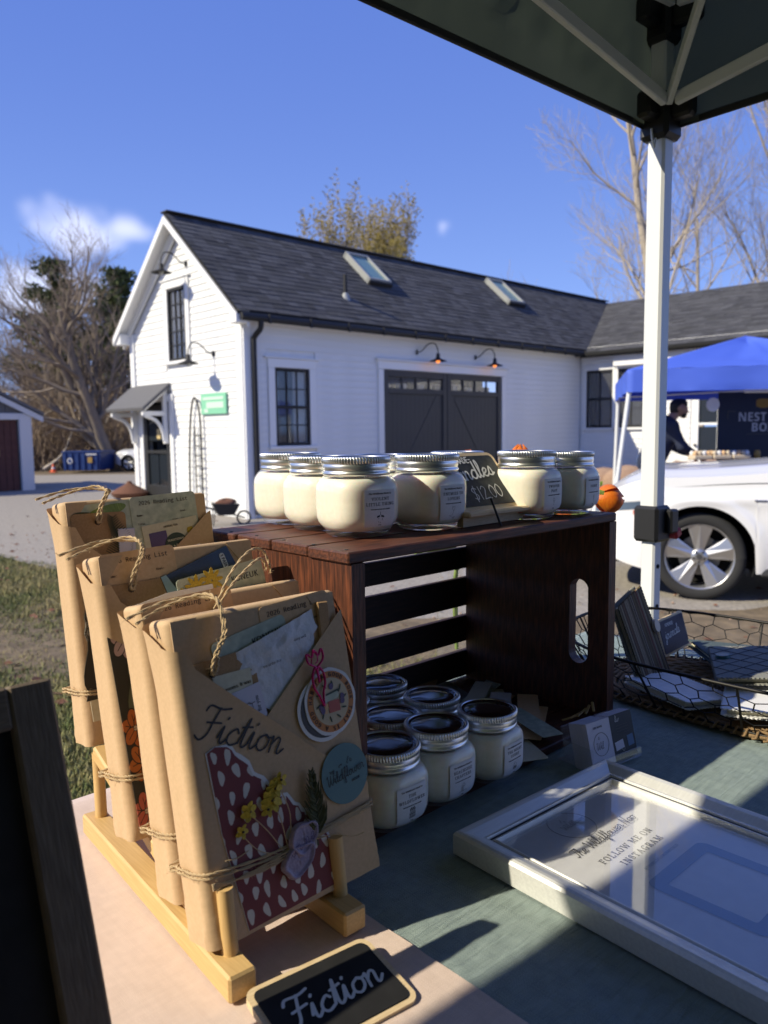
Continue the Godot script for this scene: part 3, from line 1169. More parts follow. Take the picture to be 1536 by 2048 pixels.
	for q in [[-.42, .95, .12, 1.9], [.42, .95, .12, 1.9], [0, .22, .72, .44], [0, 1.85, .72, .10], [0, 1.05, .72, .06]]:
		box(s, Vector3(q[0], q[1], 0), Vector3(q[2], q[3], .05), .006)
	part(dr, "door_leaf", fin(s), M.black_trim)
	for k in 2:
		for j in 2:
			part(dr, "pane", bx(Vector3(.33, .36 if j else .56, .006)), M.window_glass, Vector3(-.18 + k * .36, .72 if j == 0 else 1.43, -.01))
	part(dr, "door_notice", bx(Vector3(.13, .18, .004)), M.sign_yellow, Vector3(.05, 1.38, .008))
	s = st_new()
	box(s, Vector3(-.56, 1.0, .012), Vector3(.12, 2.0, .05), .005)
	box(s, Vector3(.56, 1.0, .012), Vector3(.12, 2.0, .05), .005)
	box(s, Vector3(0, 2.02, .014), Vector3(1.3, .12, .055), .005)
	part(dr, "door_casing", fin(s), M.trim_white)
	part(dr, "dark_room", bx(Vector3(1.1, 2.0, .02)), M.window_glass, Vector3(0, 1.0, -.2))
	# the wing: a second, broader house end joined at the right, its eave towards the left
	s = st_new()
	for q in [[-2.0, .17, 0, 3.3], [.17, .86, 0, 1.4], [.17, .86, 2.75, 3.3], [.86, 1.0, 0, 3.3], [1.0, 1.65, 0, 1.4], [1.0, 1.65, 2.75, 3.3], [1.65, 2.84, 0, 3.3], [2.84, 3.42, 2.12, 3.3], [3.42, 9, 0, 3.3]]:
		box(s, Vector3(L + .10, (q[2] + q[3]) / 2, (q[0] + q[1]) / 2), Vector3(.12, q[3] - q[2], q[1] - q[0]))
	part(B, "wing_core", fin(s), M.barn_white)
	y = .02
	while y < 3.1:
		for sp in [[0.0, .05], [.05, 9.0]]:
			if sp[1] - sp[0] < .2:
				continue
			var spans := [[.02, 9.0]]
			for hl in [[.08, 1.76, 1.33, 2.85], [2.74, 3.52, -1, 2.2]]:
				if y + ch > hl[2] and y < hl[3]:
					var nx := []
					for q in spans:
						if hl[0] > q[0] and hl[1] < q[1]:
							nx.append([q[0], hl[0]])
							nx.append([hl[1], q[1]])
						else:
							nx.append(q)
					spans = nx
			for q in spans:
				var o := part(B, "wing_clapboard", board, M.barn_white, Vector3(L + .028, y, (q[0] + q[1]) / 2), Vector3(0, -90, 0))
				o.scale = Vector3(q[1] - q[0], 1, 1)
		y += ch
	window_unit(B, Vector3(L + .04, 1.4, .515), Vector3(0, -90, 0), .69, 1.35, 2, 2, true, .09, false)
	window_unit(B, Vector3(L + .04, 1.4, 1.325), Vector3(0, -90, 0), .65, 1.35, 2, 2, true, .08, false)
	part(B, "wing_header", bx(Vector3(.16, .26, 1.9), .01), M.trim_white, Vector3(L - .06, 2.93, 1.9))
	var wd := Node3D.new()
	wd.name = "wing_door"
	B.add_child(wd, true)
	wd.transform = Transform3D(Basis(Vector3.UP, -PI / 2), Vector3(L + .02, 0, 3.13))
	s = st_new()
	for q in [[-.25, 1.05, .10, 2.1], [.25, 1.05, .10, 2.1], [0, .4, .4, .8], [0, 2.05, .4, .1], [0, 1.45, .4, .05]]:
		box(s, Vector3(q[0], q[1], 0), Vector3(q[2], q[3], .05), .006)
	part(wd, "door_leaf", fin(s), M.trim_white)
	for q in [1.1, 1.74]:
		part(wd, "pane", bx(Vector3(.4, .58, .006)), M.window_glass, Vector3(0, q, -.01))
	var sph := SphereMesh.new()
	sph.radius = .03
	sph.height = .06
	part(wd, "door_knob", sph, M.black_trim, Vector3(-.25, 1.0, .06))
	# wing roof: one long slope rising to the right, cut along the valley
	var a0 := Vector3(L - .24, 3.14, .0)
	var rise := Vector3(4.75, 1.86, 0)
	s = st_new()
	prism(s, [Vector3(L - .24, 3.14, 9.4), Vector3(L - .24, 3.14, -.1), Vector3(14.3, 5.0, -1.95), Vector3(14.3, 5.0, 9.4)], Vector3(0, -.06, 0))
	prism(s, [Vector3(14.3, 5.0, -1.95), Vector3(14.3, 5.0, 9.4), Vector3(19.0, 3.14, 9.4), Vector3(19.0, 3.14, -3.7)], Vector3(0, -.06, 0))
	part(B, "wing_roof_deck", fin(s), M.black_trim)
	shingles(B, Vector3(L - .26, 3.155, 9.4), Vector3(0, 0, -1), 11.35, Vector3(4.56, 1.86, 0), 78, .5)
	b = Buf.new()
	b.line(Vector3(L - .27, 3.10, .2), Vector3(L - .27, 3.10, 9.3), .065, 10)
	part(B, "wing_gutter", b.mesh(), M.dark_inner)
	part(B, "wing_frieze", bx(Vector3(.05, .2, 8.9), .005), M.trim_white, Vector3(L - .005, 3.04, 4.5))
	part(B, "end_wall", bx(Vector3(9.3, 3.3, .1)), M.barn_white, Vector3(14.4, 1.65, 9.0))


func shingles(parent: Node, origin: Vector3, along: Vector3, length: float, rise: Vector3, sd: int, valley := 0.0) -> void:
	# courses of staggered tabs of uneven tone, each a thin slab lapping the course below
	var r := RandomNumberGenerator.new()
	r.seed = sd
	var s := st_new()
	var up := rise.normalized()
	var nrm := up.cross(along) if up.cross(along).y > 0 else along.cross(up)
	var rows := int(rise.length() / .135)
	for j in rows:
		var x := -r.randf() * .3
		var lim := length
		if valley > 0.0:
			lim = length - 1.95 + 1.86 * (float(j) / rows) - .02
		while x < lim:
			var w := r.randf_range(.14, .36)
			var x0 := maxf(x, 0.0)
			var x1 := minf(x + w - .006, lim)
			if x1 > x0 + .01:
				var t := r.randf_range(.055, .115)
				s.set_color(Color(t, t, t * 1.04))
				var lift := r.randf_range(.004, .012)
				var o := origin + up * (j * .135 + r.randf_range(-.006, .006))
				var a := o + along * x0 + nrm * (.010 + lift)
				var b := o + along * x1 + nrm * (.010 + lift)
				face(s, [a, b, b + up * .15 - nrm * lift, a + up * .15 - nrm * lift], nrm)
				face(s, [a, b, b - nrm * (.012 + lift), a - nrm * (.012 + lift)], -up)
			x += w
	var o2 := part(parent, "shingle_courses", fin(s), M.shingle)
	o2.set_meta("kind", "stuff")


# ---------------------------------------------------------------- shed, woods, far things
func shed() -> void:
	# only its right-hand front corner stands in the picture
	var S := thing("shed", "low shed with grey roof, white trim and weathered dark red doors", "shed", V(-8.85, -.15, 19.75), 46.0)
	# local x runs along the front towards the right, the corner is at x = 0
	var s := st_new()
	box(s, Vector3(-2.4, 1.0, -1.8), Vector3(4.6, 2.0, 3.3))
	prism(s, [Vector3(-4.8, 2.0, -.12), Vector3(.0, 2.0, -.12), Vector3(-2.4, 3.2, -.12)], Vector3(0, 0, -3.3))
	part(S, "wall_core", fin(s), M.shed_roof)
	var plank := bx(Vector3(.15, 1.75, .03), .006)
	for k in 22:
		part(S, "door_board", plank, M.barn_red, Vector3(-.42 - k * .157, .90, -.085))
	part(S, "corner_post", bx(Vector3(.30, 1.9, .12), .01), M.shed_trim, Vector3(-.15, .95, -.05))
	part(S, "door_head", bx(Vector3(4.8, .16, .08), .01), M.shed_trim, Vector3(-2.4, 1.86, -.04))
	s = st_new()
	prism(s, [Vector3(.28, 1.86, 0), Vector3(-2.4, 3.2, 0), Vector3(-2.4, 3.05, 0), Vector3(.28, 1.72, 0)], Vector3(0, 0, .05))
	part(S, "rake_board", fin(s), M.shed_trim)
	for k in 15:
		part(S, "gable_board", bx(Vector3(.32, 1.3 - absf(k - 7) * .17 + .05, .03), .005), M.shed_roof, Vector3(-.1 - k * .328, 1.95 + (1.3 - absf(k - 7) * .17) / 2, -.075))
	s = st_new()
	prism(s, [Vector3(.30, 1.88, .08), Vector3(-2.4, 3.24, .08), Vector3(-2.4, 3.32, .08), Vector3(.30, 1.96, .08)], Vector3(0, 0, -3.7))
	prism(s, [Vector3(-5.1, 1.88, .08), Vector3(-2.4, 3.24, .08), Vector3(-2.4, 3.32, .08), Vector3(-5.1, 1.96, .08)], Vector3(0, 0, -3.7))
	part(S, "roof", fin(s), M.shed_roof)
	part(S, "door_sign", bx(Vector3(.42, .42, .02), .004), M.sign_blue, Vector3(-1.62, .85, -.055), Vector3(0, 0, 38))
	part(S, "door_notice", bx(Vector3(.36, .22, .02), .004), M.sign_yellow, Vector3(-.98, .98, -.055))


func grow(b: Buf, tw: Buf, bud: Buf, pos: Vector3, dir: Vector3, ln: float, rad: float, lvl: int, r: RandomNumberGenerator, o: Dictionary) -> void:
	var segs: int = [7, 5, 4, 3, 3][lvl]
	var pts := PackedVector3Array([pos])
	var rr := PackedFloat32Array([rad])
	var d := dir
	var q := pos
	var tip: float = rad * [.45, .35, .35, .35, .5][lvl]
	for k in segs:
		d = (d + Vector3(r.randf_range(-1, 1), r.randf_range(-.6, .8), r.randf_range(-1, 1)) * [.07, .17, .22, .25, .25][lvl] + Vector3.UP * o.get("lift", .06) * (0.0 if lvl == 0 else 1.0)).normalized()
		q += d * ln / segs
		pts.append(q)
		rr.append(lerpf(rad, tip, float(k + 1) / segs))
	(b if lvl < 2 else tw).tube(pts, rr, [9, 6, 4, 3, 3][lvl], lvl < 2)
	if lvl >= o.depth:
		if bud:
			for k in 3:
				var e := q - d * ln * (.1 + .28 * k)
				var side := d.cross(Vector3(r.randf_range(-1, 1), r.randf_range(-1, 1), r.randf_range(-1, 1))).normalized()
				bud.tube(PackedVector3Array([e, e + (d + side) * .06, e + (d * .6 + side) * .15]), PackedFloat32Array([.006, .024, .003]), 4, false)
		return
	var n: int = o.kids[lvl]
	for k in n:
		var t := lerpf(o.first if lvl == 0 else .18, 1.0, (k + r.randf()) / n)
		var i := clampi(int(t * segs), 0, segs - 1)
		var at := pts[i].lerp(pts[i + 1], t * segs - i)
		var tan := (pts[i + 1] - pts[i]).normalized()
		var side := tan.cross(Vector3.UP if absf(tan.y) < .95 else Vector3.RIGHT).normalized().rotated(tan, r.randf() * TAU + k * 2.4)
		var ang: float = r.randf_range(.45, 1.0) * o.get("spread", 1.0) * (1.1 if lvl == 0 else 1.0)
		var nd := (tan * cos(ang) + side * sin(ang)).normalized()
		var l2: float = ln * r.randf_range(.38, .66) * (1.15 - .55 * t) * (1.15 if lvl > 0 else 1.25 * o.get("limb", 1.0))
		grow(b, tw, bud, at, nd, l2, maxf(lerpf(rad, tip, t) * r.randf_range(.45, .68) * o.get("thin", 1.0), .006), lvl + 1, r, o)


func make_tree(called: String, label: String, sd: int, h: float, rad: float, bark: String, twig: String, o: Dictionary, at: Vector3, group: String) -> Node3D:
	var r := RandomNumberGenerator.new()
	r.seed = sd
	var b := Buf.new()
	var tw := Buf.new()
	var bud: Buf = Buf.new() if o.get("buds", false) else null
	for k in o.get("stems", 1):
		var lean: Vector3 = Vector3(r.randf_range(-1, 1), 0, r.randf_range(-1, 1)) * o.get("lean", .06)
		grow(b, tw, bud, Vector3(lean.x, -.3, lean.z), (Vector3.UP + lean * (1.0 if k == 0 else 2.0)).normalized(), h * (1.0 if k == 0 else r.randf_range(.75, 1.0)), rad, 0, r, o)
	var t := thing(called, label, "tree", at, 0.0, group)
	part(t, "trunk", b.mesh(), M[bark])
	part(t, "twigs", tw.mesh(), M[twig])
	if bud:
		part(t, "buds", bud.mesh(), M.bud_gold)
	return t


func copy_tree(src: Node3D, label: String, at: Vector3, yaw: float, sc: float) -> void:
	var c: Node3D = src.duplicate()
	c.name = numbered(src.name.rstrip("_0123456789"))
	add_child(c)
	c.position = at
	c.rotation_degrees.y = yaw
	c.scale = Vector3(sc, sc, sc)
	c.set_meta("label", label)


func make_pine(label: String, sd: int, at: Vector3, h: float) -> Node3D:
	var r := RandomNumberGenerator.new()
	r.seed = sd
	var b := Buf.new()
	b.tube(PackedVector3Array([Vector3(0, -.3, 0), Vector3(.1, h * .5, 0), Vector3(0, h, .1)]), PackedFloat32Array([.22, .15, .03]), 8)
	var s := st_new()
	for k in 100:
		var t := pow(r.randf(), .8)
		var y := lerpf(h * .42, h * .99, t)
		var ln := lerpf(2.6, .4, t) * r.randf_range(.5, 1.1)
		var a := r.randf() * TAU
		var d := Vector3(cos(a), r.randf_range(-.12, .3), sin(a)).normalized()
		b.line(Vector3(0, y, 0), Vector3(0, y, 0) + d * ln, .025, 3)
		for j in 26:
			var p := Vector3(0, y, 0) + d * ln * lerpf(.3, 1.05, sqrt(r.randf())) + Vector3(r.randf_range(-1, 1), r.randf_range(-.4, .6), r.randf_range(-1, 1)) * .30
			var e := Vector3(r.randf_range(-1, 1), r.randf_range(-.3, 1), r.randf_range(-1, 1)).normalized()
			var w := e.cross(Vector3(r.randf(), r.randf(), r.randf())).normalized() * r.randf_range(.04, .075)
			var l := r.randf_range(.16, .34)
			face(s, [p - w, p + w, p + e * l], Vector3.UP)
			face(s, [p - w.cross(e), p + w.cross(e), p + e * l], Vector3.RIGHT)
	var t := thing("pine_tree", label, "tree", at, 0.0, "pines in the wood beyond the drive")
	part(t, "trunk", b.mesh(), M.bark)
	part(t, "needles", fin(s), M.pine_needle)
	return t


func ordinal(n: int) -> String:
	var low := ["", "first", "second", "third", "fourth", "fifth", "sixth", "seventh", "eighth", "ninth", "tenth", "eleventh", "twelfth", "thirteenth", "fourteenth", "fifteenth", "sixteenth", "seventeenth", "eighteenth", "nineteenth"]
	if n < 20:
		return low[n]
	if n % 10 == 0:
		return ["", "", "twentieth", "thirtieth", "fortieth"][n / 10]
	return ["", "", "twenty-", "thirty-", "forty-"][n / 10] + low[n % 10]


func trees() -> void:
	var wild := {"depth": 4, "kids": [10, 6, 5, 4], "first": .25, "lift": .10, "spread": 1.0, "limb": .85}
	# the big bare tree behind the dumpster, leaning to the left
	var big := make_tree("bare_tree", "large dark bare tree leaning left beside the white barn", 5, 6.7, .25, "bark", "twig", {"depth": 4, "kids": [10, 7, 5, 4], "first": .16, "lift": .10, "spread": .95, "lean": .05, "stems": 2}, V(-10.9, -.15, 31.5), "bare trees of the wood beyond the drive")
	big.rotation_degrees = Vector3(0, 40, 20)
	var g := "bare trees of the wood beyond the drive"
	var protos := []
	for k in 4:
		protos.append(make_tree("bare_tree", "bare grey-brown tree beyond the dumpster, %s" % ["standing left of the shed roof", "rising straight behind the dumpster", "slender and just left of the barn gable", "far left with a forked crown"][k], 31 + k * 7, [6.0, 7.2, 6.8, 5.6][k], [.13, .15, .12, .12][k], "bark", "twig", wild, V([-19.0, -16.5, -10.6, -24.0][k], -.15, [34.0, 40.0, 42.0, 38.0][k]), g))
	var r := RandomNumberGenerator.new()
	r.seed = 77
	var spots := []
	for k in 40:
		var zf := r.randf_range(33.0, 66.0)
		spots.append([r.randf_range(-.66, -.22), zf])
	spots.sort()
	for k in 40:
		copy_tree(protos[k % 4], "bare grey-brown tree, the %s from the left in the wood beyond the drive" % ordinal(k + 1), V(spots[k][0] * spots[k][1], -.15, spots[k][1]), r.randf() * 360.0, r.randf_range(.72, 1.08))
	for k in 4:
		make_pine("dark green pine in the wood, %s" % ["behind the dumpster", "close left of the barn gable", "shorter, between the dumpster and the barn", "far left behind the shed"][k], 60 + k, V([-14.6, -11.6, -13.2, -20.5][k], -.15, [35.5, 35.0, 38.0, 36.0][k]), [9.2, 8.6, 8.0, 6.5][k])
	# brambles and fallen stems at the wood's edge
	var b := Buf.new()
	for k in 5200:
		var zf := r.randf_range(31.5, 46.0)
		var x := zf * r.randf_range(-.72, -.24)
		var p := V(x, -.2, zf)
		var d := Vector3(r.randf_range(-.8, .8), 1, r.randf_range(-.6, .6)).normalized()
		var l := r.randf_range(.8, 4.2)
		var pts := PackedVector3Array([p, p + d * l * .5, p + (d + Vector3(r.randf_range(-.5, .5), -.2, r.randf_range(-.3, .3))).normalized() * l])
		b.tube(pts, PackedFloat32Array([.022, .016, .005]), 3, false)
		for j in 3:
			var e := pts[1].lerp(pts[2], r.randf())
			var d2 := (d + Vector3(r.randf_range(-1, 1), r.randf_range(-.4, .8), r.randf_range(-1, 1))).normalized()
			b.tube(PackedVector3Array([e, e + d2 * l * .3]), PackedFloat32Array([.01, .004]), 3, false)
	var br := part(self, "brushwood", b.mesh(), M.brush)
	tag(br, "tangle of bare brown brush along the edge of the wood", "brush", "", "stuff")
	for k in 5:
		var fb := Buf.new()
		var x0: float = [-13.5, -15.5, -12.6, -17.5, -9.6][k]
		var pp := PackedVector3Array()
		for q in catmull([V(x0, -.1, 31.0 + k * .6), V(x0 + .7, .5, 31.2 + k * .6), V(x0 + 1.2, 1.6 + .2 * k, 31.5 + k * .6), V(x0 + 2.4, 2.2 + .25 * k, 31.8 + k * .6)], 4):
			pp.append(q)
		fb.tube(pp, PackedFloat32Array([.09, .08, .06, .05, .04, .03]), 5)
		tag(part(self, "fallen_branch", fb.mesh(), M.twig_pale), "pale fallen branch arching out of the brush, %s" % ["right above the dumpster", "left of the dumpster", "nearest the barn hood", "left by the shed", "low beside the parked white car"][k], "branch", "fallen branches by the dumpster")
	# behind the barn
	make_tree("budding_tree", "tree with yellow-green buds rising behind the barn roof", 91, 7.9, .09, "bark_pale", "twig_pale", {"depth": 3, "kids": [20, 8, 6, 4], "first": .40, "lift": .30, "spread": .55, "limb": .85, "stems": 5, "lean": .09, "buds": true}, V(-.5, -.3, 32.0), "")
	make_tree("bare_tree", "small bare crown showing over the middle of the barn ridge", 92, 4.9, .07, "bark_pale", "twig_pale", {"depth": 3, "kids": [9, 6, 5, 4], "first": .4, "lift": .15, "spread": .7}, V(4.7, -.2, 27.5), "")
	var tall := {"depth": 4, "kids": [15, 8, 6, 4], "first": .30, "lift": .14, "spread": .85, "limb": .62, "thin": .78}
	make_tree("bare_tree", "tall pale bare tree behind the white canopy pole", 96, 14.0, .21, "bark_pale", "twig_pale", tall, V(10.75, -.2, 29.5), "pale bare trees behind the barn wing")
	make_tree("bare_tree", "pale bare tree at the right edge over the wing roof", 99, 13.6, .20, "bark_pale", "twig_pale", tall, V(14.6, -.2, 30.0), "pale bare trees behind the barn wing")
	make_tree("bare_tree", "slighter pale bare tree between pole and right edge", 103, 11.5, .13, "bark_pale", "twig_pale", wild, V(15.6, -.2, 38.0), "pale bare trees behind the barn wing")
	make_tree("bare_tree", "faint bare crown left of the canopy pole above the barn valley", 107, 7.6, .12, "bark_pale", "twig_pale", wild, V(11.6, -.2, 42.0), "pale bare trees behind the barn wing")


func far_things() -> void:
	var D := thing("dumpster", "dark blue steel dumpster at the edge of the wood", "dumpster", V(-11.45, -.15, 29.6), -6.0)
	var s := st_new()
	prism(s, [Vector3(-.72, .06, 0), Vector3(.72, .06, 0), Vector3(.76, .78, 0), Vector3(-.76, .72, 0)], Vector3(0, 0, -1.2))
	part(D, "bin", fin(s), M.dump_blue)
	for k in 6:
		part(D, "rib", bx(Vector3(.05, .62, .05), .008), M.dump_blue, Vector3(-.62 + k * .248, .40, .022))
	part(D, "rim", bx(Vector3(1.58, .06, 1.26), .015), M.dump_blue, Vector3(0, .755, -.6))
	part(D, "bin_sign", plate(oval(.11, .11), .004, .004), M.shed_trim, Vector3(-.44, .42, .05))
	part(D, "bin_sign", plate(oval(.07, .07), .004, .004), M.dump_blue, Vector3(-.44, .42, .056))
	part(D, "bin_placard", bx(Vector3(.18, .22, .008)), M.gold, Vector3(.36, .45, .052))
	part(D, "bin_stripe", bx(Vector3(.42, .05, .008)), M.shed_trim, Vector3(.42, .66, .052))
	var cn := thing("traffic_cone", "small orange and white cone left of the blue dumpster", "cone", V(-12.45, -.15, 29.4))
	s = st_new()
	lathe(s, [Vector2(.10, .03), Vector2(.07, .14), Vector2(.055, .2), Vector2(.02, .32), Vector2(0, .33)], 14)
	part(cn, "cone_body", fin(s), M.cone_orange)
	part(cn, "base", bx(Vector3(.26, .03, .26), .006), M.cone_orange, Vector3(0, .015, 0))
	s = st_new()
	lathe(s, [Vector2(.074, .14), Vector2(.059, .2)], 14)
	part(cn, "white_band", fin(s), M.shed_trim)
	# parked car far off, mostly behind the barn corner
	var c2 := thing("parked_car", "distant white car half hidden behind the barn's left corner", "car", V(-9.75, -.15, 31.0), -12.0)
	car_body(c2, 30)
	c2.scale = Vector3(.8, .8, .8)
	# rusty fire bowl with a conical lid
	var fb := thing("fire_bowl", "rusty fire bowl under a conical lid left of the barn gable", "fire bowl", V(-4.74, -.15, 14.5))
	fb.scale = Vector3.ONE * .48
	s = st_new()
	lathe(s, [Vector2(0, .25), Vector2(.35, .30), Vector2(.62, .48), Vector2(.72, .62), Vector2(.70, .64), Vector2(.55, .74), Vector2(.22, .92), Vector2(.10, 1.0), Vector2(.09, 1.06), Vector2(0, 1.08)], 24, Vector3.ZERO, -1)
	part(fb, "bowl", fin(s), M.rust)
	for k in 3:
		var b := Buf.new()
		var a := TAU * k / 3.0
		b.line(Vector3(cos(a) * .4, .34, sin(a) * .4), Vector3(cos(a) * .6, 0, sin(a) * .6), .025, 6)
		part(fb, "leg", b.mesh(), M.rust)
	# old iron cart leaning at the gable
	var wb := thing("wheelbarrow", "old black wheelbarrow with a reddish load at the barn's gable end", "wheelbarrow", V(-2.36, -.15, 11.55), 20.0)
	wb.scale = Vector3.ONE * .56
	s = st_new()
	prism(s, [Vector3(-.36, .62, .26), Vector3(.34, .58, .26), Vector3(.2, .30, .2), Vector3(-.2, .30, .2)], Vector3(0, 0, -.5))
	part(wb, "tray", fin(s), M.black_trim)
	s = st_new()
	surf(s, 12, 8, func(a: float, v: float): return Vector3(cos(a * TAU) * .3 * sin(v * PI / 2), .60 + .12 * cos(v * PI / 2) + .03 * sin(a * 20.0), sin(a * TAU) * .2 * sin(v * PI / 2)))
	part(wb, "load", fin(s), M.rust)
	var tor := TorusMesh.new()
	tor.inner_radius = .15
	tor.outer_radius = .20
	part(wb, "wheel", tor, M.rubber, Vector3(.48, .2, 0), Vector3(90, 0, 0))
	for sd in [-.2, .2]:
		var b := Buf.new()
		b.line(Vector3(.5, .2, sd * .3), Vector3(-.85, .62, sd * 1.2), .018, 6)
		b.line(Vector3(-.3, .45, sd), Vector3(-.36, .0, sd), .016, 6)
		part(wb, "handle", b.mesh(), M.black_trim)
	# arched iron trellis against the gable
	var tr := thing("garden_trellis", "tall arched iron trellis leaning on the white gable by the door", "trellis", V(-3.18, -.15, 13.28), 46.0 + 90.0 - 2.0)
	var rails := Buf.new()
	var pp := PackedVector3Array()
	for q in catmull([Vector3(-.16, 0, 0), Vector3(-.17, 1.0, 0), Vector3(-.15, 1.7, 0), Vector3(0, 1.98, 0), Vector3(.13, 1.7, 0), Vector3(.22, 1.0, 0), Vector3(.26, 0, 0)], 6):
		pp.append(q)
	rails.tube(pp, PackedFloat32Array([.018]), 6)
	part(tr, "arch", rails.mesh(), M.black_trim)
	for k in 8:
		var b := Buf.new()
		b.line(Vector3(-.165, .15 + k * .17, 0), Vector3(.04, .15 + k * .17, 0), .010, 5)
		part(tr, "rung", b.mesh(), M.black_trim)
	var b2 := Buf.new()
	b2.line(Vector3(.04, 0, .005), Vector3(.03, 1.5, .005), .013, 6)
	part(tr, "stile", b2.mesh(), M.black_trim)
	# rough stone edging and mulch below the wing wall
	for k in 9:
		var sm := st_new()
		var sd := k * 1.7
		surf(sm, 10, 8, func(a: float, v: float):
			var dd := Vector3(cos(a * TAU) * sin(v * PI), cos(v * PI), sin(a * TAU) * sin(v * PI))
			return dd * (.42 + .10 * wob.get_noise_3d(dd.x * 2.0 + sd, dd.y * 2.0, dd.z * 2.0)) * Vector3(1.25, .8, .8))
		var fr := .06 * k
		tag(part(self, "garden_rock", fin(sm), M.stone_wall, V(4.1 + k * .42, .02 + fr, 16.6 - k * .44)), "reddish boulder in the row under the wing windows, %s from the left" % ["first", "second", "third", "fourth", "fifth", "sixth", "seventh", "eighth", "ninth"][k], "rock", "boulders under the wing windows")


# ---------------------------------------------------------------- the white car
func car_half(x: float, y: float) -> float:
	# half width of the body at distance x behind the front axle and height y
	var w := .93 - .05 * pow(clampf((y - .62) / .5, 0, 1), 2.0) - .05 * pow(clampf((.62 - y) / .45, 0, 1), 2.0)
	var nose := clampf((-.30 - x) / .60, 0, 1)
	w -= .34 * pow(nose, 2.2)
	w -= .12 * pow(clampf((x - 2.9) / .75, 0, 1), 2.0)
	return w + .018 * exp(-pow((y - .80) / .05, 2.0))


func car_top(x: float) -> float:
	if x < -.30:
		return lerpf(.965, .70, pow(clampf((-.30 - x) / .60, 0, 1), 1.8))
	return .965 + .09 * smoothstep(-.3, 1.3, x)


func car_bottom(x: float) -> float:
	var y := .235
	y = lerpf(y, .33, smoothstep(-.4, -.85, x))
	for c in [0.0, 2.72]:
		var d := absf(x - c)
		if d < .405:
			y = maxf(y, .345 + sqrt(.405 * .405 - d * d) if d < .39 else y)
	return y


func car_body(c: Node3D, cols: int) -> void:
	var xs := []
	for k in cols * 4 + 1:
		xs.append(-.90 + 4.55 * k / (cols * 4.0))
	for a in [0.0, 2.72]:
		for k in 41:
			xs.append(a - .405 + .81 * k / 40.0)
	xs.sort()
	for sd in [1.0, -1.0]:
		var s := st_new()
		surf(s, xs.size() - 1, 22, func(a: float, v: float):
			var x: float = xs[int(round(a * (xs.size() - 1)))]
			var y := lerpf(car_bottom(x), car_top(x), v)
			var w := car_half(x, y)
			var d := minf(absf(x), absf(x - 2.72))
			if d < .52 and y < .9:
				w += .022 * smoothstep(.52, .44, Vector2(d, y - .345).length()) * smoothstep(.30, .38, Vector2(d, y - .345).length())
			return Vector3(x, y, sd * w), sd < 0)
		part(c, "body_side", fin(s), M.car_white)
	var s := st_new()
	surf(s, 60, 20, func(a: float, v: float):
		var x := lerpf(-.90, 1.25, a)
		var w := car_half(x, car_top(x))
		var t := v * 2.0 - 1.0
		var y := car_top(x) + .075 * (1.0 - t * t) * smoothstep(-.95, -.4, x) + .02 * (smoothstep(.55, .7, absf(t)) - smoothstep(.75, .95, absf(t)))
		return Vector3(x, y, w * t), true)
	part(c, "bonnet", fin(s), M.car_white)
	s = st_new()
	surf(s, 24, 12, func(a: float, v: float):
		var y := lerpf(.33, .70, v)
		var t := a * 2.0 - 1.0
		return Vector3(-.90 - .05 * (1.0 - t * t), y, car_half(-.90, y) * t))
	part(c, "bumper", fin(s), M.car_white)
	part(c, "grille", bx(Vector3(.04, .26, .9), .015), M.dark_inner, Vector3(-.945, .56, 0))
	# cabin
	s = st_new()
	surf(s, 40, 24, func(a: float, v: float):
		var t := v * 2.0 - 1.0
		var x := lerpf(1.9, 3.3, a)
		var w := .66
		return Vector3(x, 1.56 - .06 * t * t - .10 * pow(a * 2.0 - .9, 2.0), w * t), true)
	part(c, "roof", fin(s), M.car_white)
	s = st_new()
	surf(s, 8, 10, func(a: float, v: float):
		var t := v * 2.0 - 1.0
		var x := lerpf(1.12 + .12 * t * t, 1.9, a)
		return Vector3(x, lerpf(1.05, 1.52 - .05 * t * t, a), lerpf(.80, .66, a) * t), true)
	part(c, "windscreen", fin(s), M.lamp_glass)
	for sd in [1.0, -1.0]:
		s = st_new()
		face(s, [Vector3(1.35, 1.05, sd * .85), Vector3(3.45, 1.05, sd * .83), Vector3(3.2, 1.48, sd * .66), Vector3(1.95, 1.50, sd * .66)], Vector3(0, 0, sd))
		part(c, "side_window", fin(s), M.lamp_glass)
		var b := Buf.new()
		b.tube(PackedVector3Array([Vector3(1.15, 1.04, sd * .85), Vector3(1.55, 1.30, sd * .75), Vector3(1.92, 1.50, sd * .665)]), PackedFloat32Array([.035]), 6)
		part(c, "pillar", b.mesh(), M.car_white)
	for ax in [0.0, 2.72]:
		for sd in [1.0, -1.0]:
			car_wheel(c, Vector3(ax, .345, sd * .79), sd)
			s = st_new()
			surf(s, 30, 2, func(a: float, v: float):
				var an := lerpf(-.35, PI + .35, a)
				return Vector3(ax + cos(an) * .402, .345 + sin(an) * .402, sd * lerpf(.915, .55, v)), sd > 0)
			surf(s, 30, 3, func(a: float, v: float):
				var an := lerpf(-.35, PI + .35, a)
				return Vector3(ax + cos(an) * .402 * (1 - v), .345 + sin(an) * .402 * (1 - v), sd * .55), sd > 0)
			part(c, "wheel_arch", fin(s), M.dark_inner)
	part(c, "floor_pan", bx(Vector3(4.2, .06, 1.3), .01), M.dark_inner, Vector3(1.4, .27, 0))


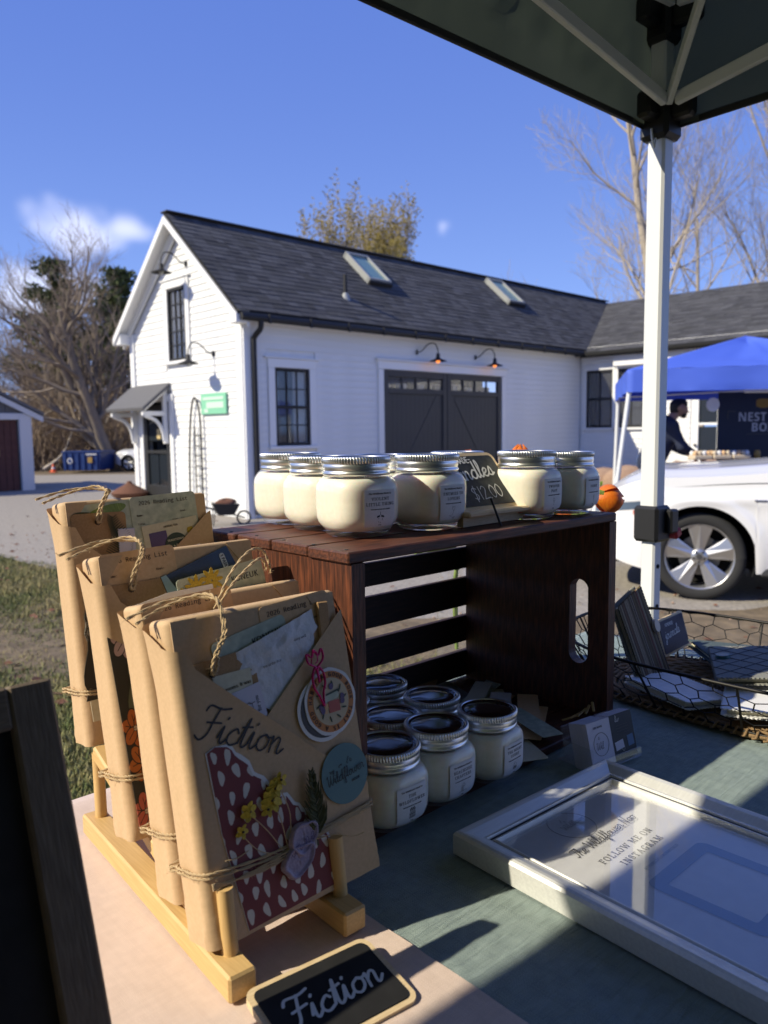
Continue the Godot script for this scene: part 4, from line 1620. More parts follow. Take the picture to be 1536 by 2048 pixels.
func car_wheel(c: Node3D, at: Vector3, sd: float) -> void:
	var o := Node3D.new()
	o.name = "wheel"
	c.add_child(o, true)
	o.position = at
	if sd < 0:
		o.rotation_degrees.y = 180
	# local z points out of the car
	var s := st_new()
	var pr := [Vector2(.255, -.11), Vector2(.31, -.115), Vector2(.338, -.10), Vector2(.345, -.06), Vector2(.345, .06), Vector2(.338, .095), Vector2(.31, .11), Vector2(.262, .108), Vector2(.258, .10)]
	surf(s, 48, pr.size() - 1, func(u: float, v: float):
		var p: Vector2 = pr[int(round(v * (pr.size() - 1)))]
		return Vector3(p.x * cos(u * TAU), p.x * sin(u * TAU), p.y))
	part(o, "tyre", fin(s), M.rubber)
	s = st_new()
	var rp := [Vector2(.235, -.09), Vector2(.24, .07), Vector2(.252, .10), Vector2(.264, .104), Vector2(.264, .098)]
	surf(s, 48, rp.size() - 1, func(u: float, v: float):
		var p: Vector2 = rp[int(round(v * (rp.size() - 1)))]
		return Vector3(p.x * cos(u * TAU), p.x * sin(u * TAU), p.y))
	part(o, "rim", fin(s), M.alloy)
	for k in 5:
		var sp := st_new()
		var an := TAU * k / 5.0 + .30
		var d := Vector3(cos(an), sin(an), 0)
		var e := Vector3(-sin(an), cos(an), 0)
		var q := [d * .05 + e * .032, d * .16 + e * .050, d * .250 + e * .098, d * .250 - e * .098, d * .16 - e * .050, d * .05 - e * .032]
		var z := [.075, .085, .092, .092, .085, .075]
		var top := []
		var low := []
		for i in 6:
			top.append(q[i] * Vector3(1, 1, 0) + Vector3(0, 0, z[i] - (.0 if i in [1, 4] else .006)))
			low.append(q[i] + Vector3(0, 0, .03))
		# two facets that meet in a raised spine
		var sa := d * .05 + Vector3(0, 0, .082)
		var sb := d * .25 + Vector3(0, 0, .102)
		face(sp, [top[0], top[1], top[2], sb, sa], Vector3.BACK)
		face(sp, [top[5], top[4], top[3], sb, sa], Vector3.BACK)
		for i in 6:
			var j := (i + 1) % 6
			face(sp, [top[i], top[j], low[j], low[i]], (q[i] + q[j]) * .5 - d * .15)
		part(o, "spoke", fin(sp), M.alloy)
	s = st_new()
	surf(s, 24, 3, func(u: float, v: float): return Vector3(cos(u * TAU), sin(u * TAU), 0) * [.066, .062, .03, .0][int(round(v * 3))] + Vector3(0, 0, [.04, .085, .09, .09][int(round(v * 3))]))
	part(o, "hub", fin(s), M.alloy)
	for k in 5:
		var a := TAU * k / 5.0 + .9
		var cy := CylinderMesh.new()
		cy.top_radius = .009
		cy.bottom_radius = .011
		cy.height = .03
		cy.radial_segments = 8
		part(o, "wheel_nut", cy, M.grey_plastic, Vector3(cos(a) * .043, sin(a) * .043, .085), Vector3(90, 0, 0))
	var cap := CylinderMesh.new()
	cap.top_radius = .021
	cap.bottom_radius = .023
	cap.height = .03
	part(o, "hub_cap", cap, M.grey_plastic, Vector3(0, 0, .088), Vector3(90, 0, 0))
	var dk := CylinderMesh.new()
	dk.top_radius = .16
	dk.bottom_radius = .16
	dk.height = .012
	part(o, "brake_disc", dk, M.brake_grey, Vector3(0, 0, -.02), Vector3(90, 0, 0))
	part(o, "caliper", bx(Vector3(.07, .14, .06), .015), M.brake_grey, Vector3(.14, .05, -.0), Vector3(0, 0, 20))
	var bk := CylinderMesh.new()
	bk.top_radius = .24
	bk.bottom_radius = .24
	bk.height = .01
	part(o, "wheel_back", bk, M.dark_inner, Vector3(0, 0, -.085), Vector3(90, 0, 0))


func car() -> void:
	var c := thing("parked_car", "white car with five-spoke alloy wheel standing behind the canopy pole", "car", V(2.80, -.135, 6.86), -22.0)
	car_body(c, 30)
	# left headlamp, wrapping round the wing, with its amber reflector
	for sd in [1.0, -1.0]:
		var s := st_new()
		surf(s, 14, 8, func(a: float, v: float):
			var x := lerpf(-.82, -.34, a)
			var y := lerpf(.665 + .07 * a, lerpf(.735, .79, a), v)
			return Vector3(x, y, sd * (car_half(x, y) + .006)), sd < 0)
		part(c, "headlight", fin(s), M.lamp_glass)
		s = st_new()
		surf(s, 6, 6, func(a: float, v: float):
			var x := lerpf(-.50, -.33, a)
			var y := lerpf(.668 + .045 * a, .70 + .085 * a, v)
			return Vector3(x, y, sd * (car_half(x, y) + .011)), sd < 0)
		part(c, "side_marker", fin(s), M.amber)
		var b := Buf.new()
		var pp := PackedVector3Array()
		for k in 12:
			var y := lerpf(.25, 1.04, k / 11.0)
			pp.append(Vector3(.56 + .02 * sin(y * 3.0), y, sd * (car_half(.56, y) + .0005)))
		b.tube(pp, PackedFloat32Array([.006]), 4)
		part(c, "door_gap", b.mesh(), M.dark_inner)
		b = Buf.new()
		pp = PackedVector3Array()
		for k in 14:
			var x := lerpf(-.42, .56, k / 13.0)
			pp.append(Vector3(x, .88 + .05 * smoothstep(-.5, .5, x), sd * (car_half(x, .9) - .002)))
		b.tube(pp, PackedFloat32Array([.0035]), 4)
		part(c, "bonnet_gap", b.mesh(), M.grey_plastic)
		part(c, "door_handle", bx(Vector3(.20, .03, .03), .012), M.car_white, Vector3(1.45, .86, sd * (car_half(1.45, .86) + .012)))
		part(c, "sill_trim", bx(Vector3(1.85, .07, .03), .012), M.grey_plastic, Vector3(1.36, .25, sd * (car_half(1.3, .25) + .002)))
		part(c, "wing_badge", bx(Vector3(.09, .012, .01), .003), M.chrome, Vector3(.42, .80, sd * (car_half(.42, .8) + .004)))


# ---------------------------------------------------------------- blue tent, its keeper and wares
func tent_cover(s: SurfaceTool, half: float, drop: float, peak: float, wr: float) -> void:
	# four slopes that sag between ridge and eave, and a hanging valance; y = 0 at the eave
	for k in 4:
		var R := Basis(Vector3.UP, k * PI / 2)
		surf(s, 24, 14, func(a: float, v: float):
			var t := a * 2.0 - 1.0
			var w := half * (1.0 - v)
			var y := peak * v - .10 * sin(v * PI) * (1.0 - t * t)
			y += wr * wob.get_noise_2d(t * w * 2.2 + k * 9.0, v * 4.0) * (1.0 - absf(t)) * 2.0
			return R * Vector3(t * w, y, half - half * v), false)
		surf(s, 40, 5, func(a: float, v: float):
			var t := a * 2.0 - 1.0
			var z := half + wr * 1.2 * sin(t * 9.0 + k) * v * (1.0 - pow(absf(t), 4.0)) + wr * wob.get_noise_2d(t * 5.0, v * 2.0 + k * 7.0) * v * (1.0 - pow(absf(t), 4.0))
			return R * Vector3(t * half, -drop * v, z), true)


func blue_tent() -> void:
	var o := thing("blue_tent", "bright blue pop-up tent on white legs behind the parked car", "tent", V(4.73, -.15, 10.3), -14.0)
	var s := st_new()
	tent_cover(s, 1.55, .26, .50, .02)
	part(o, "tent_cover", fin(s), M.tent_blue, Vector3(0, 2.05, 0))
	for q in [[-1.5, 1.5, -.22], [1.5, 1.5, .1], [-1.5, -1.5, -.05], [1.5, -1.5, .1]]:
		var b := Buf.new()
		b.line(Vector3(q[0], 2.0, q[1]), Vector3(q[0] + q[2], 0, q[1]), .028, 4)
		part(o, "leg", b.mesh(), M.white_metal)
	for q in [[Vector3(-1.5, 1.85, 1.5), Vector3(1.5, 1.95, 1.5)], [Vector3(-1.5, 1.85, -1.5), Vector3(1.5, 1.95, -1.5)], [Vector3(-1.5, 1.85, 1.5), Vector3(0, 2.5, 0)], [Vector3(1.5, 1.85, 1.5), Vector3(0, 2.5, 0)]]:
		var b := Buf.new()
		b.line(q[0], q[1], .014, 4)
		part(o, "truss_bar", b.mesh(), M.white_metal)
	# banner on the tent's back
	var bn := thing("banner", "dark navy banner with pale lettering under a gold nest, hung below the blue tent", "banner", V(4.25, .62, 9.95), 0.0)
	part(bn, "banner_sheet", bx(Vector3(1.3, 1.04, .01), .002), M.navy_banner, Vector3(.65, .52, 0))
	text(bn, "lettering", "NEST", .150, SANSB, M.banner_text, Vector3(.435, .725, .009))
	text(bn, "lettering", "BOX", .150, SANSB, M.banner_text, Vector3(.575, .595, .009))
	part(bn, "rule", bx(Vector3(.5, .008, .003)), M.grey_plastic, Vector3(.62, .51, .008))
	part(bn, "corner_mark", bx(Vector3(.10, .010, .003)), M.grey_plastic, Vector3(.17, .80, .008))
	part(bn, "corner_mark", bx(Vector3(.010, .10, .003)), M.grey_plastic, Vector3(.125, .75, .008))
	var b := Buf.new()
	var r := RandomNumberGenerator.new()
	r.seed = 3
	for k in 9:
		var pts := PackedVector3Array()
		for j in 17:
			var a := TAU * j / 16.0
			pts.append(Vector3(.57 + cos(a) * (.085 + r.randf_range(-.008, .008)), .915 + sin(a) * (.026 + k * .0012) - k * .006 + .012, .008))
		b.tube(pts, PackedFloat32Array([.005]), 4)
	part(bn, "nest_emblem", b.mesh(), M.gold)
	# trestle and boxes of food
	var tb := thing("market_table", "brown folding table under the blue tent, stacked with food boxes", "table", V(4.15, -.15, 9.55), 8.0)
	part(tb, "tabletop", bx(Vector3(1.6, .03, .6), .006), M.rust, Vector3(.2, .84, 0))
	for q in [[-.55, -.25], [.95, -.25], [-.55, .25], [.95, .25]]:
		b = Buf.new()
		b.line(Vector3(q[0], 0, q[1]), Vector3(q[0], .83, q[1]), .02, 6)
		part(tb, "leg", b.mesh(), M.rust)
	for row in 2:
		for k in 3:
			var cx := -.40 + k * .25 + row * .04
			var box_at := tb.to_global(Vector3(cx, .86 + row * .125, .12))
			var fbx := thing("egg_carton", "%s pale carton on the %s layer of the table under the blue tent" % [["left", "middle", "right"][k], ["lower", "upper"][row]], "carton", box_at, 8.0, "cartons on the market table")
			part(fbx, "tray", bx(Vector3(.235, .05, .16), .01), M.jar_food if row else M.rust, Vector3(0, .028, 0))
			for j in 8:
				var sp := SphereMesh.new()
				sp.radius = .029
				sp.height = .07
				sp.radial_segments = 10
				sp.rings = 6
				part(fbx, "egg", sp, [M.jar_food, M.white_card, M.buff_card][(j * 7 + k + row) % 3], Vector3(-.085 + (j % 4) * .057, .075, -.035 + (j / 4) * .07))
	var tub := thing("black_tub", "low black tub at the right end of the market table", "tub", tb.to_global(Vector3(.55, .86, .1)), 8.0)
	part(tub, "tub_body", bx(Vector3(.5, .10, .3), .02), M.black_plastic, Vector3(0, .05, 0))
	part(tub, "tub_rim", bx(Vector3(.53, .02, .33), .008), M.black_plastic, Vector3(0, .105, 0))
	var jr := thing("food_jar", "small jar beside the egg cartons under the blue tent", "jar", tb.to_global(Vector3(.37, .99, .14)), 0.0)
	s = st_new()
	lathe(s, [Vector2(0, 0), Vector2(.035, 0), Vector2(.038, .07), Vector2(.028, .085), Vector2(.03, .10), Vector2(0, .10)], 14)
	part(jr, "jar_body", fin(s), M.gold)
	var pl := thing("paper_plate", "round white plate hanging below the blue tent's front edge", "plate", V(4.08, 1.50, 9.7), 8.0)
	part(pl, "plate_disc", plate(oval(.085, .085), .006, .012), M.white_card)
	var lb := thing("strip_light", "white strip lamp under the rim of the blue tent", "strip light", V(4.47, 1.655, 9.4), 4.0)
	part(lb, "lamp_case", bx(Vector3(.30, .06, .05), .012), M.white_card)
	person_at_table()


# ---------------------------------------------------------------- a body from tapered capsules with a smooth union, meshed as surface nets
func blob(caps: Array, cell: float, k: float, s: SurfaceTool, cut = null) -> void:
	var lo := Vector3(1e9, 1e9, 1e9)
	var hi := -lo
	for c in caps:
		var rr: float = maxf(c[2], c[3]) + k + cell * 2.0
		lo = lo.min(c[0] - Vector3.ONE * rr).min(c[1] - Vector3.ONE * rr)
		hi = hi.max(c[0] + Vector3.ONE * rr).max(c[1] + Vector3.ONE * rr)
	var n := Vector3i(((hi - lo) / cell).ceil()) + Vector3i.ONE
	var g := PackedFloat32Array()
	g.resize(n.x * n.y * n.z)
	g.fill(1e3)
	for c in caps:
		var a: Vector3 = c[0]
		var b: Vector3 = c[1]
		var rr: float = maxf(c[2], c[3]) + k + cell * 1.5
		var l0 := Vector3i(((a.min(b) - Vector3.ONE * rr - lo) / cell).floor()).clamp(Vector3i.ZERO, n - Vector3i.ONE)
		var h0 := Vector3i(((a.max(b) + Vector3.ONE * rr - lo) / cell).ceil()).clamp(Vector3i.ZERO, n - Vector3i.ONE)
		var ab := b - a
		var l2 := maxf(ab.length_squared(), 1e-9)
		for z in range(l0.z, h0.z + 1):
			for y in range(l0.y, h0.y + 1):
				for x in range(l0.x, h0.x + 1):
					var p := lo + Vector3(x, y, z) * cell
					var t := clampf((p - a).dot(ab) / l2, 0, 1)
					var d := p.distance_to(a + ab * t) - lerpf(c[2], c[3], t)
					var i := (z * n.y + y) * n.x + x
					var e := g[i]
					var hh := clampf(.5 + .5 * (e - d) / k, 0, 1)
					g[i] = lerpf(e, d, hh) - k * hh * (1.0 - hh) if e < 900.0 else d
	if cut != null:
		for z in n.z:
			for y in n.y:
				for x in n.x:
					var i := (z * n.y + y) * n.x + x
					g[i] = maxf(g[i], cut.call(lo + Vector3(x, y, z) * cell))
	var vid := {}
	var vs := PackedVector3Array()
	var at := func(x, y, z): return g[(z * n.y + y) * n.x + x]
	for z in n.z - 1:
		for y in n.y - 1:
			for x in n.x - 1:
				var sum := Vector3.ZERO
				var m := 0
				var base := (z * n.y + y) * n.x + x
				var v0 := g[base]
				var same := true
				for q in [1, n.x, n.x + 1, n.x * n.y, n.x * n.y + 1, n.x * n.y + n.x, n.x * n.y + n.x + 1]:
					if (g[base + q] < 0.0) != (v0 < 0.0):
						same = false
						break
				if same:
					continue
				var cr := []
				for q in 8:
					cr.append(at.call(x + (q & 1), y + ((q >> 1) & 1), z + (q >> 2)))
				for e in [[0, 1], [2, 3], [4, 5], [6, 7], [0, 2], [1, 3], [4, 6], [5, 7], [0, 4], [1, 5], [2, 6], [3, 7]]:
					var a: float = cr[e[0]]
					var b: float = cr[e[1]]
					if (a < 0.0) != (b < 0.0):
						var t := a / (a - b)
						var pa := Vector3(e[0] & 1, (e[0] >> 1) & 1, e[0] >> 2)
						var pb := Vector3(e[1] & 1, (e[1] >> 1) & 1, e[1] >> 2)
						sum += pa.lerp(pb, t)
						m += 1
				vid[base] = vs.size()
				vs.append(lo + (Vector3(x, y, z) + sum / m) * cell)
	s.set_smooth_group(0)
	var st := [1, n.x, n.x * n.y]
	for z in range(1, n.z - 1):
		for y in range(1, n.y - 1):
			for x in range(1, n.x - 1):
				var base := (z * n.y + y) * n.x + x
				for ax in 3:
					var a := g[base]
					var b := g[base + st[ax]]
					if (a < 0.0) != (b < 0.0):
						var o1: int = st[(ax + 1) % 3]
						var o2: int = st[(ax + 2) % 3]
						var q := [base, base - o1, base - o1 - o2, base - o2]
						if not (vid.has(q[0]) and vid.has(q[1]) and vid.has(q[2]) and vid.has(q[3])):
							continue
						for i in ([0, 2, 1, 0, 3, 2] if a < 0.0 else [0, 1, 2, 0, 2, 3]):
							s.add_vertex(vs[vid[q[i]]])


func person_at_table() -> void:
	# stands side-on, bent over the table, one arm reaching to the cartons; local x points the way the person faces
	var P := thing("person", "person in a navy hoodie and jeans bending over the table under the blue tent", "person", V(3.42, -.15, 9.98), 6.0)
	var hip := Vector3(0, .92, 0)
	var chest := Vector3(.16, 1.30, 0)
	var neck := Vector3(.25, 1.47, 0)
	var head := Vector3(.37, 1.60, 0)
	var sh := [Vector3(.19, 1.40, .18), Vector3(.19, 1.40, -.18)]
	var elb := [Vector3(.30, 1.14, .23), Vector3(.32, 1.16, -.22)]
	var wr := [Vector3(.52, 1.02, .20), Vector3(.58, 1.03, -.18)]
	var body := [[hip, chest, .145, .165], [chest, neck, .12, .06], [neck, head - Vector3(.03, .02, 0), .058, .06], [hip + Vector3(0, 0, .08), hip - Vector3(0, 0, .08), .13, .13]]
	var top := [[hip + Vector3(0, .02, 0), chest, .165, .185], [chest, Vector3(.22, 1.43, 0), .16, .10], [sh[0], sh[1], .075, .075], [Vector3(.17, 1.46, -.07), Vector3(.17, 1.46, .07), .06, .06]]
	var legs := [[hip + Vector3(0, .02, .07), hip + Vector3(0, .02, -.07), .15, .15]]
	for k in 2:
		var sd := .10 if k == 0 else -.10
		var kn := Vector3(.02 + .04 * k, .50, sd)
		var an := Vector3(-.04 + .10 * k, .09, sd * 1.1)
		body += [[sh[k], elb[k], .048, .04], [elb[k], wr[k], .040, .027], [hip + Vector3(0, 0, sd * .8), kn, .085, .055], [kn, an, .05, .036], [an, an + Vector3(.15, -.05, 0), .04, .035]]
		top += [[sh[k], elb[k], .066, .058], [elb[k], elb[k].lerp(wr[k], .88), .056, .042]]
		legs += [[hip + Vector3(0, 0, sd * .8), kn, .105, .075], [kn, an, .072, .062]]
	var s := st_new(0)
	blob(body, .022, .03, s)
	# head: skull, jaw, nose, brow, ears; five fingers a hand, on finer grids
	blob([[head + Vector3(-.015, .03, 0), head + Vector3(.02, .0, 0), .088, .082], [head + Vector3(.035, -.04, 0), head + Vector3(.06, -.075, 0), .055, .036], [head + Vector3(.095, .0, 0), head + Vector3(.115, -.025, 0), .010, .014], [head + Vector3(.08, .022, .03), head + Vector3(.08, .022, -.03), .014, .014], [head + Vector3(.088, -.055, .016), head + Vector3(.088, -.055, -.016), .011, .011], [head + Vector3(-.005, -.01, .082), head + Vector3(-.01, .02, .086), .014, .018], [head + Vector3(-.005, -.01, -.082), head + Vector3(-.01, .02, -.086), .014, .018]], .012, .02, s)
	for k in 2:
		var d: Vector3 = (wr[k] - elb[k]).normalized()
		var e := Vector3(0, 0, 1)
		var palm: Vector3 = wr[k] + d * .08
		var fingers := [[wr[k], palm, .026, .034], [wr[k] + e * .012, palm + e * .022, .022, .022], [wr[k] - e * .012, palm - e * .022, .022, .022]]
		for j in 4:
			var o := palm + e * (-.030 + .020 * j)
			var m: Vector3 = o + d * [.035, .042, .044, .036][j] + Vector3(0, -.010, 0)
			fingers += [[o, m, .0095, .009], [m, m + d * .022 + Vector3(0, -.028, 0), .009, .008]]
		var th: Vector3 = wr[k] + d * .03 + e * (.03 if k == 1 else -.03)
		fingers += [[th, th + d * .035 + e * (.03 if k == 1 else -.03), .012, .010], [th + d * .035 + e * (.03 if k == 1 else -.03), th + d * .062 + e * (.03 if k == 1 else -.03) + Vector3(0, -.015, 0), .010, .008]]
		blob(fingers, .007, .008, s)
	part(P, "body", fin(s), M.skin)
	s = st_new(0)
	blob(top, .022, .05, s)
	part(P, "hoodie", fin(s), M.hoodie_navy)
	s = st_new(0)
	blob(legs, .022, .03, s)
	part(P, "jeans", fin(s), M.jeans)
	s = st_new(0)
	blob([[head + Vector3(-.03, .06, 0), head + Vector3(.03, .068, 0), .082, .072], [head + Vector3(-.055, .0, 0), head + Vector3(-.045, .05, 0), .07, .08], [head + Vector3(.06, -.075, 0), head + Vector3(.035, -.06, .04), .032, .03], [head + Vector3(.06, -.075, 0), head + Vector3(.035, -.06, -.04), .032, .03]], .012, .015, s)
	part(P, "hair", fin(s), M.hair_black)
	for k in 2:
		var sd := .11 if k == 0 else -.11
		s = st_new(0)
		blob([[Vector3(-.05 + .10 * k, .05, sd), Vector3(.14 + .10 * k, .035, sd), .052, .045]], .014, .02, s)
		part(P, "shoe", fin(s), M.shoe)
	for k in 2:
		var ey := SphereMesh.new()
		ey.radius = .011
		ey.height = .022
		part(P, "eye", ey, M.white_card, head + Vector3(.082, .004, .03 - .06 * k))


# ---------------------------------------------------------------- the pop-up canopy overhead
func canopy() -> void:
	var K := thing("canopy", "dark grey-green pop-up canopy on a white square pole, wrinkled cloth over folding trusses", "canopy", TU(1.514, 0, .802) - Vector3(0, TT, 0), 41.0)
	# local: the near right pole is the origin, the roof runs to -x and +z; eave hem at y = 1.81
	var W := 3.0
	var hem := 1.812
	var eave := hem + .23
	var posts := [Vector3(0, 0, 0), Vector3(-W, 0, 0), Vector3(0, 0, W), Vector3(-W, 0, W)]
	for k in 4:
		var q: Vector3 = posts[k]
		var y0 := -.07 if k == 0 else 0.0
		var s := st_new()
		box(s, q + Vector3(0, (y0 + .99) / 2, 0), Vector3(.031, .99 - y0, .031), .004)
		part(K, "inner_leg", fin(s), M.white_metal)
		s = st_new()
		box(s, q + Vector3(0, (1.02 + hem - .02) / 2, 0), Vector3(.038, hem - .02 - 1.02, .038), .005)
		box(s, q + Vector3(0, (hem + eave) / 2, 0), Vector3(.034, eave - hem + .02, .034), .004)
		part(K, "leg", fin(s), M.white_metal)
		s = st_new()
		box(s, q + Vector3(0, 1.02, 0), Vector3(.056, .075, .056), .006)
		box(s, q + Vector3(.020, 1.025, .034), Vector3(.03, .05, .016), .004)
		part(K, "height_clamp", fin(s), M.black_plastic)
		s = st_new()
		box(s, q + Vector3(.038, 1.025, .022), Vector3(.016, .046, .012), .003)
		box(s, q + Vector3(.040, .998, .030), Vector3(.024, .02, .022), .004, Basis(Vector3.BACK, .4))
		part(K, "release_tab", fin(s), M.red_tag)
		for j in 5:
			var c := CylinderMesh.new()
			c.top_radius = .0045
			c.bottom_radius = .0045
			c.height = .002
			c.radial_segments = 10
			part(K, "pin_hole", c, M.dark_inner, q + Vector3(0, .93 - j * .085, .0165), Vector3(90, 0, 0))
		s = st_new()
		box(s, q + Vector3(0, hem + .015, 0), Vector3(.062, .085, .062), .008)
		box(s, q + Vector3(-.045 if k in [0, 2] else .045, hem + .03, 0), Vector3(.05, .05, .03), .006)
		box(s, q + Vector3(0, hem + .03, .045 if k < 2 else -.045), Vector3(.03, .05, .05), .006)
		part(K, "slider", fin(s), M.black_plastic)
		s = st_new()
		box(s, q + Vector3(0, eave - .02, 0), Vector3(.058, .11, .058), .008)
		box(s, q + Vector3(-.05 if k in [0, 2] else .05, eave - .03, 0), Vector3(.06, .045, .03), .006)
		box(s, q + Vector3(0, eave - .03, .05 if k < 2 else -.05), Vector3(.03, .045, .06), .006)
		part(K, "corner_bracket", fin(s), M.black_plastic)
	# folding trusses: two crossed bars a half side
	var bar := func(a: Vector3, b: Vector3, w: float):
		var s := st_new()
		var d := (b - a).normalized()
		var x := d.cross(Vector3.UP).normalized()
		box(s, (a + b) / 2, Vector3(w * .55, w, a.distance_to(b)), .002, Basis(x, d.cross(x).normalized() * -1.0, d).orthonormalized())
		part(K, "truss_bar", fin(s), M.white_metal)
	for e in [[posts[0], posts[1]], [posts[0], posts[2]], [posts[1], posts[3]], [posts[2], posts[3]]]:
		var inn: Vector3 = (Vector3(-W / 2, 0, W / 2) - (e[0] + e[1]) / 2).normalized() * .035
		for q in [[e[0], e[1]], [e[1], e[0]]]:
			var a: Vector3 = q[0] + inn
			var m: Vector3 = (q[0] + q[1]) / 2 + inn
			var d := (m - a).normalized()
			bar.call(a + d * .05 + Vector3(0, hem + .03, 0), m + Vector3(0, eave + .02, 0), .024)
			bar.call(a + d * .06 + Vector3(0, eave - .03, 0) + inn * .5, m + Vector3(0, hem + .05, 0) + inn * .5, .024)
	var mid := Vector3(-W / 2, eave + .78, W / 2)
	for q in posts:
		var d: Vector3 = (mid - q) * Vector3(1, 0, 1)
		bar.call(q + d.normalized() * .05 + Vector3(0, hem + .03, 0), q + d * .5 + Vector3(0, eave + .34, 0), .022)
		bar.call(q + d.normalized() * .03 + Vector3(0, eave + .01, 0), q + d + Vector3(0, eave + .74, 0), .024)
	part(K, "peak_hub", bx(Vector3(.12, .10, .12), .02), M.black_plastic, mid - Vector3(0, .06, 0))
	# cloth: four slopes and a valance, pulled into folds at the corners
	var s := st_new()
	var c := Vector3(-W / 2, 0, W / 2)
	var half := W / 2 + .022
	for k in 4:
		var R := Basis(Vector3.UP, k * PI / 2)
		surf(s, 70, 26, func(a: float, v: float):
			var t := a * 2.0 - 1.0
			var w := half * (1.0 - v)
			var y := .80 * v - .06 * sin(v * PI) * (1.0 - t * t)
			var near := pow(absf(t), 3.0)
			y += .016 * wob.get_noise_2d(t * w * 4.0 + k * 9.0, v * 5.0 + w * t) * sin(minf(v, .5) * PI)
			y += .010 * sin((t * w * 1.5 + v * 2.0) * 11.0 + k) * (1.0 - v) * near * sin(v * PI)
			return c + R * Vector3(t * w, eave + .035 + y, half * (1.0 - v)))
		surf(s, 130, 10, func(a: float, v: float):
			var t := a * 2.0 - 1.0
			var e := 1.0 - pow(absf(t), 8.0)
			var z := half + e * (.006 * wob.get_noise_2d(t * 6.0 + k * 5.0, v * 1.2) + .007 * wob.get_noise_2d(t * 16.0 + v * 3.0, k * 3.0 + v * 3.0) + .004 * sin((t * 6.0 + v * 2.6) * 3.0) + .009 * pow(maxf(0.0, 1.0 - absf(wob.get_noise_2d(t * 5.0 + v * 1.6 + k * 3.0, v * 1.1 + 2.0)) * 5.0), 2.0)) * sin(v * PI)
			z -= .006 * pow(maxf(0.0, 1.0 - absf(absf(t) - .96) * 22.0), 2.0)
			return c + R * Vector3(t * half, eave + .035 - (eave + .035 - hem) * v, z), true)
	part(K, "canopy_cloth", fin(s), M.canopy_cloth)
	# zipped-in walls on the two sides behind the seller, from hem to grass
	for k in 2:
		s = st_new(0)
		var R := Basis(Vector3.UP, 0.0 if k == 0 else -PI / 2)
		surf(s, 60, 20, func(a: float, v: float):
			var t := a * 2.0 - 1.0
			return c + R * Vector3(t * half, lerpf(hem + .10, .02, v), half - .035 + .02 * wob.get_noise_2d(t * 5.0 + k * 4.0, v * 1.5) + .012 * sin(t * 17.0 + v * 2.0)))
		part(K, "side_wall", fin(s), M.canopy_cloth)
	s = st_new()
	for k in 4:
		var R := Basis(Vector3.UP, k * PI / 2)
		box(s, c + R * Vector3(0, hem + .004, half + .001), Vector3(half * 2, .014, .006) if k % 2 == 0 else Vector3(.006, .014, half * 2), .002)
	part(K, "hem", fin(s), M.black_plastic)
	var tie := Buf.new()
	tie.tube(PackedVector3Array([Vector3(-.034, hem - .01, 0), Vector3(-.038, hem - .03, .004), Vector3(-.033, hem - .045, .006), Vector3(-.028, hem - .028, .006)]), PackedFloat32Array([.0025]), 5)
	part(K, "tie_cord", tie.mesh(), M.white_metal)


# ---------------------------------------------------------------- tables and cloths
func cloth(called: String, label: String, u0: float, u1: float, n0: float, n1: float, lift: float, drop: float, m: Material, sd: float, right_drop := true, left_drop := true) -> void:
	var s := st_new(0)
	var du0 := drop if left_drop else 0.0
	var du1 := drop if right_drop else 0.0
	var fold := func(x: float, a: float, b: float) -> Vector2:
		# along the cloth: (position, how far it hangs)
		if x < a:
			return Vector2(a, a - x)
		if x > b:
			return Vector2(b, x - b)
		return Vector2(x, 0)
	surf(s, 150, 110, func(a: float, v: float):
		var x := lerpf(u0 - du0, u1 + du1, a)
		var z := lerpf(n0 - drop, n1 + drop, v)
		var fx: Vector2 = fold.call(x, u0, u1)
		var fz: Vector2 = fold.call(z, n0, n1)
		var h := maxf(fx.y, fz.y)
		var out := .012 + .05 * minf(h, .3) + .02 * sin((x + z) * 14.0 + sd) * minf(h * 3.0, 1.0)
		var y := lift - h + ((.0022 * wob.get_noise_2d(x * 6.0 + sd, z * 6.0) - .0011) + .0010 * wob.get_noise_2d(x * 30.0 + z * 10.0, z * 8.0 + sd) + .0042 * pow(maxf(0.0, 1.0 - absf(wob.get_noise_2d(x * 2.4 + sd * 2.0, z * 2.4)) * 12.0), 2.0) * smoothstep(.52, .40, z)) * (1.0 if h <= 0.0 else 0.0)
		return Vector3(fx.x + (signf(x - u0 - .01) * out if fx.y > 0 else 0.0), y, -(fz.x + (signf(z - n0 - .01) * out if fz.y > 0 else 0.0))))
	tag(part(self, called, fin(s), m, Vector3(0, TT, 0), Vector3(0, TYAW, 0)), label, "tablecloth")


func folding_table(label: String, u0: float, u1: float) -> void:
	var t := thing("folding_table", label, "table", TU(0, 0, 0), TYAW, "folding tables under the cloths")
	part(t, "tabletop", bx(Vector3(u1 - u0 - .03, .04, .74), .01), M.shed_trim, Vector3((u0 + u1) / 2, -.026, -.528))
	for q in [[u0 + .15, -.25], [u1 - .15, -.25], [u0 + .15, -.80], [u1 - .15, -.80]]:
		var b := Buf.new()
		b.line(Vector3(q[0], -.04, q[1]), Vector3(q[0], -.78, q[1]), .014, 8)
		part(t, "leg", b.mesh(), M.grey_plastic)


func tables() -> void:
	folding_table("folding table under the pink cloth on the left", -1.35, .445)
	folding_table("folding table under the teal gauze cloth on the right", .455, 1.455)
	cloth("teal_tablecloth", "teal gauze tablecloth with crinkled weave under crate, frame and basket", .431, 1.462, .145, .915, .0, .55, M.teal_cloth, 2.0, true, false)
	cloth("pink_tablecloth", "pale pink woven tablecloth under the book stand", -1.37, .438, .14, .91, .0035, .55, M.pink_cloth, 7.0, false, true)


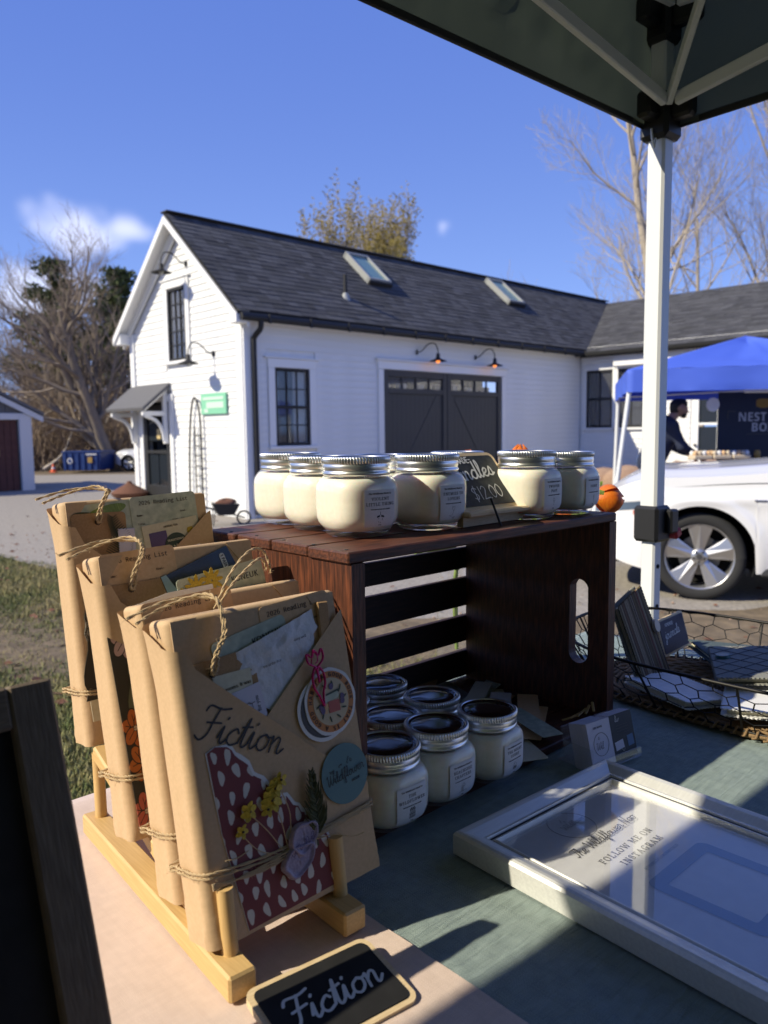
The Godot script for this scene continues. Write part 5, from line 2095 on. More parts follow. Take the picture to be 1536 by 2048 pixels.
# ---------------------------------------------------------------- crate
func crate() -> void:
	var K := thing("wooden_crate", "dark walnut wooden crate on its side with slatted top and slot handles", "crate", TU(.506, 0, .592), TYAW)
	var L := .508
	var D := .273
	var H := .315
	var th := .013
	# end panels, each of two boards that meet in the middle of a slot handle
	for x in [0.0, L - .018]:
		var cx := .050 if x > 0 else .12
		for half in 2:
			var p := PackedVector2Array()
			for k in 11:
				var a := PI * .5 + (PI if half else -PI) * k / 10.0
				p.append(Vector2(cx + cos(a) * .0165, .150 + sin(a) * .0165 + (.048 if k < 5 or (k == 5 and false) else -.048)))
			var ex := 0.0 if half else D
			p.append_array(PackedVector2Array([Vector2(cx, .012), Vector2(ex, .012), Vector2(ex, H - .0115), Vector2(cx, H - .0115)]))
			part(K, "end_board", plate(p, .018, .018), M.walnut_end, Vector3(x, 0, 0), Vector3(0, 90, 0))
	for side in 2:
		for k in 4:
			var w := .0675
			var n := k * .0717
			var jit := rng.randf_range(-.003, .003)
			part(K, "top_slat" if side == 0 else "bottom_slat", bx(Vector3(L + .004, .012, w), .0015), M.walnut, Vector3(L / 2 + jit, H - .005 if side == 0 else .006, -n - w / 2))
	for q in [[.016, .061], [.077, .122], [.139, .188], [.204, .240], [.253, .298]]:
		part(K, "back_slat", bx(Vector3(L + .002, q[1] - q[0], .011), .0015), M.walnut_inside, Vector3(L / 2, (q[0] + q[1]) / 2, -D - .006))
	for k in 10:
		var c := CylinderMesh.new()
		c.top_radius = .0022
		c.bottom_radius = .0022
		c.height = .001
		c.radial_segments = 8
		part(K, "nail_head", c, M.grey_plastic, Vector3(.009 if k % 2 else L - .009, H + .0013, -.018 - (k / 2) * .055))


# ---------------------------------------------------------------- candle jars
func jar_r(y: float) -> Vector2:
	# outline of the body: (radius, squareness) at height y
	var pr := [[0.0, .0300, 2.0], [.0015, .0335, 2.0], [.004, .0350, 2.1], [.0065, .0352, 2.2], [.009, .0362, 2.4], [.014, .0398, 2.8], [.020, .0412, 3.0], [.030, .0416, 3.1], [.050, .0416, 3.1], [.056, .0410, 3.0], [.061, .0392, 2.7], [.0655, .0365, 2.3], [.068, .0345, 2.0], [.070, .0338, 2.0], [.076, .0335, 2.0]]
	for k in pr.size() - 1:
		if y <= pr[k + 1][0]:
			var t: float = (y - pr[k][0]) / (pr[k + 1][0] - pr[k][0])
			return Vector2(lerpf(pr[k][1], pr[k + 1][1], t), lerpf(pr[k][2], pr[k + 1][2], t))
	return Vector2(.0335, 2.0)


func jar_pt(a: float, y: float, grow_by: float) -> Vector3:
	# a is measured from the front (+z) towards +x
	var q := jar_r(y)
	var c := absf(cos(a))
	var sn := absf(sin(a))
	var rr := (q.x + grow_by) / pow(pow(c, q.y) + pow(sn, q.y), 1.0 / q.y)
	return Vector3(sin(a) * rr, y, cos(a) * rr)


func jar_meshes() -> void:
	var s := st_new(0)
	surf(s, 72, 40, func(u: float, v: float): return jar_pt(u * TAU, v * .076, 0.0))
	surf(s, 72, 3, func(u: float, v: float): return jar_pt(u * TAU, .0, 0.0) * Vector3(1.0 - v, 1, 1.0 - v) + Vector3(0, .003 * v, 0), true)
	JAR.glass = fin(s)
	# clear foot: a thick ring of glass below the wax
	s = st_new(0)
	surf(s, 72, 14, func(u: float, v: float):
		var y := lerpf(.0075, .0640, v)
		return jar_pt(u * TAU, y, -.0012))
	surf(s, 72, 4, func(u: float, v: float): return jar_pt(u * TAU, .0640, -.0012) * Vector3(1.0 - v, 1, 1.0 - v) - Vector3(0, .0012 * sin(v * PI), 0))
	surf(s, 72, 2, func(u: float, v: float): return jar_pt(u * TAU, .0075, -.0012) * Vector3(1.0 - v, 1, 1.0 - v), true)
	JAR.wax = fin(s)
	s = st_new(0)
	var pr := [Vector2(.0352, .0668), Vector2(.0366, .0672), Vector2(.0374, .0685), Vector2(.0375, .0700), Vector2(.0366, .0712), Vector2(.0362, .0722), Vector2(.0366, .0735), Vector2(.0370, .0760), Vector2(.0369, .0785), Vector2(.0364, .0794), Vector2(.0366, .0800), Vector2(.0372, .0806), Vector2(.0374, .0846), Vector2(.0371, .0862), Vector2(.0364, .0871), Vector2(.0350, .0874), Vector2(.0338, .0870), Vector2(.0334, .0862)]
	surf(s, 288, pr.size() - 1, func(u: float, v: float):
		var i := int(round(v * (pr.size() - 1)))
		var p: Vector2 = pr[i]
		var r := p.x
		if i >= 11 and i <= 13:
			r += .0007 * (1.0 if int(round(u * 288)) % 4 < 2 else -1.0)
		return Vector3(r * cos(u * TAU), p.y, r * sin(u * TAU)))
	JAR.band = fin(s)
	s = st_new(0)
	lathe(s, [Vector2(.0336, .0855), Vector2(.0333, .0862), Vector2(.0318, .0860), Vector2(.0306, .0850), Vector2(.0285, .0851), Vector2(.0275, .0856), Vector2(.012, .0857), Vector2(0, .0857)], 64)
	JAR.disc = fin(s)
	s = st_new(0)
	var w := .0425
	surf(s, 20, 16, func(u: float, v: float):
		var p := jar_wrap((u - .5) * w, lerpf(.0125, .0525, v), .0003)
		return p, false)
	JAR.label = fin(s)


func jar_wrap(x: float, y: float, lift: float) -> Vector3:
	# a point at arc length x from the middle of the front face
	var a := x / .041
	for k in 3:
		a = lerpf(a, atan2(x, .0416), .5) if absf(x) < .03 else a
	a = atan2(x, .0416)
	return jar_pt(a, y, lift)


func bent(m: Mesh, cx: float, cy: float) -> ArrayMesh:
	# lettering wrapped round the jar's front
	var out := ArrayMesh.new()
	for k in m.get_surface_count():
		var arr := m.surface_get_arrays(k)
		var v: PackedVector3Array = arr[Mesh.ARRAY_VERTEX]
		for i in v.size():
			v[i] = jar_wrap(v[i].x + cx, v[i].y + cy, .00045 + v[i].z)
		arr[Mesh.ARRAY_VERTEX] = v
		out.add_surface_from_arrays(Mesh.PRIMITIVE_TRIANGLES, arr)
	return out


func jar_icon(kind: int) -> ArrayMesh:
	var s := st_new()
	var z := .0
	var L := func(p: Array, w: float):
		var q := []
		for i in range(0, p.size(), 2):
			q.append(Vector2(p[i], p[i + 1]) * .001)
		return ribbon(s, catmull(q, 4), w, z)
	match kind:
		0:  # dagger between two blots
			for p in [[0, 6, 0, -6], [-.4, 3, .4, 3]]:
				L.call(p, .0006)
			for sd in [-1, 1]:
				for k in 9:
					L.call([sd * (1.4 + .35 * k), 2.2 - .1 * k, sd * (1.2 + .42 * k), 1.0 - .1 * k], .0009)
				L.call([sd * 2.5, -1, sd * 2.6, -1.4], .0007)
				L.call([sd * 2.2, -3.5 + sd, sd * 2.3, -3.9 + sd], .0008)
		1:  # heart on a curl
			L.call([0, 4, -1.6, 5.5, -2.4, 3.6, 0, .5, 2.2, 3.8, 1.4, 5.5, 0, 4], .0003)
			L.call([0, .5, -1, -3, -4, -5, -7, -5], .0003)
			L.call([-5, -6.5, -1, -6, 3, -7], .00025)
		2:  # looking glass
			L.call([0, 5, -2, 3, 0, .8, 2, 3, 0, 5], .0004)
			L.call([0, .8, .2, -4], .0007)
		3:  # forked twig
			L.call([-1.6, 5, 0, 0, -.4, -6], .0005)
			L.call([2, 5, 0, 0], .0005)
		4:  # stack of books with flowers
			for k in 5:
				L.call([-4, -5 + k * 1.5, 4, -4.6 + k * 1.5], .0010 if k % 2 else .0006)
			for k in 7:
				L.call([-3 + k, 2.2, -3.4 + k * 1.1, 4.2 + (k % 3)], .0004)
				L.call([-3.4 + k * 1.1, 4.2 + (k % 3), -3.0 + k * 1.1, 4.8 + (k % 3)], .0012)
		5:  # wave and deck chair
			L.call([-7, -5, -3, -4, 0, -4.5, 4, -3.5, 7, -4.5], .0003)
			for k in 4:
				L.call([-2 + k, 4 - k * .5, -3 + k, -1, -2.4 + k, -4], .0003)
			L.call([-1, 4.5, 1, 5, 3, 3, 1, 1], .0004)
		6:  # moon over hills in a ring
			L.call([0, 5, -3.6, 2, -3.2, -2.5, 0, -4.5, 3.2, -2.5, 3.6, 2, 0, 5], .0003)
			for k in 5:
				L.call([-2.4 + k * 1.2, -3, -2.0 + k * 1.2, -.5 + (k % 2)], .0007)
			L.call([0, 3.4, -.8, 2.6, 0, 1.8], .0005)
	return fin(s)


func jar(label: String, lines: Array, icon: int, at: Vector3, yaw: float, sc: float, group: String) -> Node3D:
	var j := thing("candle_jar", label, "candle", at, yaw, group)
	part(j, "wax", JAR.wax, M.wax)
	part(j, "glass_jar", JAR.glass, M.glass)
	part(j, "lid_band", JAR.band, M.tin)
	part(j, "lid_disc", JAR.disc, M.lid_steel)
	var lb := part(j, "paper_label", JAR.label, M.label_paper)
	part(lb, "lettering", bent(text_mesh("The Wildflower Nook Co", .0026, SERIF), 0, .0482), M.ink_grey)
	for k in lines.size():
		part(lb, "lettering", bent(text_mesh(lines[k], .0046, SERIF, .14), 0, (.0425 if lines.size() > 1 else .040) - k * .0056), M.ink_grey)
	part(lb, "rule", bent(text_mesh("hand poured soy wax candle", .0019, SERIF), 0, .0315), M.ink_grey)
	part(lb, "emblem", bent(jar_icon(icon), 0, .0225), M.ink)
	part(lb, "lettering", bent(text_mesh("8 oz", .002, SERIF), 0, .0145), M.ink_grey)
	j.scale = Vector3(sc, sc, sc)
	return j


func jars() -> void:
	jar_meshes()
	var g := "candle jars on top of the crate"
	var H := .3165
	# label turned to the crate's open side
	var sp := [
		[.600, .690, "cream candle in a glass jar labelled violent little thing, nearest on the crate", ["VIOLENT", "LITTLE THING"], 0, 1.06],
		[.704, .675, "cream candle labelled enemies to lovers, directly left of the chalkboard price sign", ["ENEMIES TO", "LOVERS"], 1, 1.06],
		[.878, .652, "candle labelled twisted plot, directly right of the price sign", ["TWISTED", "PLOT"], 2, 1.06],
		[.965, .645, "candle at the right end of the crate top, by the orange tulip", ["FIERCE"], 3, 1.02],
		[.612, .772, "candle half hidden behind the nearest jar, second from the left end", ["LITTLE", "WOMAN"], 5, 1.05],
		[.626, .855, "farthest left candle at the back corner of the crate top", ["LITERARY"], 2, 1.08],
		[.712, .765, "candle mostly hidden behind the gap of the two front jars", ["PAGE", "TURNER"], 4, 1.04],
		[.862, .765, "candle mostly hidden behind the chalkboard price sign", ["PLOT", "TWIST"], 6, 1.04],
	]
	for k in sp.size():
		var q: Array = sp[k]
		jar(q[2], q[3], q[4], TU(q[0], H, q[1]), TYAW + [-4, 0, 3, 6, 2, 8, 0, 2][k], q[5], g)
	var g2 := "candle jars inside the crate"
	var lo := [
		[.552, .592, "candle labelled the wildflower inside the crate, beside the front book", ["THE", "WILDFLOWER"], 4, 1.0],
		[.634, .594, "candle labelled beachside chapters in the middle of the front row inside the crate", ["BEACHSIDE", "CHAPTERS"], 5, 1.0],
		[.720, .588, "candle labelled the night court at the right of the front row inside the crate", ["THE NIGHT", "COURT"], 6, .97],
		[.622, .676, "candle in shade behind the front left jar inside the crate", ["FIRST", "EDITION"], 2, .97],
		[.707, .690, "candle in shade behind the middle jar inside the crate", ["OLD", "LIBRARY"], 3, .97],
		[.695, .775, "candle farthest back inside the crate", ["SPRING", "RAIN"], 1, .97],
		[.612, .760, "candle at the dark left end inside the crate, mostly behind the post", ["QUIET", "HOUR"], 0, .97],
	]
	for k in lo.size():
		var q: Array = lo[k]
		jar(q[2], q[3], q[4], TU(q[0] + .006, .0125, q[1] + (-.012 if k > 2 else .008)), TYAW + [-2, 0, 4, 5, 2, 0, 3][k], q[5], g2)


# ---------------------------------------------------------------- sign, tulips, flat things in the crate
func on_crate() -> void:
	var S := thing("price_sign", "small slate chalkboard on a wooden stand reading candles 12 dollars", "sign", TU(.788, .3165, .636), TYAW)
	# board leaning back on a bevelled wooden foot
	var bd := Node3D.new()
	bd.name = "board"
	S.add_child(bd, true)
	bd.position = Vector3(0, .020, .0)
	bd.rotation_degrees = Vector3(-40, 0, 0)
	part(bd, "board_back", plate(shifted(rrect(.128, .092, .010), Vector2(0, .046)), .0, .005), M.pale_wood)
	part(bd, "slate", plate(shifted(rrect(.116, .080, .006), Vector2(0, .046)), .0012, .0012), M.chalk_slate)
	var s := pen("HANDMADE-", Vector2(-.046, .0720), .0048, .0016, .0016, .05, .0)
	pen("Candles", Vector2(-.052, .0430), .0135, .0027, .0016, .10, .12, s)
	pen("$12.00", Vector2(-.026, .0140), .0105, .0014, .0016, .05, .1, s)
	part(bd, "chalk_lettering", fin(s), M.chalk_white)
	part(S, "ledge", bx(Vector3(.13, .007, .018), .002), M.pale_wood, Vector3(0, .017, .006))
	part(S, "foot", plate(PackedVector2Array([Vector2(-.058, 0), Vector2(.060, .001), Vector2(.069, .006), Vector2(.070, .016), Vector2(.064, .026), Vector2(.05, .018), Vector2(-.058, .016)]), .0, .010), M.pale_wood, Vector3(0, .0005, -.002))
	var b := Buf.new()
	b.line(Vector3(-.024, .036, .014), Vector3(-.016, .0008, .024), .0016, 6)
	part(S, "prop_peg", b.mesh(), M.ink)
	# tulips in a jar behind the crate
	var Vz := thing("tulip_vase", "glass vase standing on the table behind the crate", "vase", TU(1.045, 0, .93), TYAW)
	s = st_new(0)
	lathe(s, [Vector2(0, .004), Vector2(.035, .0), Vector2(.038, .01), Vector2(.036, .10), Vector2(.034, .19), Vector2(.038, .20)], 28)
	part(Vz, "vase_glass", fin(s), M.glass)
	var tul := [
		[Vector3(1.232, .313, .735), Vector3(.9, .02, -.40), 1.12, "orange tulip nodding past the right end of the crate top"],
		[Vector3(1.06, .396, .80), Vector3(.2, 1, .1), .70, "orange tulip bloom peeking over the twisted plot candle's lid"],
		[Vector3(1.0, .388, .86), Vector3(-.1, 1, .1), .70, "orange tulip tip peeking over the lids behind the price sign"],
		[Vector3(1.20, .345, .80), Vector3(.8, .5, .1), .9, "orange tulip behind the nodding one"],
	]
	for k in tul.size():
		var q: Array = tul[k]
		var at: Vector3 = q[0]
		var T := thing("tulip", q[3], "tulip", TU(at.x, at.y, at.z), TYAW, "orange tulips behind the crate")
		var ax := Vector3(q[1].x, q[1].y, -q[1].z).normalized()
		var base := Basis(Quaternion(Vector3.UP, ax))
		for j in 6:
			var ps := st_new(0)
			var R := Basis(Vector3.UP, j * TAU / 6.0)
			var inn := .82 if j % 2 else 1.0
			surf(ps, 10, 12, func(a: float, v: float):
				var t := a * 2.0 - 1.0
				var w := .019 * pow(sin(PI * clampf(v * .86 + .10, 0, 1)), .7)
				var r := .024 * sin(PI * clampf(v * .86 + .06, 0, 1)) * inn
				var an := t * w / .024
				return base * (R * (Vector3(sin(an) * r, v * .052 - .026 - .004 * t * t * v, cos(an) * r)) * q[2]))
			part(T, "petal", fin(ps), M.tulip_orange)
		b = Buf.new()
		var mouth := TU(1.045, .19, .93)
		var loc := T.to_local(mouth)
		var pts := PackedVector3Array()
		for p in catmull([ax * -.024, ax * -.09 + Vector3(0, -.02, 0), loc.lerp(ax * -.1, .35) + Vector3(0, -.01, 0), loc, loc + Vector3(0, -.15, 0)], 5):
			pts.append(p)
		b.tube(pts, PackedFloat32Array([.0035]), 7)
		part(T, "stem", b.mesh(), M.tulip_green)
		for j in (2 if k in [0, 3] else 0):
			var ls := st_new(0)
			var root := loc.lerp(ax * -.1, .1 + .3 * j)
			var tip := [[Vector3(-.072, .030, .03), Vector3(-.05, .012, .02)], [Vector3(-.05, .03, .0), Vector3(.03, -.08, .02)], [Vector3(-.06, -.09, .02), Vector3(.05, -.1, 0)], [Vector3(-.06, .0, .03), Vector3(-.03, .035, .02)]][k][j] as Vector3
			surf(ls, 6, 16, func(a: float, v: float):
				var t := a * 2.0 - 1.0
				var w := .022 * sin(PI * clampf(v * .9 + .08, 0, 1))
				var c := root.lerp(tip, v) + Vector3(0, .03 * sin(v * PI), 0)
				return c + Vector3(t * w * .5, absf(t) * .006 + t * w * .5, t * w * .6))
			part(T, "leaf", fin(ls), M.tulip_green)
	for k in 4:
		var ls := st_new(0)
		var tip: Vector3 = [Vector3(-.13, .042, .02), Vector3(-.08, .055, -.01), Vector3(.080, .125, .19), Vector3(.10, .145, .165)][k]
		surf(ls, 6, 18, func(a: float, v: float):
			var t := a * 2.0 - 1.0
			var w := .021 * pow(sin(PI * clampf(v * .92 + .07, 0, 1)), .8)
			var c := tip * v + Vector3(0, .19 + .035 * sin(v * PI), 0)
			return c + Vector3(0, t * w, t * w * .5 + .005 * t * t))
		part(Vz, "leaf", fin(ls), M.tulip_green)
	# flat paper goods lying on the crate floor
	var r := RandomNumberGenerator.new()
	r.seed = 9
	var kinds := ["cream_card", "kraft_card", "grey_felt", "slate_felt", "white_card", "buff_card", "sage_card"]
	for k in 16:
		var w := r.randf_range(.025, .04)
		var l := r.randf_range(.11, .16)
		var lb: String = "%s up in the loose fan on the crate floor" % ordinal(k + 1)
		var o := part(self, "bookmark", plate(rrect(w, l, .003), .0, .0006), M[kinds[k % 7]], TU(.80 + .15 * r.randf(), .0128 + k * .0009, .635 + .20 * r.randf()), Vector3(-90, TYAW + r.randf_range(-75, -20), 0))
		tag(o, "%s bookmark %s" % [["cream", "brown kraft", "grey felt", "slate", "white", "buff", "sage green"][k % 7], lb], "bookmark", "bookmarks on the crate floor")
	tag(part(self, "paper_tag", plate(rrect(.05, .075, .004), 0, .0006), M.cream_card, TU(.812, .0135, .612), Vector3(-90, TYAW - 28, 0)), "cream paper tag at the front edge of the crate floor", "paper tag")
	for k in 5:
		tag(part(self, "gilt_clip", bx(Vector3(.030, .002, .004), .0008), M.gold, TU(.925 + .008 * k, .028 + k * .003, .607 - .004 * k), Vector3(0, TYAW - 20 + 14 * k, 6)), "%s brass clip, counted from the left, in the heap beside the business cards" % ordinal(k + 1), "clip", "brass clips on the crate floor")


# ---------------------------------------------------------------- the tiered stand and the wrapped books
func book_stand() -> void:
	var S := thing("book_stand", "tiered bamboo stand with dowels holding four wrapped books", "book stand", TU(0, .0035, 0), TYAW)
	var wb := .024
	for k in 2:
		var u := .298 if k == 0 else .412
		var du := .024 if k == 0 else .012
		var n0 := .484
		var n1 := .822
		var q := Basis(Vector3.UP, -atan2(du, n1 - n0))
		var ln := n1 - n0
		var s := st_new()
		box(s, Vector3(u + du / 2, .0115, -(n0 + n1) / 2), Vector3(wb, .022, ln), .002, q)
		part(S, "base_rail", fin(s), M.bamboo)
		s = st_new()
		var a := Vector3(u + .001, .016, -(n0 + .035))
		var b := Vector3(u + du - .002, .094, -(n1 - .015))
		var d := (b - a).normalized()
		var x := Vector3.UP.cross(d).normalized()
		box(s, (a + b) / 2 + Vector3(.006, 0, 0), Vector3(.014, .016, a.distance_to(b)), .002, Basis(x, d.cross(x), d))
		part(S, "sloping_rail", fin(s), M.bamboo)
		var bf := Buf.new()
		var fd := Vector3(u + .006, .022, -(n0 + .028))
		bf.line(fd, fd + Vector3(0, .052, -.006), .0068, 16)
		part(S, "front_dowel", bf.mesh(), M.bamboo_upright)
		bf = Buf.new()
		bf.line(Vector3(u + du + .002, .02, -(n1 - .018)), Vector3(u + du + .003, .092, -(n1 - .014)), .0062, 14)
		part(S, "back_dowel", bf.mesh(), M.bamboo_upright)
		for t in [.30, .52, .80]:
			bf = Buf.new()
			var at := a.lerp(b, t) + Vector3(.014, .0, 0)
			bf.line(at, at + Vector3(0, .05, -.010), .005, 10)
			part(S, "divider_dowel", bf.mesh(), M.bamboo_upright)
	var cb := Buf.new()
	cb.line(Vector3(.318, .012, -.80), Vector3(.428, .012, -.80), .006, 10)
	part(S, "cross_bar", cb.mesh(), M.bamboo_upright)


func twine_around(b: Buf, pts: Array, rad: float) -> void:
	# two plies twisted round each other
	var c := catmull(pts, 10)
	for ply in 2:
		var p := PackedVector3Array()
		for i in c.size():
			var t: Vector3 = (c[mini(i + 1, c.size() - 1)] - c[maxi(i - 1, 0)]).normalized()
			var x := t.cross(Vector3(.31, .87, .38)).normalized()
			var y := t.cross(x)
			var a := i * .9 + ply * PI
			p.append(c[i] + (x * cos(a) + y * sin(a)) * rad * .55)
		b.tube(p, PackedFloat32Array([rad * .62]), 5)
	# loose fibres
	for k in c.size():
		var i := rng.randi() % c.size()
		var d := Vector3(rng.randf_range(-1, 1), rng.randf_range(-1, 1), rng.randf_range(-1, 1)).normalized()
		b.tube(PackedVector3Array([c[i], c[i] + d * rad * 2.0, c[i] + (d + Vector3(rng.randf_range(-.5, .5), rng.randf_range(-.5, .5), 0)) * rad * 3.2]), PackedFloat32Array([rad * .09]), 3, false)


func rounded_pts(w: float, d: float, rl: float, rr: float, inset: float) -> PackedVector2Array:
	# outline of a wrapped book seen from above: soft spine at the left, sharper fore edge at the right
	var o := PackedVector2Array()
	var cs := [[rl, -rl, rl, PI], [rl, -d + rl, rl, PI * 1.5], [w - rr, -d + rr, rr, 0.0], [w - rr, -rr, rr, PI * .5]]
	var st := [PI * .5, PI, PI * 1.5, 0.0]
	var sg := [1, 1, 1, 1]
	for k in 4:
		var c := Vector2(cs[k][0], cs[k][1])
		var r: float = maxf(cs[k][2] - inset, .0004)
		for j in 7:
			var a: float = PI * .5 + k * PI * .5 + j / 6.0 * PI * .5
			o.append(c + Vector2(cos(a), sin(a)) * r)
	return o


func book_core(w: float, h: float, d: float, sd: float) -> ArrayMesh:
	var s := st_new(0)
	var lv := []
	for k in 6:
		var a := k / 5.0 * PI / 2
		lv.append(Vector2(.006 * (1.0 - cos(a)), .006 * (1.0 - sin(a))))
	for k in 9:
		lv.append(Vector2(lerpf(.02, h - .02, k / 8.0), 0))
	for k in 6:
		var a := (1.0 - k / 5.0) * PI / 2
		lv.append(Vector2(h - .005 * (1.0 - cos(a)), .005 * (1.0 - sin(a))))
	surf(s, 28, lv.size() - 1, func(u: float, v: float):
		var q: Vector2 = lv[int(round(v * (lv.size() - 1)))]
		var p := rounded_pts(w, d, .0085, .005, q.y)
		var e := p[int(round(u * 28)) % 28]
		var n := .0003 * wob.get_noise_3d(e.x * 30.0, q.x * 22.0 + sd, e.y * 40.0)
		return Vector3(e.x, q.x, e.y + n))
	for side in [0, lv.size() - 1]:
		var p := rounded_pts(w, d, .0085, .005, lv[side].y)
		var pts := []
		for e in p:
			pts.append(Vector3(e.x, lv[side].x, e.y))
		s.set_smooth_group(-1)
		face(s, pts, Vector3.UP if side else Vector3.DOWN)
	return fin(s)


func wrap_sheet(w: float, h: float, d: float, y_spine: float, y_right: float, sd: float) -> ArrayMesh:
	# the sheet that comes round the spine and crosses the front, its top edge cut on the slant
	var s := st_new(0)
	var path := []
	path.append([Vector2(.03, -d), Vector2(0, -1)])
	for j in 7:
		var a := PI * 1.5 - j / 6.0 * PI * .5
		path.append([Vector2(.0085, -d + .0085) + Vector2(cos(a), sin(a)) * .0085, Vector2(cos(a), sin(a))])
	path.append([Vector2(0, -d * .5), Vector2(-1, 0)])
	for j in 7:
		var a := PI - j / 6.0 * PI * .5
		path.append([Vector2(.0085, -.0085) + Vector2(cos(a), sin(a)) * .0085, Vector2(cos(a), sin(a))])
	for j in 14:
		path.append([Vector2(lerpf(.016, w + .0006, j / 13.0), 0), Vector2(0, 1)])
	var n := path.size() - 1
	surf(s, n, 30, func(u: float, v: float):
		var q: Array = path[int(round(u * n))]
		var p: Vector2 = q[0]
		var top: float
		if p.x > .011:
			top = lerpf(y_spine, y_right, p.x / w) if p.y > -d * .5 else h - .001
		else:
			top = lerpf(h - .002, y_spine + .004, clampf((p.y + d) / d, 0, 1))
		var y := lerpf(.001, top, v)
		var fr := smoothstep(-.0085, -.001, p.y)
		var out := lerpf(.0014, .0060, fr) + lerpf(.0006, .0003, fr) * wob.get_noise_2d(u * 9.0 + sd, y * 14.0)
		if p.x < .02:
			out += .0035 * smoothstep(top - .06, top, y) * (1.0 - clampf((p.y + d) / d, 0, 1) * .7)
		out += .0012 * smoothstep(top - .012, top, y) + .0026 * smoothstep(.055, .01, y) * absf(wob.get_noise_3d(u * 22.0 + sd, y * 60.0, sd))
		var e: Vector2 = p + q[1] * out
		return Vector3(e.x, y + .002 * wob.get_noise_2d(u * 6.0, sd) * v, e.y))
	return fin(s)


func dotted_tex() -> ImageTexture:
	var n := 384
	var im := Image.create(n, n, false, Image.FORMAT_RGB8)
	im.fill(srgb(C(.19, .042, .046)))
	var r := RandomNumberGenerator.new()
	r.seed = 11
	for j in 9:
		for i in 8:
			var c := Vector2((i + .5 + (j % 2) * .5 - .25) * n / 8.0 + r.randf_range(-9, 9), (j + .5) * n / 9.0 + r.randf_range(-7, 7))
			var a := r.randf_range(.9, 2.1)
			var rx := r.randf_range(13, 18)
			var ry := r.randf_range(8, 11)
			for y in range(int(c.y) - 21, int(c.y) + 22):
				for x in range(int(c.x) - 21, int(c.x) + 22):
					var d := (Vector2(x, y) - c).rotated(-a) / Vector2(rx, ry)
					if x >= 0 and y >= 0 and x < n and y < n and d.length() < 1.0 + .12 * sin(d.angle() * 3.0 + i):
						im.set_pixel(x, y, srgb(C(.62, .60, .55)))
	return ImageTexture.create_from_image(im)


func floral_tex(kind: int) -> ImageTexture:
	# printed paper: outlined blooms on dark olive, or pale sprigs on near black
	var w := 192
	var h := 512
	var im := Image.create(w, h, false, Image.FORMAT_RGB8)
	im.fill(srgb(C(.035, .033, .026)))
	var r := RandomNumberGenerator.new()
	r.seed = 40 + kind
	var disc := func(c: Vector2, rx: float, ry: float, a: float, fill: Color, edge: Color):
		var m := int(maxf(rx, ry)) + 2
		for y in range(maxi(0, int(c.y) - m), mini(h, int(c.y) + m)):
			for x in range(maxi(0, int(c.x) - m), mini(w, int(c.x) + m)):
				var d := (Vector2(x, y) - c).rotated(-a) / Vector2(rx, ry)
				var q := d.length()
				if q < 1.0:
					im.set_pixel(x, y, srgb(edge if q > .86 or (absf(d.y) < .05 and d.x < .4) else fill))
	if kind == 0:
		for k in 6:
			disc.call(Vector2(r.randf() * w, r.randf() * 190.0), 75, 38, r.randf() * 3.0, C(.12, .14, .085), C(.03, .03, .02))
		for q in [[60, 15, C(.50, .33, .30)], [120, 200, C(.48, .13, .025)], [60, 250, C(.50, .14, .03)], [140, 290, C(.46, .12, .025)], [70, 340, C(.50, .15, .03)], [150, 370, C(.45, .12, .025)], [60, 470, C(.50, .12, .08)], [140, 450, C(.50, .13, .09)]]:
			for j in 6:
				var a: float = j * TAU / 6.0 + q[0]
				disc.call(Vector2(q[0], q[1]) + Vector2(cos(a), sin(a)) * 27.0, 29, 21, a, q[2], C(.03, .02, .015))
			disc.call(Vector2(q[0], q[1]), 8, 8, 0, C(.6, .5, .38), C(.03, .02, .015))
	else:
		for k in 46:
			var c := Vector2(r.randf() * w, r.randf_range(100, 250))
			for j in 7:
				var a := -1.6 + j * .5 + r.randf() * .3
				disc.call(c + Vector2(cos(a), sin(a)) * 10.0, 10, 1.7, a, C(.32, .32, .29), C(.32, .32, .29))
		disc.call(Vector2(110, 400), 26, 15, .6, C(.5, .22, .2), C(.03, .02, .015))
		disc.call(Vector2(30, 60), 50, 26, 1.2, C(.06, .06, .05), C(.1, .1, .09))
	return ImageTexture.create_from_image(im)


func print_mat(called: String, t: Texture2D) -> StandardMaterial3D:
	var m := mat(called, Color.WHITE, .7)
	m.albedo_color = Color.WHITE
	m.albedo_texture = t
	return m


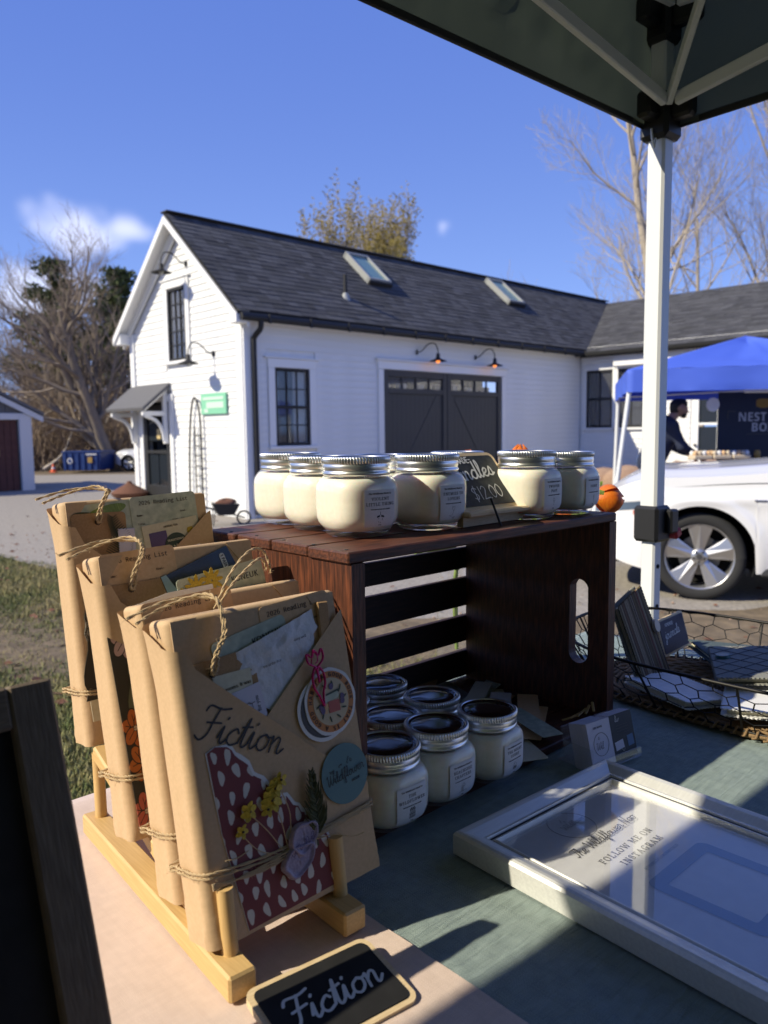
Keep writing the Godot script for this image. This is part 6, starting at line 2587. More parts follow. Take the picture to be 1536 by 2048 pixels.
func wrapped_book(label: String, at: Vector3, lean: float, roll: float, h: float) -> Node3D:
	var K := thing("wrapped_book", label, "wrapped book", at, TYAW, "books wrapped in brown paper on the stand")
	K.rotation_degrees = Vector3(-lean, TYAW, roll)
	var w := .175
	var d := .038
	var sd := at.x * 40.0
	part(K, "book_core", book_core(w, h, d, sd), M.kraft)
	var fl := PackedVector2Array([Vector2(.060, .150), Vector2(.078, .166), Vector2(.172, .241), Vector2(w + .001, .243), Vector2(w + .001, .06), Vector2(.11, .07)])
	part(K, "side_flap", plate(fl, .0052, .0006), M.kraft)
	part(K, "wrap_sheet", wrap_sheet(w, h, d, .234, .080, sd), M.kraft)
	# folded top edge: two creased tucks
	part(K, "top_tuck", plate(PackedVector2Array([Vector2(.003, h - .034), Vector2(.027, h - .0018), Vector2(.003, h - .0018)]), .0011, .0010), M.kraft)
	part(K, "top_tuck", plate(PackedVector2Array([Vector2(w - .003, h - .045), Vector2(w - .003, h - .0018), Vector2(w - .034, h - .0018)]), .0011, .0010), M.kraft)
	var b := Buf.new()
	for lp in 2:
		var y0 := .058 + lp * .0034
		var z := .0082
		twine_around(b, [Vector3(-.0038, y0, -d * .5), Vector3(-.0036, y0 - .0005, -.0075), Vector3(.0012, y0 - .001, .0052), Vector3(.012, y0 - .002, z), Vector3(.06, y0 - .006, z), Vector3(.12, y0 - .004, z), Vector3(w - .004, y0, z), Vector3(w + .0036, y0, -.002), Vector3(w + .003, y0, -d + .004), Vector3(w - .006, y0, -d - .004), Vector3(.01, y0, -d - .006), Vector3(-.0036, y0, -d + .006), Vector3(-.0038, y0, -d * .5)], .0012)
	part(K, "twine", b.mesh(), M.twine)
	return K


func tucked(K: Node3D, called: String, label: String, category: String, mesh: Mesh, m: Material, c: Vector2, z: float, rot := 0.0, group := "", tilt := 0.0) -> Node3D:
	var o := part(self, called, mesh, m)
	o.transform = K.transform * Transform3D(Basis(Vector3.BACK, deg_to_rad(rot)) * Basis(Vector3.RIGHT, deg_to_rad(tilt)), Vector3(c.x, c.y, z))
	tag(o, label, category, group)
	return o


func reading_card(K: Node3D, label: String, c: Vector2, z: float, rot: float, m: String, w := .078) -> void:
	var o := tucked(K, "reading_card", label, "card", plate(rrect(w, .11, .005), 0, .0004), M[m], c, z, rot, "reading list cards")
	text(o, "lettering", "2026 Reading List", .0062, MONO, M.ink_brown, Vector3(0, .047, .0003))
	text(o, "lettering", "Name:", .0030, MONO, M.ink_brown, Vector3(-w / 2 + .011, .033, .0003))
	text(o, "lettering", "Goal:", .0030, MONO, M.ink_brown, Vector3(w / 2 - .018, .033, .0003))
	text(o, "lettering", "Title", .0030, MONO, M.ink_brown, Vector3(-w / 2 + .011, .023, .0003))
	text(o, "lettering", "Start  End", .0026, MONO, M.ink_brown, Vector3(.016, .024, .0003))


func kraft_tag(K: Node3D, label: String, c: Vector2, z: float, rot: float, top: float, hole: Vector2) -> void:
	tucked(K, "kraft_tag", label, "tag", plate(rrect(.062, .09, .005), 0, .0005), M.kraft_card, c, z, rot, "brown paper gift tags")
	# twine loop through the eyelet and over the top
	var b := Buf.new()
	var g := Vector3(hole.x, hole.y, z + .001)
	var pts := [g + Vector3(.002, -.004, .002), g + Vector3(-.002, .0, .003), g + Vector3(.001, .012, .006), g + Vector3(.010, .030, .009), Vector3(hole.x + .012, top + .010, .006), Vector3(hole.x + .006, top + .016, -.012), Vector3(hole.x - .022, top + .010, -.024), Vector3(hole.x - .050, top + .001, -.018)]
	twine_around(b, pts, .0014)
	pts = [g + Vector3(-.001, -.004, .002), g + Vector3(.003, .001, .003), g + Vector3(.005, .014, .005), g + Vector3(.014, .030, .007), Vector3(hole.x + .015, top + .007, .003), Vector3(hole.x + .016, top + .012, -.014), Vector3(hole.x - .015, top + .015, -.026), Vector3(hole.x - .055, top + .006, -.024)]
	twine_around(b, pts, .0014)
	var o := part(self, "tag_string", b.mesh(), M.twine)
	o.transform = K.transform
	tag(o, label.replace("kraft tag", "jute string of the kraft tag"), "string", "jute strings of the gift tags")
	var ri := TorusMesh.new()
	ri.inner_radius = .0022
	ri.outer_radius = .0036
	ri.rings = 20
	ri.ring_segments = 6
	tucked(K, "eyelet", label.replace("kraft tag", "dark eyelet of the kraft tag"), "eyelet", ri, M.ink_brown, hole - Vector2(0, .003), z + .0006, 0, "eyelets of the gift tags", 90)


func wire_in(b: Buf, p: Array, r: float) -> void:
	var pp := PackedVector3Array()
	for q in catmull(p, 6):
		pp.append(q)
	b.tube(pp, PackedFloat32Array([r]), 6)


func books() -> void:
	var H := .263
	var b4 := wrapped_book("rearmost and highest brown paper wrapped book, with a sage card and green leaf print", TU(.317, .103, .810), 8.6, 0, .266)
	var b3 := wrapped_book("brown paper wrapped book with orange poppy paper on its front, second from the back", TU(.294, .063, .662), 11.5, 0, .266)
	var b2 := wrapped_book("brown paper wrapped book squeezed right behind the front one, second from the front", TU(.297, .036, .583), 11.5, 0, .258)
	var b1 := wrapped_book("front brown paper wrapped book lettered Fiction, with dotted red paper and wax seal", TU(.2905, .030, .518), 11.7, 0, H)
	# ---- front book
	part(b1, "lettering", fin(pen("Fiction", Vector2(.006, .167), .0137, .0017, .0065, -.42, .22)), M.ink)
	var dp := print_mat("dotted_paper", dotted_tex())
	var edge := PackedVector2Array([Vector2(.016, .152), Vector2(.024, .155)])
	edge.append_array(torn(Vector2(.035, .152), Vector2(.066, .112), 10, .004))
	edge.append_array(torn(Vector2(.068, .110), Vector2(.114, .064), 12, .004))
	edge.append_array(torn(Vector2(.116, .060), Vector2(.131, .028), 6, .003))
	edge.append_array(PackedVector2Array([Vector2(.126, .006), Vector2(.032, .004), Vector2(.020, .085)]))
	var back := PackedVector2Array()
	for p in edge:
		back.append(p + (Vector2(.0022, .0024) if p.x > .026 and p.y > .03 else Vector2(-.0008, .0004)) + Vector2(rng.randf_range(-.0008, .0008), rng.randf_range(-.0006, .0006)))
	part(b1, "torn_paper_edge", plate(back, .0067, .0003), M.white_card)
	part(b1, "dotted_paper", plate(edge, .0071, .0003), dp)
	b1.get_node("torn_paper_edge").set_meta("label", "white torn rim of the dotted paper")
	reading_card(b1, "buff reading list card at the right of the front book's pocket", Vector2(.130, .207), .0006, 4, "buff_card")
	var pen_st := PackedVector2Array([Vector2(-.0065, -.05), Vector2(.0065, -.05), Vector2(.0065, .05), Vector2(-.0065, .05)])
	tucked(b1, "paper_tube", "folded buff paper tube at the right end of the front book's pocket", "paper tube", bx(Vector3(.013, .08, .0036), .0012), M.kraft_card, Vector2(.154, .214), .0030, -3)
	var gc := tucked(b1, "tea_sachet", "sage green tea sachet behind the white tissue in the front book's pocket", "sachet", plate(rrect(.078, .07, .005), 0, .0006), M.sage_card, Vector2(.080, .209), .0012, 10)
	text(gc, "lettering", "KONEUK", .0085, SANS, M.ink, Vector3(.016, .022, .0004))
	kraft_tag(b1, "kraft tag in the front book's pocket", Vector2(.046, .180), .0030, 4, H, Vector2(.033, .216))
	var cc := tucked(b1, "torn_page", "torn strip of printed book page in the front book's pocket", "paper strip", plate(PackedVector2Array([Vector2(-.020, -.03), Vector2(.019, -.03), Vector2(.017, -.01), Vector2(.0185, .013), Vector2(-.0185, .016)]), 0, .0004), M.cream_card, Vector2(.052, .196), .0038, 5)
	text(cc, "lettering", "the rooms. It was", .0040, SERIF, M.ink_brown, Vector3(0, .002, .0003))
	text(cc, "lettering", "out at the light", .0040, SERIF, M.ink_brown, Vector3(.001, -.005, .0003))
	var s := st_new(0)
	surf(s, 16, 16, func(a: float, v: float):
		var t := a * 2.0 - 1.0
		var w := lerpf(.024, .040, smoothstep(0, .35, v))
		return Vector3(t * w + .004 * wob.get_noise_2d(v * 4.0, t) + (.006 if v > .7 else 0.0) * t, lerpf(-.036, .030, v) + .006 * t * v, .0010 + (.0004 + .0030 * smoothstep(.5, .9, v)) * (1.0 + wob.get_noise_2d(t * 3.0, v * 5.0 + 3.0)) * (1.0 - t * t) + .0016 * wob.get_noise_2d(t * 7.0 + 4.0, v * 9.0) * smoothstep(.45, .7, v)))
	var ts := tucked(b1, "tissue_bag", "crumpled white tissue bag in the middle of the front book's pocket", "tissue bag", fin(s), M.tissue, Vector2(.103, .207), .0014, 8)
	text(ts, "lettering", "tea of the day", .0030, SERIF, M.ink_grey, Vector3(-.012, .004, .0046))
	text(ts, "lettering", "steep well", .0030, SERIF, M.ink_grey, Vector3(.022, .016, .0062))
	var lc := tucked(b1, "lilac_card", "small lilac white card with line drawing at the pocket's lowest point", "card", plate(rrect(.030, .050, .0005), 0, .0004), M.lilac_card, Vector2(.064, .170), .0044, 8)
	text(lc, "lettering", "for you", .004, SERIF, M.ink_grey, Vector3(.009, .008, .0003), Vector3(0, 0, 90))
	part(lc, "line_drawing", fin(pen("o", Vector2(-.008, .0), .012, .0004, .0004)), M.ink_grey)
	# stickers leaning on the pocket edge
	var st2 := tucked(b1, "round_sticker", "white-rimmed grey sticker mostly behind the orange ringed one", "sticker", plate(oval(.029, .029), 0, .0006), M.white_card, Vector2(.137, .158), .0076, 0)
	part(st2, "face", plate(oval(.0255, .0255), .0004, .0004), M.ink_grey)
	var so := tucked(b1, "round_sticker", "round sticker with orange lettered ring, books and flowers on the front book", "sticker", plate(oval(.0295, .0305, 44, .012), 0, .0006), M.white_card, Vector2(.1455, .163), .0088, -6)
	part(so, "ring", plate(oval(.0265, .0275), .0004, .0004), M.sticker_orange)
	part(so, "face", plate(oval(.0205, .0215), .0008, .0004), M.sticker_tan)
	var words := "A GOOD BOOK THAT IS A GOOD HABIT "
	for k in words.length():
		if words[k] != " ":
			var a := PI * .62 - TAU * k / words.length()
			text(so, "lettering", words[k], .0052, SANSB, M.ink_brown, Vector3(cos(a) * .0236, sin(a) * .0244, .0007), Vector3(0, 0, rad_to_deg(a) - 90.0))
	for q in [[0, .004, .017, .0055, "sage_card", 14], [.002, .0075, .016, .003, "leaf_dark", 14], [.003, -.0045, .013, .0105, "coral", 6], [-.0065, -.006, .004, .009, "buff_card", -8]]:
		part(so, "printed_book", plate(rrect(q[2], q[3], .0008), .0012, .0003), M[q[4]], Vector3(q[0], q[1], .0002 * q[3] * 1000.0 * .1), Vector3(0, 0, q[5]))
	for q in [[-.012, -.004], [-.0105, -.0075], [.0125, -.0005], [.0125, .0035], [0, .0135]]:
		part(so, "printed_flower", plate(oval(.0026, .0030, 12), .0016, .0003), M.plum, Vector3(q[0], q[1], 0))
	for k in 10:
		var a := TAU * k / 10.0 + .2
		part(so, "printed_leaf", plate(oval(.0030, .0008, 10), .0014, .0003), M.leaf_dark, Vector3(cos(a) * .0155, sin(a) * .0160, 0), Vector3(0, 0, rad_to_deg(a) + 25.0))
	var b := Buf.new()
	for z in [0.0, .0016]:
		wire_in(b, [Vector3(0, -.026, z), Vector3(-.003, -.016, z), Vector3(-.007, -.006, z), Vector3(-.006, .004, z), Vector3(-.001, .010, z), Vector3(0, -.004, z)], .0006)
		wire_in(b, [Vector3(0, -.026, z), Vector3(.002, -.014, z), Vector3(.006, -.006, z), Vector3(.006, .004, z), Vector3(.001, .010, z), Vector3(0, -.004, z)], .0006)
		wire_in(b, [Vector3(0, .010, z), Vector3(-.008, .016, z), Vector3(-.008, .024, z), Vector3(-.003, .020, z), Vector3(0, .026, z), Vector3(.004, .020, z), Vector3(.009, .025, z), Vector3(.009, .016, z), Vector3(.001, .010, z)], .0006)
	wire_in(b, [Vector3(-.005, .014, .001), Vector3(-.003, .022, .002), Vector3(.002, .024, .002), Vector3(.002, .016, .002), Vector3(-.001, .014, .002)], .0006)
	tucked(b1, "wire_clip", "magenta wire tulip clip hooked over the orange ringed sticker", "clip", b.mesh(), M.magenta_wire, Vector2(.1335, .187), .0111, 4)
	var te := tucked(b1, "teal_sticker", "round teal sticker with black script on the front book's right edge", "sticker", plate(oval(.027, .027, 48), 0, .0004), M.teal_sticker, Vector2(.1505, .0955), .0078, 8)
	var ps := pen("Wildflower", Vector2(-.0225, -.004), .0046, .0007, .0003, .02, .15)
	ps = pen("l", Vector2(.004, .008), .003, .0004, .0003, -.4, .1, ps)
	ps = pen("e", Vector2(.009, .007), .003, .0004, .0003, .6, .1, ps)
	ps = pen("t", Vector2(-.006, .009), .0028, .0004, .0003, -1.2, .1, ps)
	part(te, "lettering", fin(ps), M.ink)
	text(te, "lettering", "THE", .0036, SANS, M.ink_grey, Vector3(-.014, .007, .0003))
	text(te, "lettering", "NOOK", .0036, SANS, M.ink_grey, Vector3(.010, -.0095, .0003))
	# dried flowers, cedar sprig and wax seal on the twine
	b = Buf.new()
	b.tube(PackedVector3Array([Vector3(0, -.045, 0), Vector3(.002, -.01, .002), Vector3(.004, .022, .003)]), PackedFloat32Array([.0008, .0006, .0003]), 5)
	var r := RandomNumberGenerator.new()
	r.seed = 15
	for k in 34:
		var t := k / 34.0
		for sd in [-1, 1]:
			var p := Vector3(.002 + .004 * t, -.034 + .054 * t, .002 + r.randf() * .002)
			var l := lerpf(.019, .003, t) * r.randf_range(.6, 1.1)
			b.tube(PackedVector3Array([p, p + Vector3(sd * l * .5, l * .5, .001), p + Vector3(sd * l * .75, l * 1.15, .001)]), PackedFloat32Array([.0008, .0010, .0002]), 4, false)
	tucked(b1, "cedar_sprig", "dried green cedar sprig tucked behind the lilac wax seal", "sprig", b.mesh(), M.fern_green, Vector2(.106, .090), .0086, 4)
	var fl := thing("dried_flowers", "dried yellow flowers on thin stems across the dotted red paper", "dried flowers")
	fl.transform = b1.transform * Transform3D(Basis(), Vector3(0, 0, .0090))
	b = Buf.new()
	for q in [[Vector2(.075, .050), Vector2(.060, .075), Vector2(.0445, .095)], [Vector2(.075, .050), Vector2(.050, .062), Vector2(.036, .080)], [Vector2(.078, .052), Vector2(.074, .080), Vector2(.068, .098)], [Vector2(.078, .050), Vector2(.084, .080), Vector2(.078, .104)], [Vector2(.040, .066), Vector2(.028, .0645), Vector2(.018, .066)]]:
		wire_in(b, [Vector3(q[0].x, q[0].y, 0), Vector3(q[1].x, q[1].y, .001), Vector3(q[2].x, q[2].y, .0005)], .00045)
	part(fl, "stems", b.mesh(), M.twine)
	for q in [[.0445, .0965, .0075, 5], [.036, .0830, .0055, 4], [.0675, .0985, .0090, 6], [.0720, .1070, .0070, 5], [.0790, .1120, .0060, 4], [.062, .0925, .006, 4]]:
		for k in int(q[3]) + 1:
			var a: float = TAU * k / (q[3] + 1) + q[0] * 100.0
			part(fl, "petal", plate(oval(q[2] * .62, q[2] * .38, 12, .08), .0, .0004), M.yellow_petal, Vector3(q[0] + cos(a) * q[2] * .55, q[1] + sin(a) * q[2] * .55, .0008 + .0005 * k), Vector3(20 * sin(a), 20 * cos(a), rad_to_deg(a)))
		var sp := SphereMesh.new()
		sp.radius = q[2] * .22
		sp.height = q[2] * .3
		part(fl, "flower_eye", sp, M.ink_brown, Vector3(q[0], q[1], .003))
	s = st_new(0)
	for q in [[.0935, .0585, .0165, .0125, .5], [.0855, .0420, .0185, .0125, .35]]:
		surf(s, 28, 12, func(a: float, v: float):
			var an: float = a * TAU
			var rr := sin(v * PI / 2)
			var wv: float = 1.0 + .08 * sin(an * 3.0 + q[0] * 90.0) + .05 * sin(an * 5.0)
			var p := Vector2(cos(an) * q[2] * rr * wv, sin(an) * q[3] * rr * wv).rotated(q[4])
			var rim := .0022 * exp(-pow((rr - .86) / .09, 2.0))
			return Vector3(q[0] + p.x, q[1] + p.y, .0030 + rim + .0006 * sin(p.x * 1800.0) * (1.0 - rr) - (.003 if rr > .98 else 0.0)), true)
	var sl := part(self, "wax_seal", fin(s), M.seal_wax)
	sl.transform = b1.transform * Transform3D(Basis(), Vector3(0, 0, .0094))
	tag(sl, "lilac wax seal stamped twice over the twine of the front book", "wax seal")
	part(sl, "stamped_lettering", fin(pen("un ne", Vector2(.078, .046), .0058, .0006, .0042, .35, .2)), M.plum)
	b = Buf.new()
	for k in 3:
		twine_around(b, [Vector3(.004, .052 - k * .002, .0086), Vector3(.045, .046 + k * .0015, .0096), Vector3(.085, .049 + k * .002, .0100), Vector3(.13, .055 + k * .001, .0094), Vector3(.172, .057 + k * .0015, .0080)], .0010)
	twine_around(b, [Vector3(.105, .052, .0105), Vector3(.125, .050, .0145), Vector3(.142, .042, .0155), Vector3(.155, .041, .0165)], .0006)
	part(b1, "twine", b.mesh(), M.twine)
	# ---- second book: card and flower packet showing above the front one
	reading_card(b2, "orange-buff reading list card standing just behind the front book", Vector2(.050, .206), .0006, 3, "buff_card", .092)
	var fp := tucked(b2, "flower_packet", "pale packet with yellow daisies behind the orange-buff reading card", "packet", plate(rrect(.100, .06, .004), 0, .0006), M.sage_card, Vector2(.113, .2500), -.0420, 6)
	for q in [[-.030, .018], [-.012, .021], [-.040, .010]]:
		for k in 9:
			var a := TAU * k / 9.0
			part(fp, "printed_petal", plate(oval(.0062, .0022, 10), .0006, .0003), M.yellow_petal, Vector3(q[0] + cos(a) * .007, q[1] + sin(a) * .007, .00004 * k), Vector3(0, 0, rad_to_deg(a)))
	text(fp, "lettering", "KONEUK", .0085, SANS, M.ink, Vector3(.026, .016, .0004))
	tucked(b2, "white_wrapper", "white paper wrapper edge above the orange-buff reading card", "wrapper", plate(PackedVector2Array([Vector2(-.05, -.03), Vector2(.05, -.03), Vector2(.048, .021), Vector2(.0, .0225), Vector2(-.045, .017)]), 0, .0006), M.white_card, Vector2(.052, .2420), -.0405, 4)
	b = Buf.new()
	twine_around(b, [Vector3(.060, .225, .002), Vector3(.075, .250, .006), Vector3(.095, .275, .004), Vector3(.125, .293, -.006), Vector3(.145, .290, -.012), Vector3(.150, .268, -.012)], .0013)
	twine_around(b, [Vector3(.062, .225, .002), Vector3(.085, .255, .004), Vector3(.110, .272, -.002), Vector3(.138, .284, -.01), Vector3(.147, .272, -.014)], .0013)
	var ss := part(self, "tag_string", b.mesh(), M.twine)
	ss.transform = b2.transform
	tag(ss, "jute string looping up over the yellow daisy packet", "string", "jute strings of the gift tags")
	# ---- third book
	var fm := print_mat("poppy_paper", floral_tex(0))
	var ed := torn(Vector2(-.001, .190), Vector2(.030, .168), 8, .004)
	ed.append_array(PackedVector2Array([Vector2(.048, .150), Vector2(.048, .010), Vector2(.006, .010), Vector2(.003, .10)]))
	part(b3, "poppy_paper", plate(ed, .0074, .0006), fm)
	reading_card(b3, "buff reading list card in the poppy book's pocket", Vector2(.044, .213), .0006, 2, "buff_card")
	kraft_tag(b3, "kraft tag in the poppy book's pocket", Vector2(.034, .192), .0016, 1, .266, Vector2(.031, .234))
	var bk := tucked(b3, "black_sachet", "glossy black sachet marked 1 pair in the poppy book's pocket", "sachet", plate(PackedVector2Array([Vector2(-.042, -.05), Vector2(.046, -.05), Vector2(.040, .012), Vector2(-.042, .012)]), 0, .001), M.black_sachet, Vector2(.106, .238), .0022, 17)
	part(bk, "pale_seal", plate(PackedVector2Array([Vector2(-.042, -.05), Vector2(-.02, -.05), Vector2(-.036, .0125), Vector2(-.042, .0125)]), .0006, .0004), M.pale_blue)
	part(bk, "badge", plate(rrect(.006, .017, .003), .0006, .0003), M.white_card, Vector3(.030, -.001, 0))
	text(bk, "lettering", "1 PAIR", .0046, SANSB, M.ink, Vector3(.030, -.001, .0009), Vector3(0, 0, -90))
	tucked(b3, "blue_tab", "small blue paper tab at the right edge of the poppy book", "paper tab", plate(PackedVector2Array([Vector2(-.007, -.012), Vector2(.007, -.004), Vector2(.007, .012), Vector2(-.007, .012)]), 0, .0005), M.sky_blue_tab, Vector2(.163, .224), .0030, 0)
	# ---- rearmost book
	var gm := print_mat("sprig_paper", floral_tex(1))
	ed = torn(Vector2(.012, .175), Vector2(.0, .05), 14, .005)
	ed.append_array(PackedVector2Array([Vector2(.04, .05), Vector2(.04, .175)]))
	part(b4, "sprig_paper", plate(ed, .0074, .0006), gm)
	part(b4, "torn_paper_edge", plate(PackedVector2Array([Vector2(.004, .050), Vector2(.05, .049), Vector2(.05, .026), Vector2(.005, .027)]), .0074, .0006), M.cream_card)
	reading_card(b4, "sage green reading list card in the rearmost book's pocket", Vector2(.119, .212), .0012, 2, "sage_card", .084)
	var lf := tucked(b4, "leaf_packet", "pale packet printed with a green leaf at the left of the rearmost book's pocket", "packet", plate(rrect(.075, .08, .002), 0, .0006), M.sage_card, Vector2(.047, .222), .0006, 3)
	part(lf, "printed_leaf", plate(oval(.024, .0065, 20), .0006, .0003), M.tulip_green, Vector3(.002, .030, 0), Vector3(0, 0, 10))
	part(lf, "printed_leaf", plate(oval(.016, .006, 20), .0009, .0003), M.fern_green, Vector3(-.022, .026, 0), Vector3(0, 0, -12))
	kraft_tag(b4, "kraft tag in the rearmost book's pocket", Vector2(.037, .206), .0018, -1, .266, Vector2(.036, .244))
	var tq := tucked(b4, "herb_sachet", "cream herbal tea sachet with a dark green seal over the sage reading card", "sachet", plate(PackedVector2Array([Vector2(-.036, -.06), Vector2(.034, -.06), Vector2(.036, .022), Vector2(-.036, .022)]), 0, .0008), M.cream_card, Vector2(.124, .213), .0024, 6)
	part(tq, "print_panel", plate(rrect(.022, .026, .001), .0004, .0003), M.plum, Vector3(-.018, -.001, 0))
	part(tq, "seal_print", plate(oval(.015, .015), .0008, .0003), M.leaf_dark, Vector3(.003, -.008, 0))
	text(tq, "lettering", "TRADITIONAL", .0034, SANSB, M.cream_card, Vector3(.003, -.001, .0011))
	text(tq, "lettering", "HERBAL TEA", .0034, SANS, M.ink_brown, Vector3(0, .016, .0004))
	for k in 5:
		var a := PI * (.2 + .15 * k)
		part(tq, "printed_leaf", plate(oval(.004, .0013, 10), .0011, .0003), M.cream_card, Vector3(.003 + cos(a) * .005, -.015 + sin(a) * .005, 0), Vector3(0, 0, rad_to_deg(a)))
	part(tq, "printed_flower", plate(oval(.0045, .0045, 14, .1), .0006, .0003), M.yellow_petal, Vector3(.024, .006, 0))
	tucked(b4, "folded_paper", "crumpled white folded paper low at the right of the rearmost book's pocket", "paper", bx(Vector3(.05, .03, .004), .0015), M.white_card, Vector2(.135, .186), .0045, 8)
	tucked(b4, "folded_paper", "small white folded slip between kraft tag and sage card of the rearmost book", "paper", bx(Vector3(.020, .05, .002), .0008), M.lilac_card, Vector2(.066, .206), .0036, -2)
	b = Buf.new()
	for k in 40:
		var t := k / 40.0
		var p := Vector3(.0 + .004 * sin(t * 5.0), -.02 + .05 * t, 0)
		var sd := -1.0 if k % 2 else 1.0
		var l := lerpf(.016, .005, t)
		b.tube(PackedVector3Array([p, p + Vector3(sd * l, l * .7, .001)]), PackedFloat32Array([.0007, .0003]), 4, false)
	tucked(b4, "pressed_sprig", "dark pressed sprig in front of the rearmost book's kraft tag", "sprig", b.mesh(), M.leaf_dark, Vector2(.056, .216), .0035, 0)


# ---------------------------------------------------------------- chalkboards, frame, cards, basket
func boards() -> void:
	var K := thing("chalkboard", "large blank black chalkboard in a rough wooden frame at the left edge", "chalkboard", TU(.191, .0045, .457), TYAW)
	K.rotation_degrees = Vector3(-19.5, TYAW, 0)
	var w := .42
	var h := .280
	var f := .029
	part(K, "slate", bx(Vector3(w - .03, h - .03, .006), .001), M.chalk_black, Vector3(-w / 2, h / 2, -.012))
	for q in [[-w / 2, h - f / 2, w - 2 * f, f], [-w / 2, f / 2, w - 2 * f, f]]:
		part(K, "frame_bar", bx(Vector3(q[2], q[3], .017), .002), M.frame_wood, Vector3(q[0], q[1], -.008))
	for x in [-f / 2, -w + f / 2]:
		part(K, "frame_bar", bx(Vector3(h, f, .017), .002), M.frame_wood, Vector3(x, h / 2, -.008), Vector3(0, 0, 90))
	var b := st_new()
	box(b, Vector3(-w / 2, .11, -.055), Vector3(.03, .23, .010), .002, Basis(Vector3.RIGHT, .42))
	part(K, "prop_leg", fin(b), M.frame_wood)
	var S := thing("name_sign", "small black chalkboard sign lettered Fiction lying in front of the book stand", "sign", TU(.3445, .0105, .4345), TYAW - 7.5)
	S.rotation_degrees = Vector3(-84, TYAW - 7.5, 0)
	part(S, "board_back", plate(rrect(.112, .077, .009), 0, .006), M.pale_wood)
	part(S, "slate", plate(rrect(.102, .067, .006), .001, .001), M.chalk_black)
	part(S, "chalk_lettering", fin(pen("Fiction", Vector2(-.043, -.015), .0135, .0026, .0014, .06, .25)), M.chalk_white)


func picture_frame() -> void:
	var th := -2.5
	var F := thing("picture_frame", "white-silver picture frame lying flat with a glazed follow me card in it", "picture frame", TU(.572, .0015, .515), TYAW + th)
	var W := .272
	var L := .38
	var prof := [Vector2(0, 0), Vector2(0, .0205), Vector2(.002, .0235), Vector2(.005, .0245), Vector2(.010, .0235), Vector2(.022, .0180), Vector2(.0245, .0178), Vector2(.0255, .0150), Vector2(.0285, .0150), Vector2(.0300, .0165), Vector2(.0315, .0165), Vector2(.0330, .0115), Vector2(.0330, .002)]
	var cn := func(k: int, d: float, y: float): return [Vector3(d, y, d), Vector3(W - d, y, d), Vector3(W - d, y, L - d), Vector3(d, y, L - d)][k % 4]
	for k in 4:
		var s := st_new()
		for i in prof.size() - 1:
			var p: Vector2 = prof[i]
			var q: Vector2 = prof[i + 1]
			var e: Vector3 = (cn.call(k + 1, 0, 0) - cn.call(k, 0, 0)).normalized().cross(Vector3.UP)
			face(s, [cn.call(k, p.x, p.y), cn.call(k + 1, p.x, p.y), cn.call(k + 1, q.x, q.y), cn.call(k, q.x, q.y)], Vector3.UP * absf(q.x - p.x) * 3.0 + e * (q.y - p.y))
		part(F, "frame_bar", fin(s), M.silver_frame)
	for k in 4:
		var a: Vector3 = cn.call(k, .0270, .0151)
		var b: Vector3 = cn.call(k + 1, .0270, .0151)
		part(F, "bead_line", bx(Vector3(a.distance_to(b), .0006, .0018)), M.dark_line, (a + b) / 2 + Vector3(0, .0004, 0), Vector3(0, 90 if k % 2 else 0, 0))
	part(F, "backing", bx(Vector3(W - .05, .004, L - .05)), M.grey_plastic, Vector3(W / 2, .0045, L / 2))
	var P := Node3D.new()
	P.name = "printed_card"
	F.add_child(P, true)
	P.transform = Transform3D(Basis(Vector3.UP, deg_to_rad(2.5)) * Basis(Vector3.RIGHT, -PI / 2), Vector3(W / 2 - .002, .0085, .15))
	part(P, "paper", bx(Vector3(W - .052, .40, .0008)), M.mount_paper, Vector3(0, -.045, -.0008))
	# local x along the lines, y up the page; middle of the page at x = .005
	var ring := TorusMesh.new()
	ring.inner_radius = .0262
	ring.outer_radius = .0266
	ring.rings = 48
	ring.ring_segments = 4
	part(P, "emblem", ring, M.ink_grey, Vector3(-.004, .094, 0), Vector3(90, 0, 0))
	var s := pen("Wildflower", Vector2(-.020, .091), .0040, .0004, .0004)
	s = pen("l e", Vector2(-.010, .104), .003, .0003, .0004, -.5, .1, s)
	s = pen("w", Vector2(-.006, .080), .004, .0003, .0004, .1, .1, s)
	part(P, "emblem", fin(s), M.ink_grey)
	part(P, "lettering", fin(pen("The Wildflower Nook", Vector2(-.056, .0515), .0066, .0010, .0004, .0, .15)), M.ink)
	text(P, "lettering", "FOLLOW ME ON", .0105, SERIF, M.ink_grey, Vector3(.0, .031, .0003), Vector3.ZERO, .12)
	text(P, "lettering", "INSTAGRAM", .0105, SERIF, M.ink_grey, Vector3(.004, .0155, .0003), Vector3.ZERO, .16)
	text(P, "lettering", "@THEWILDFLOWERNOOKCO", .0046, SANS, M.code_blue, Vector3(.006, -.0045, .0003), Vector3.ZERO, .1)
	var outer := rrect(.112, .112, .010)
	s = st_new()
	var inner := rrect(.082, .082, .003)
	for k in outer.size():
		var j := (k + 1) % outer.size()
		face(s, [Vector3(outer[k].x, outer[k].y, .0003), Vector3(outer[j].x, outer[j].y, .0003), Vector3(inner[j].x, inner[j].y, .0003), Vector3(inner[k].x, inner[k].y, .0003)], Vector3.BACK)
	part(P, "blue_border", fin(s), M.code_blue, Vector3(.006, -.073, 0))
	part(F, "pane", bx(Vector3(W - .058, .0018, L - .058)), M.frame_glass if M.has("frame_glass") else M.glass, Vector3(W / 2, .0118, L / 2))


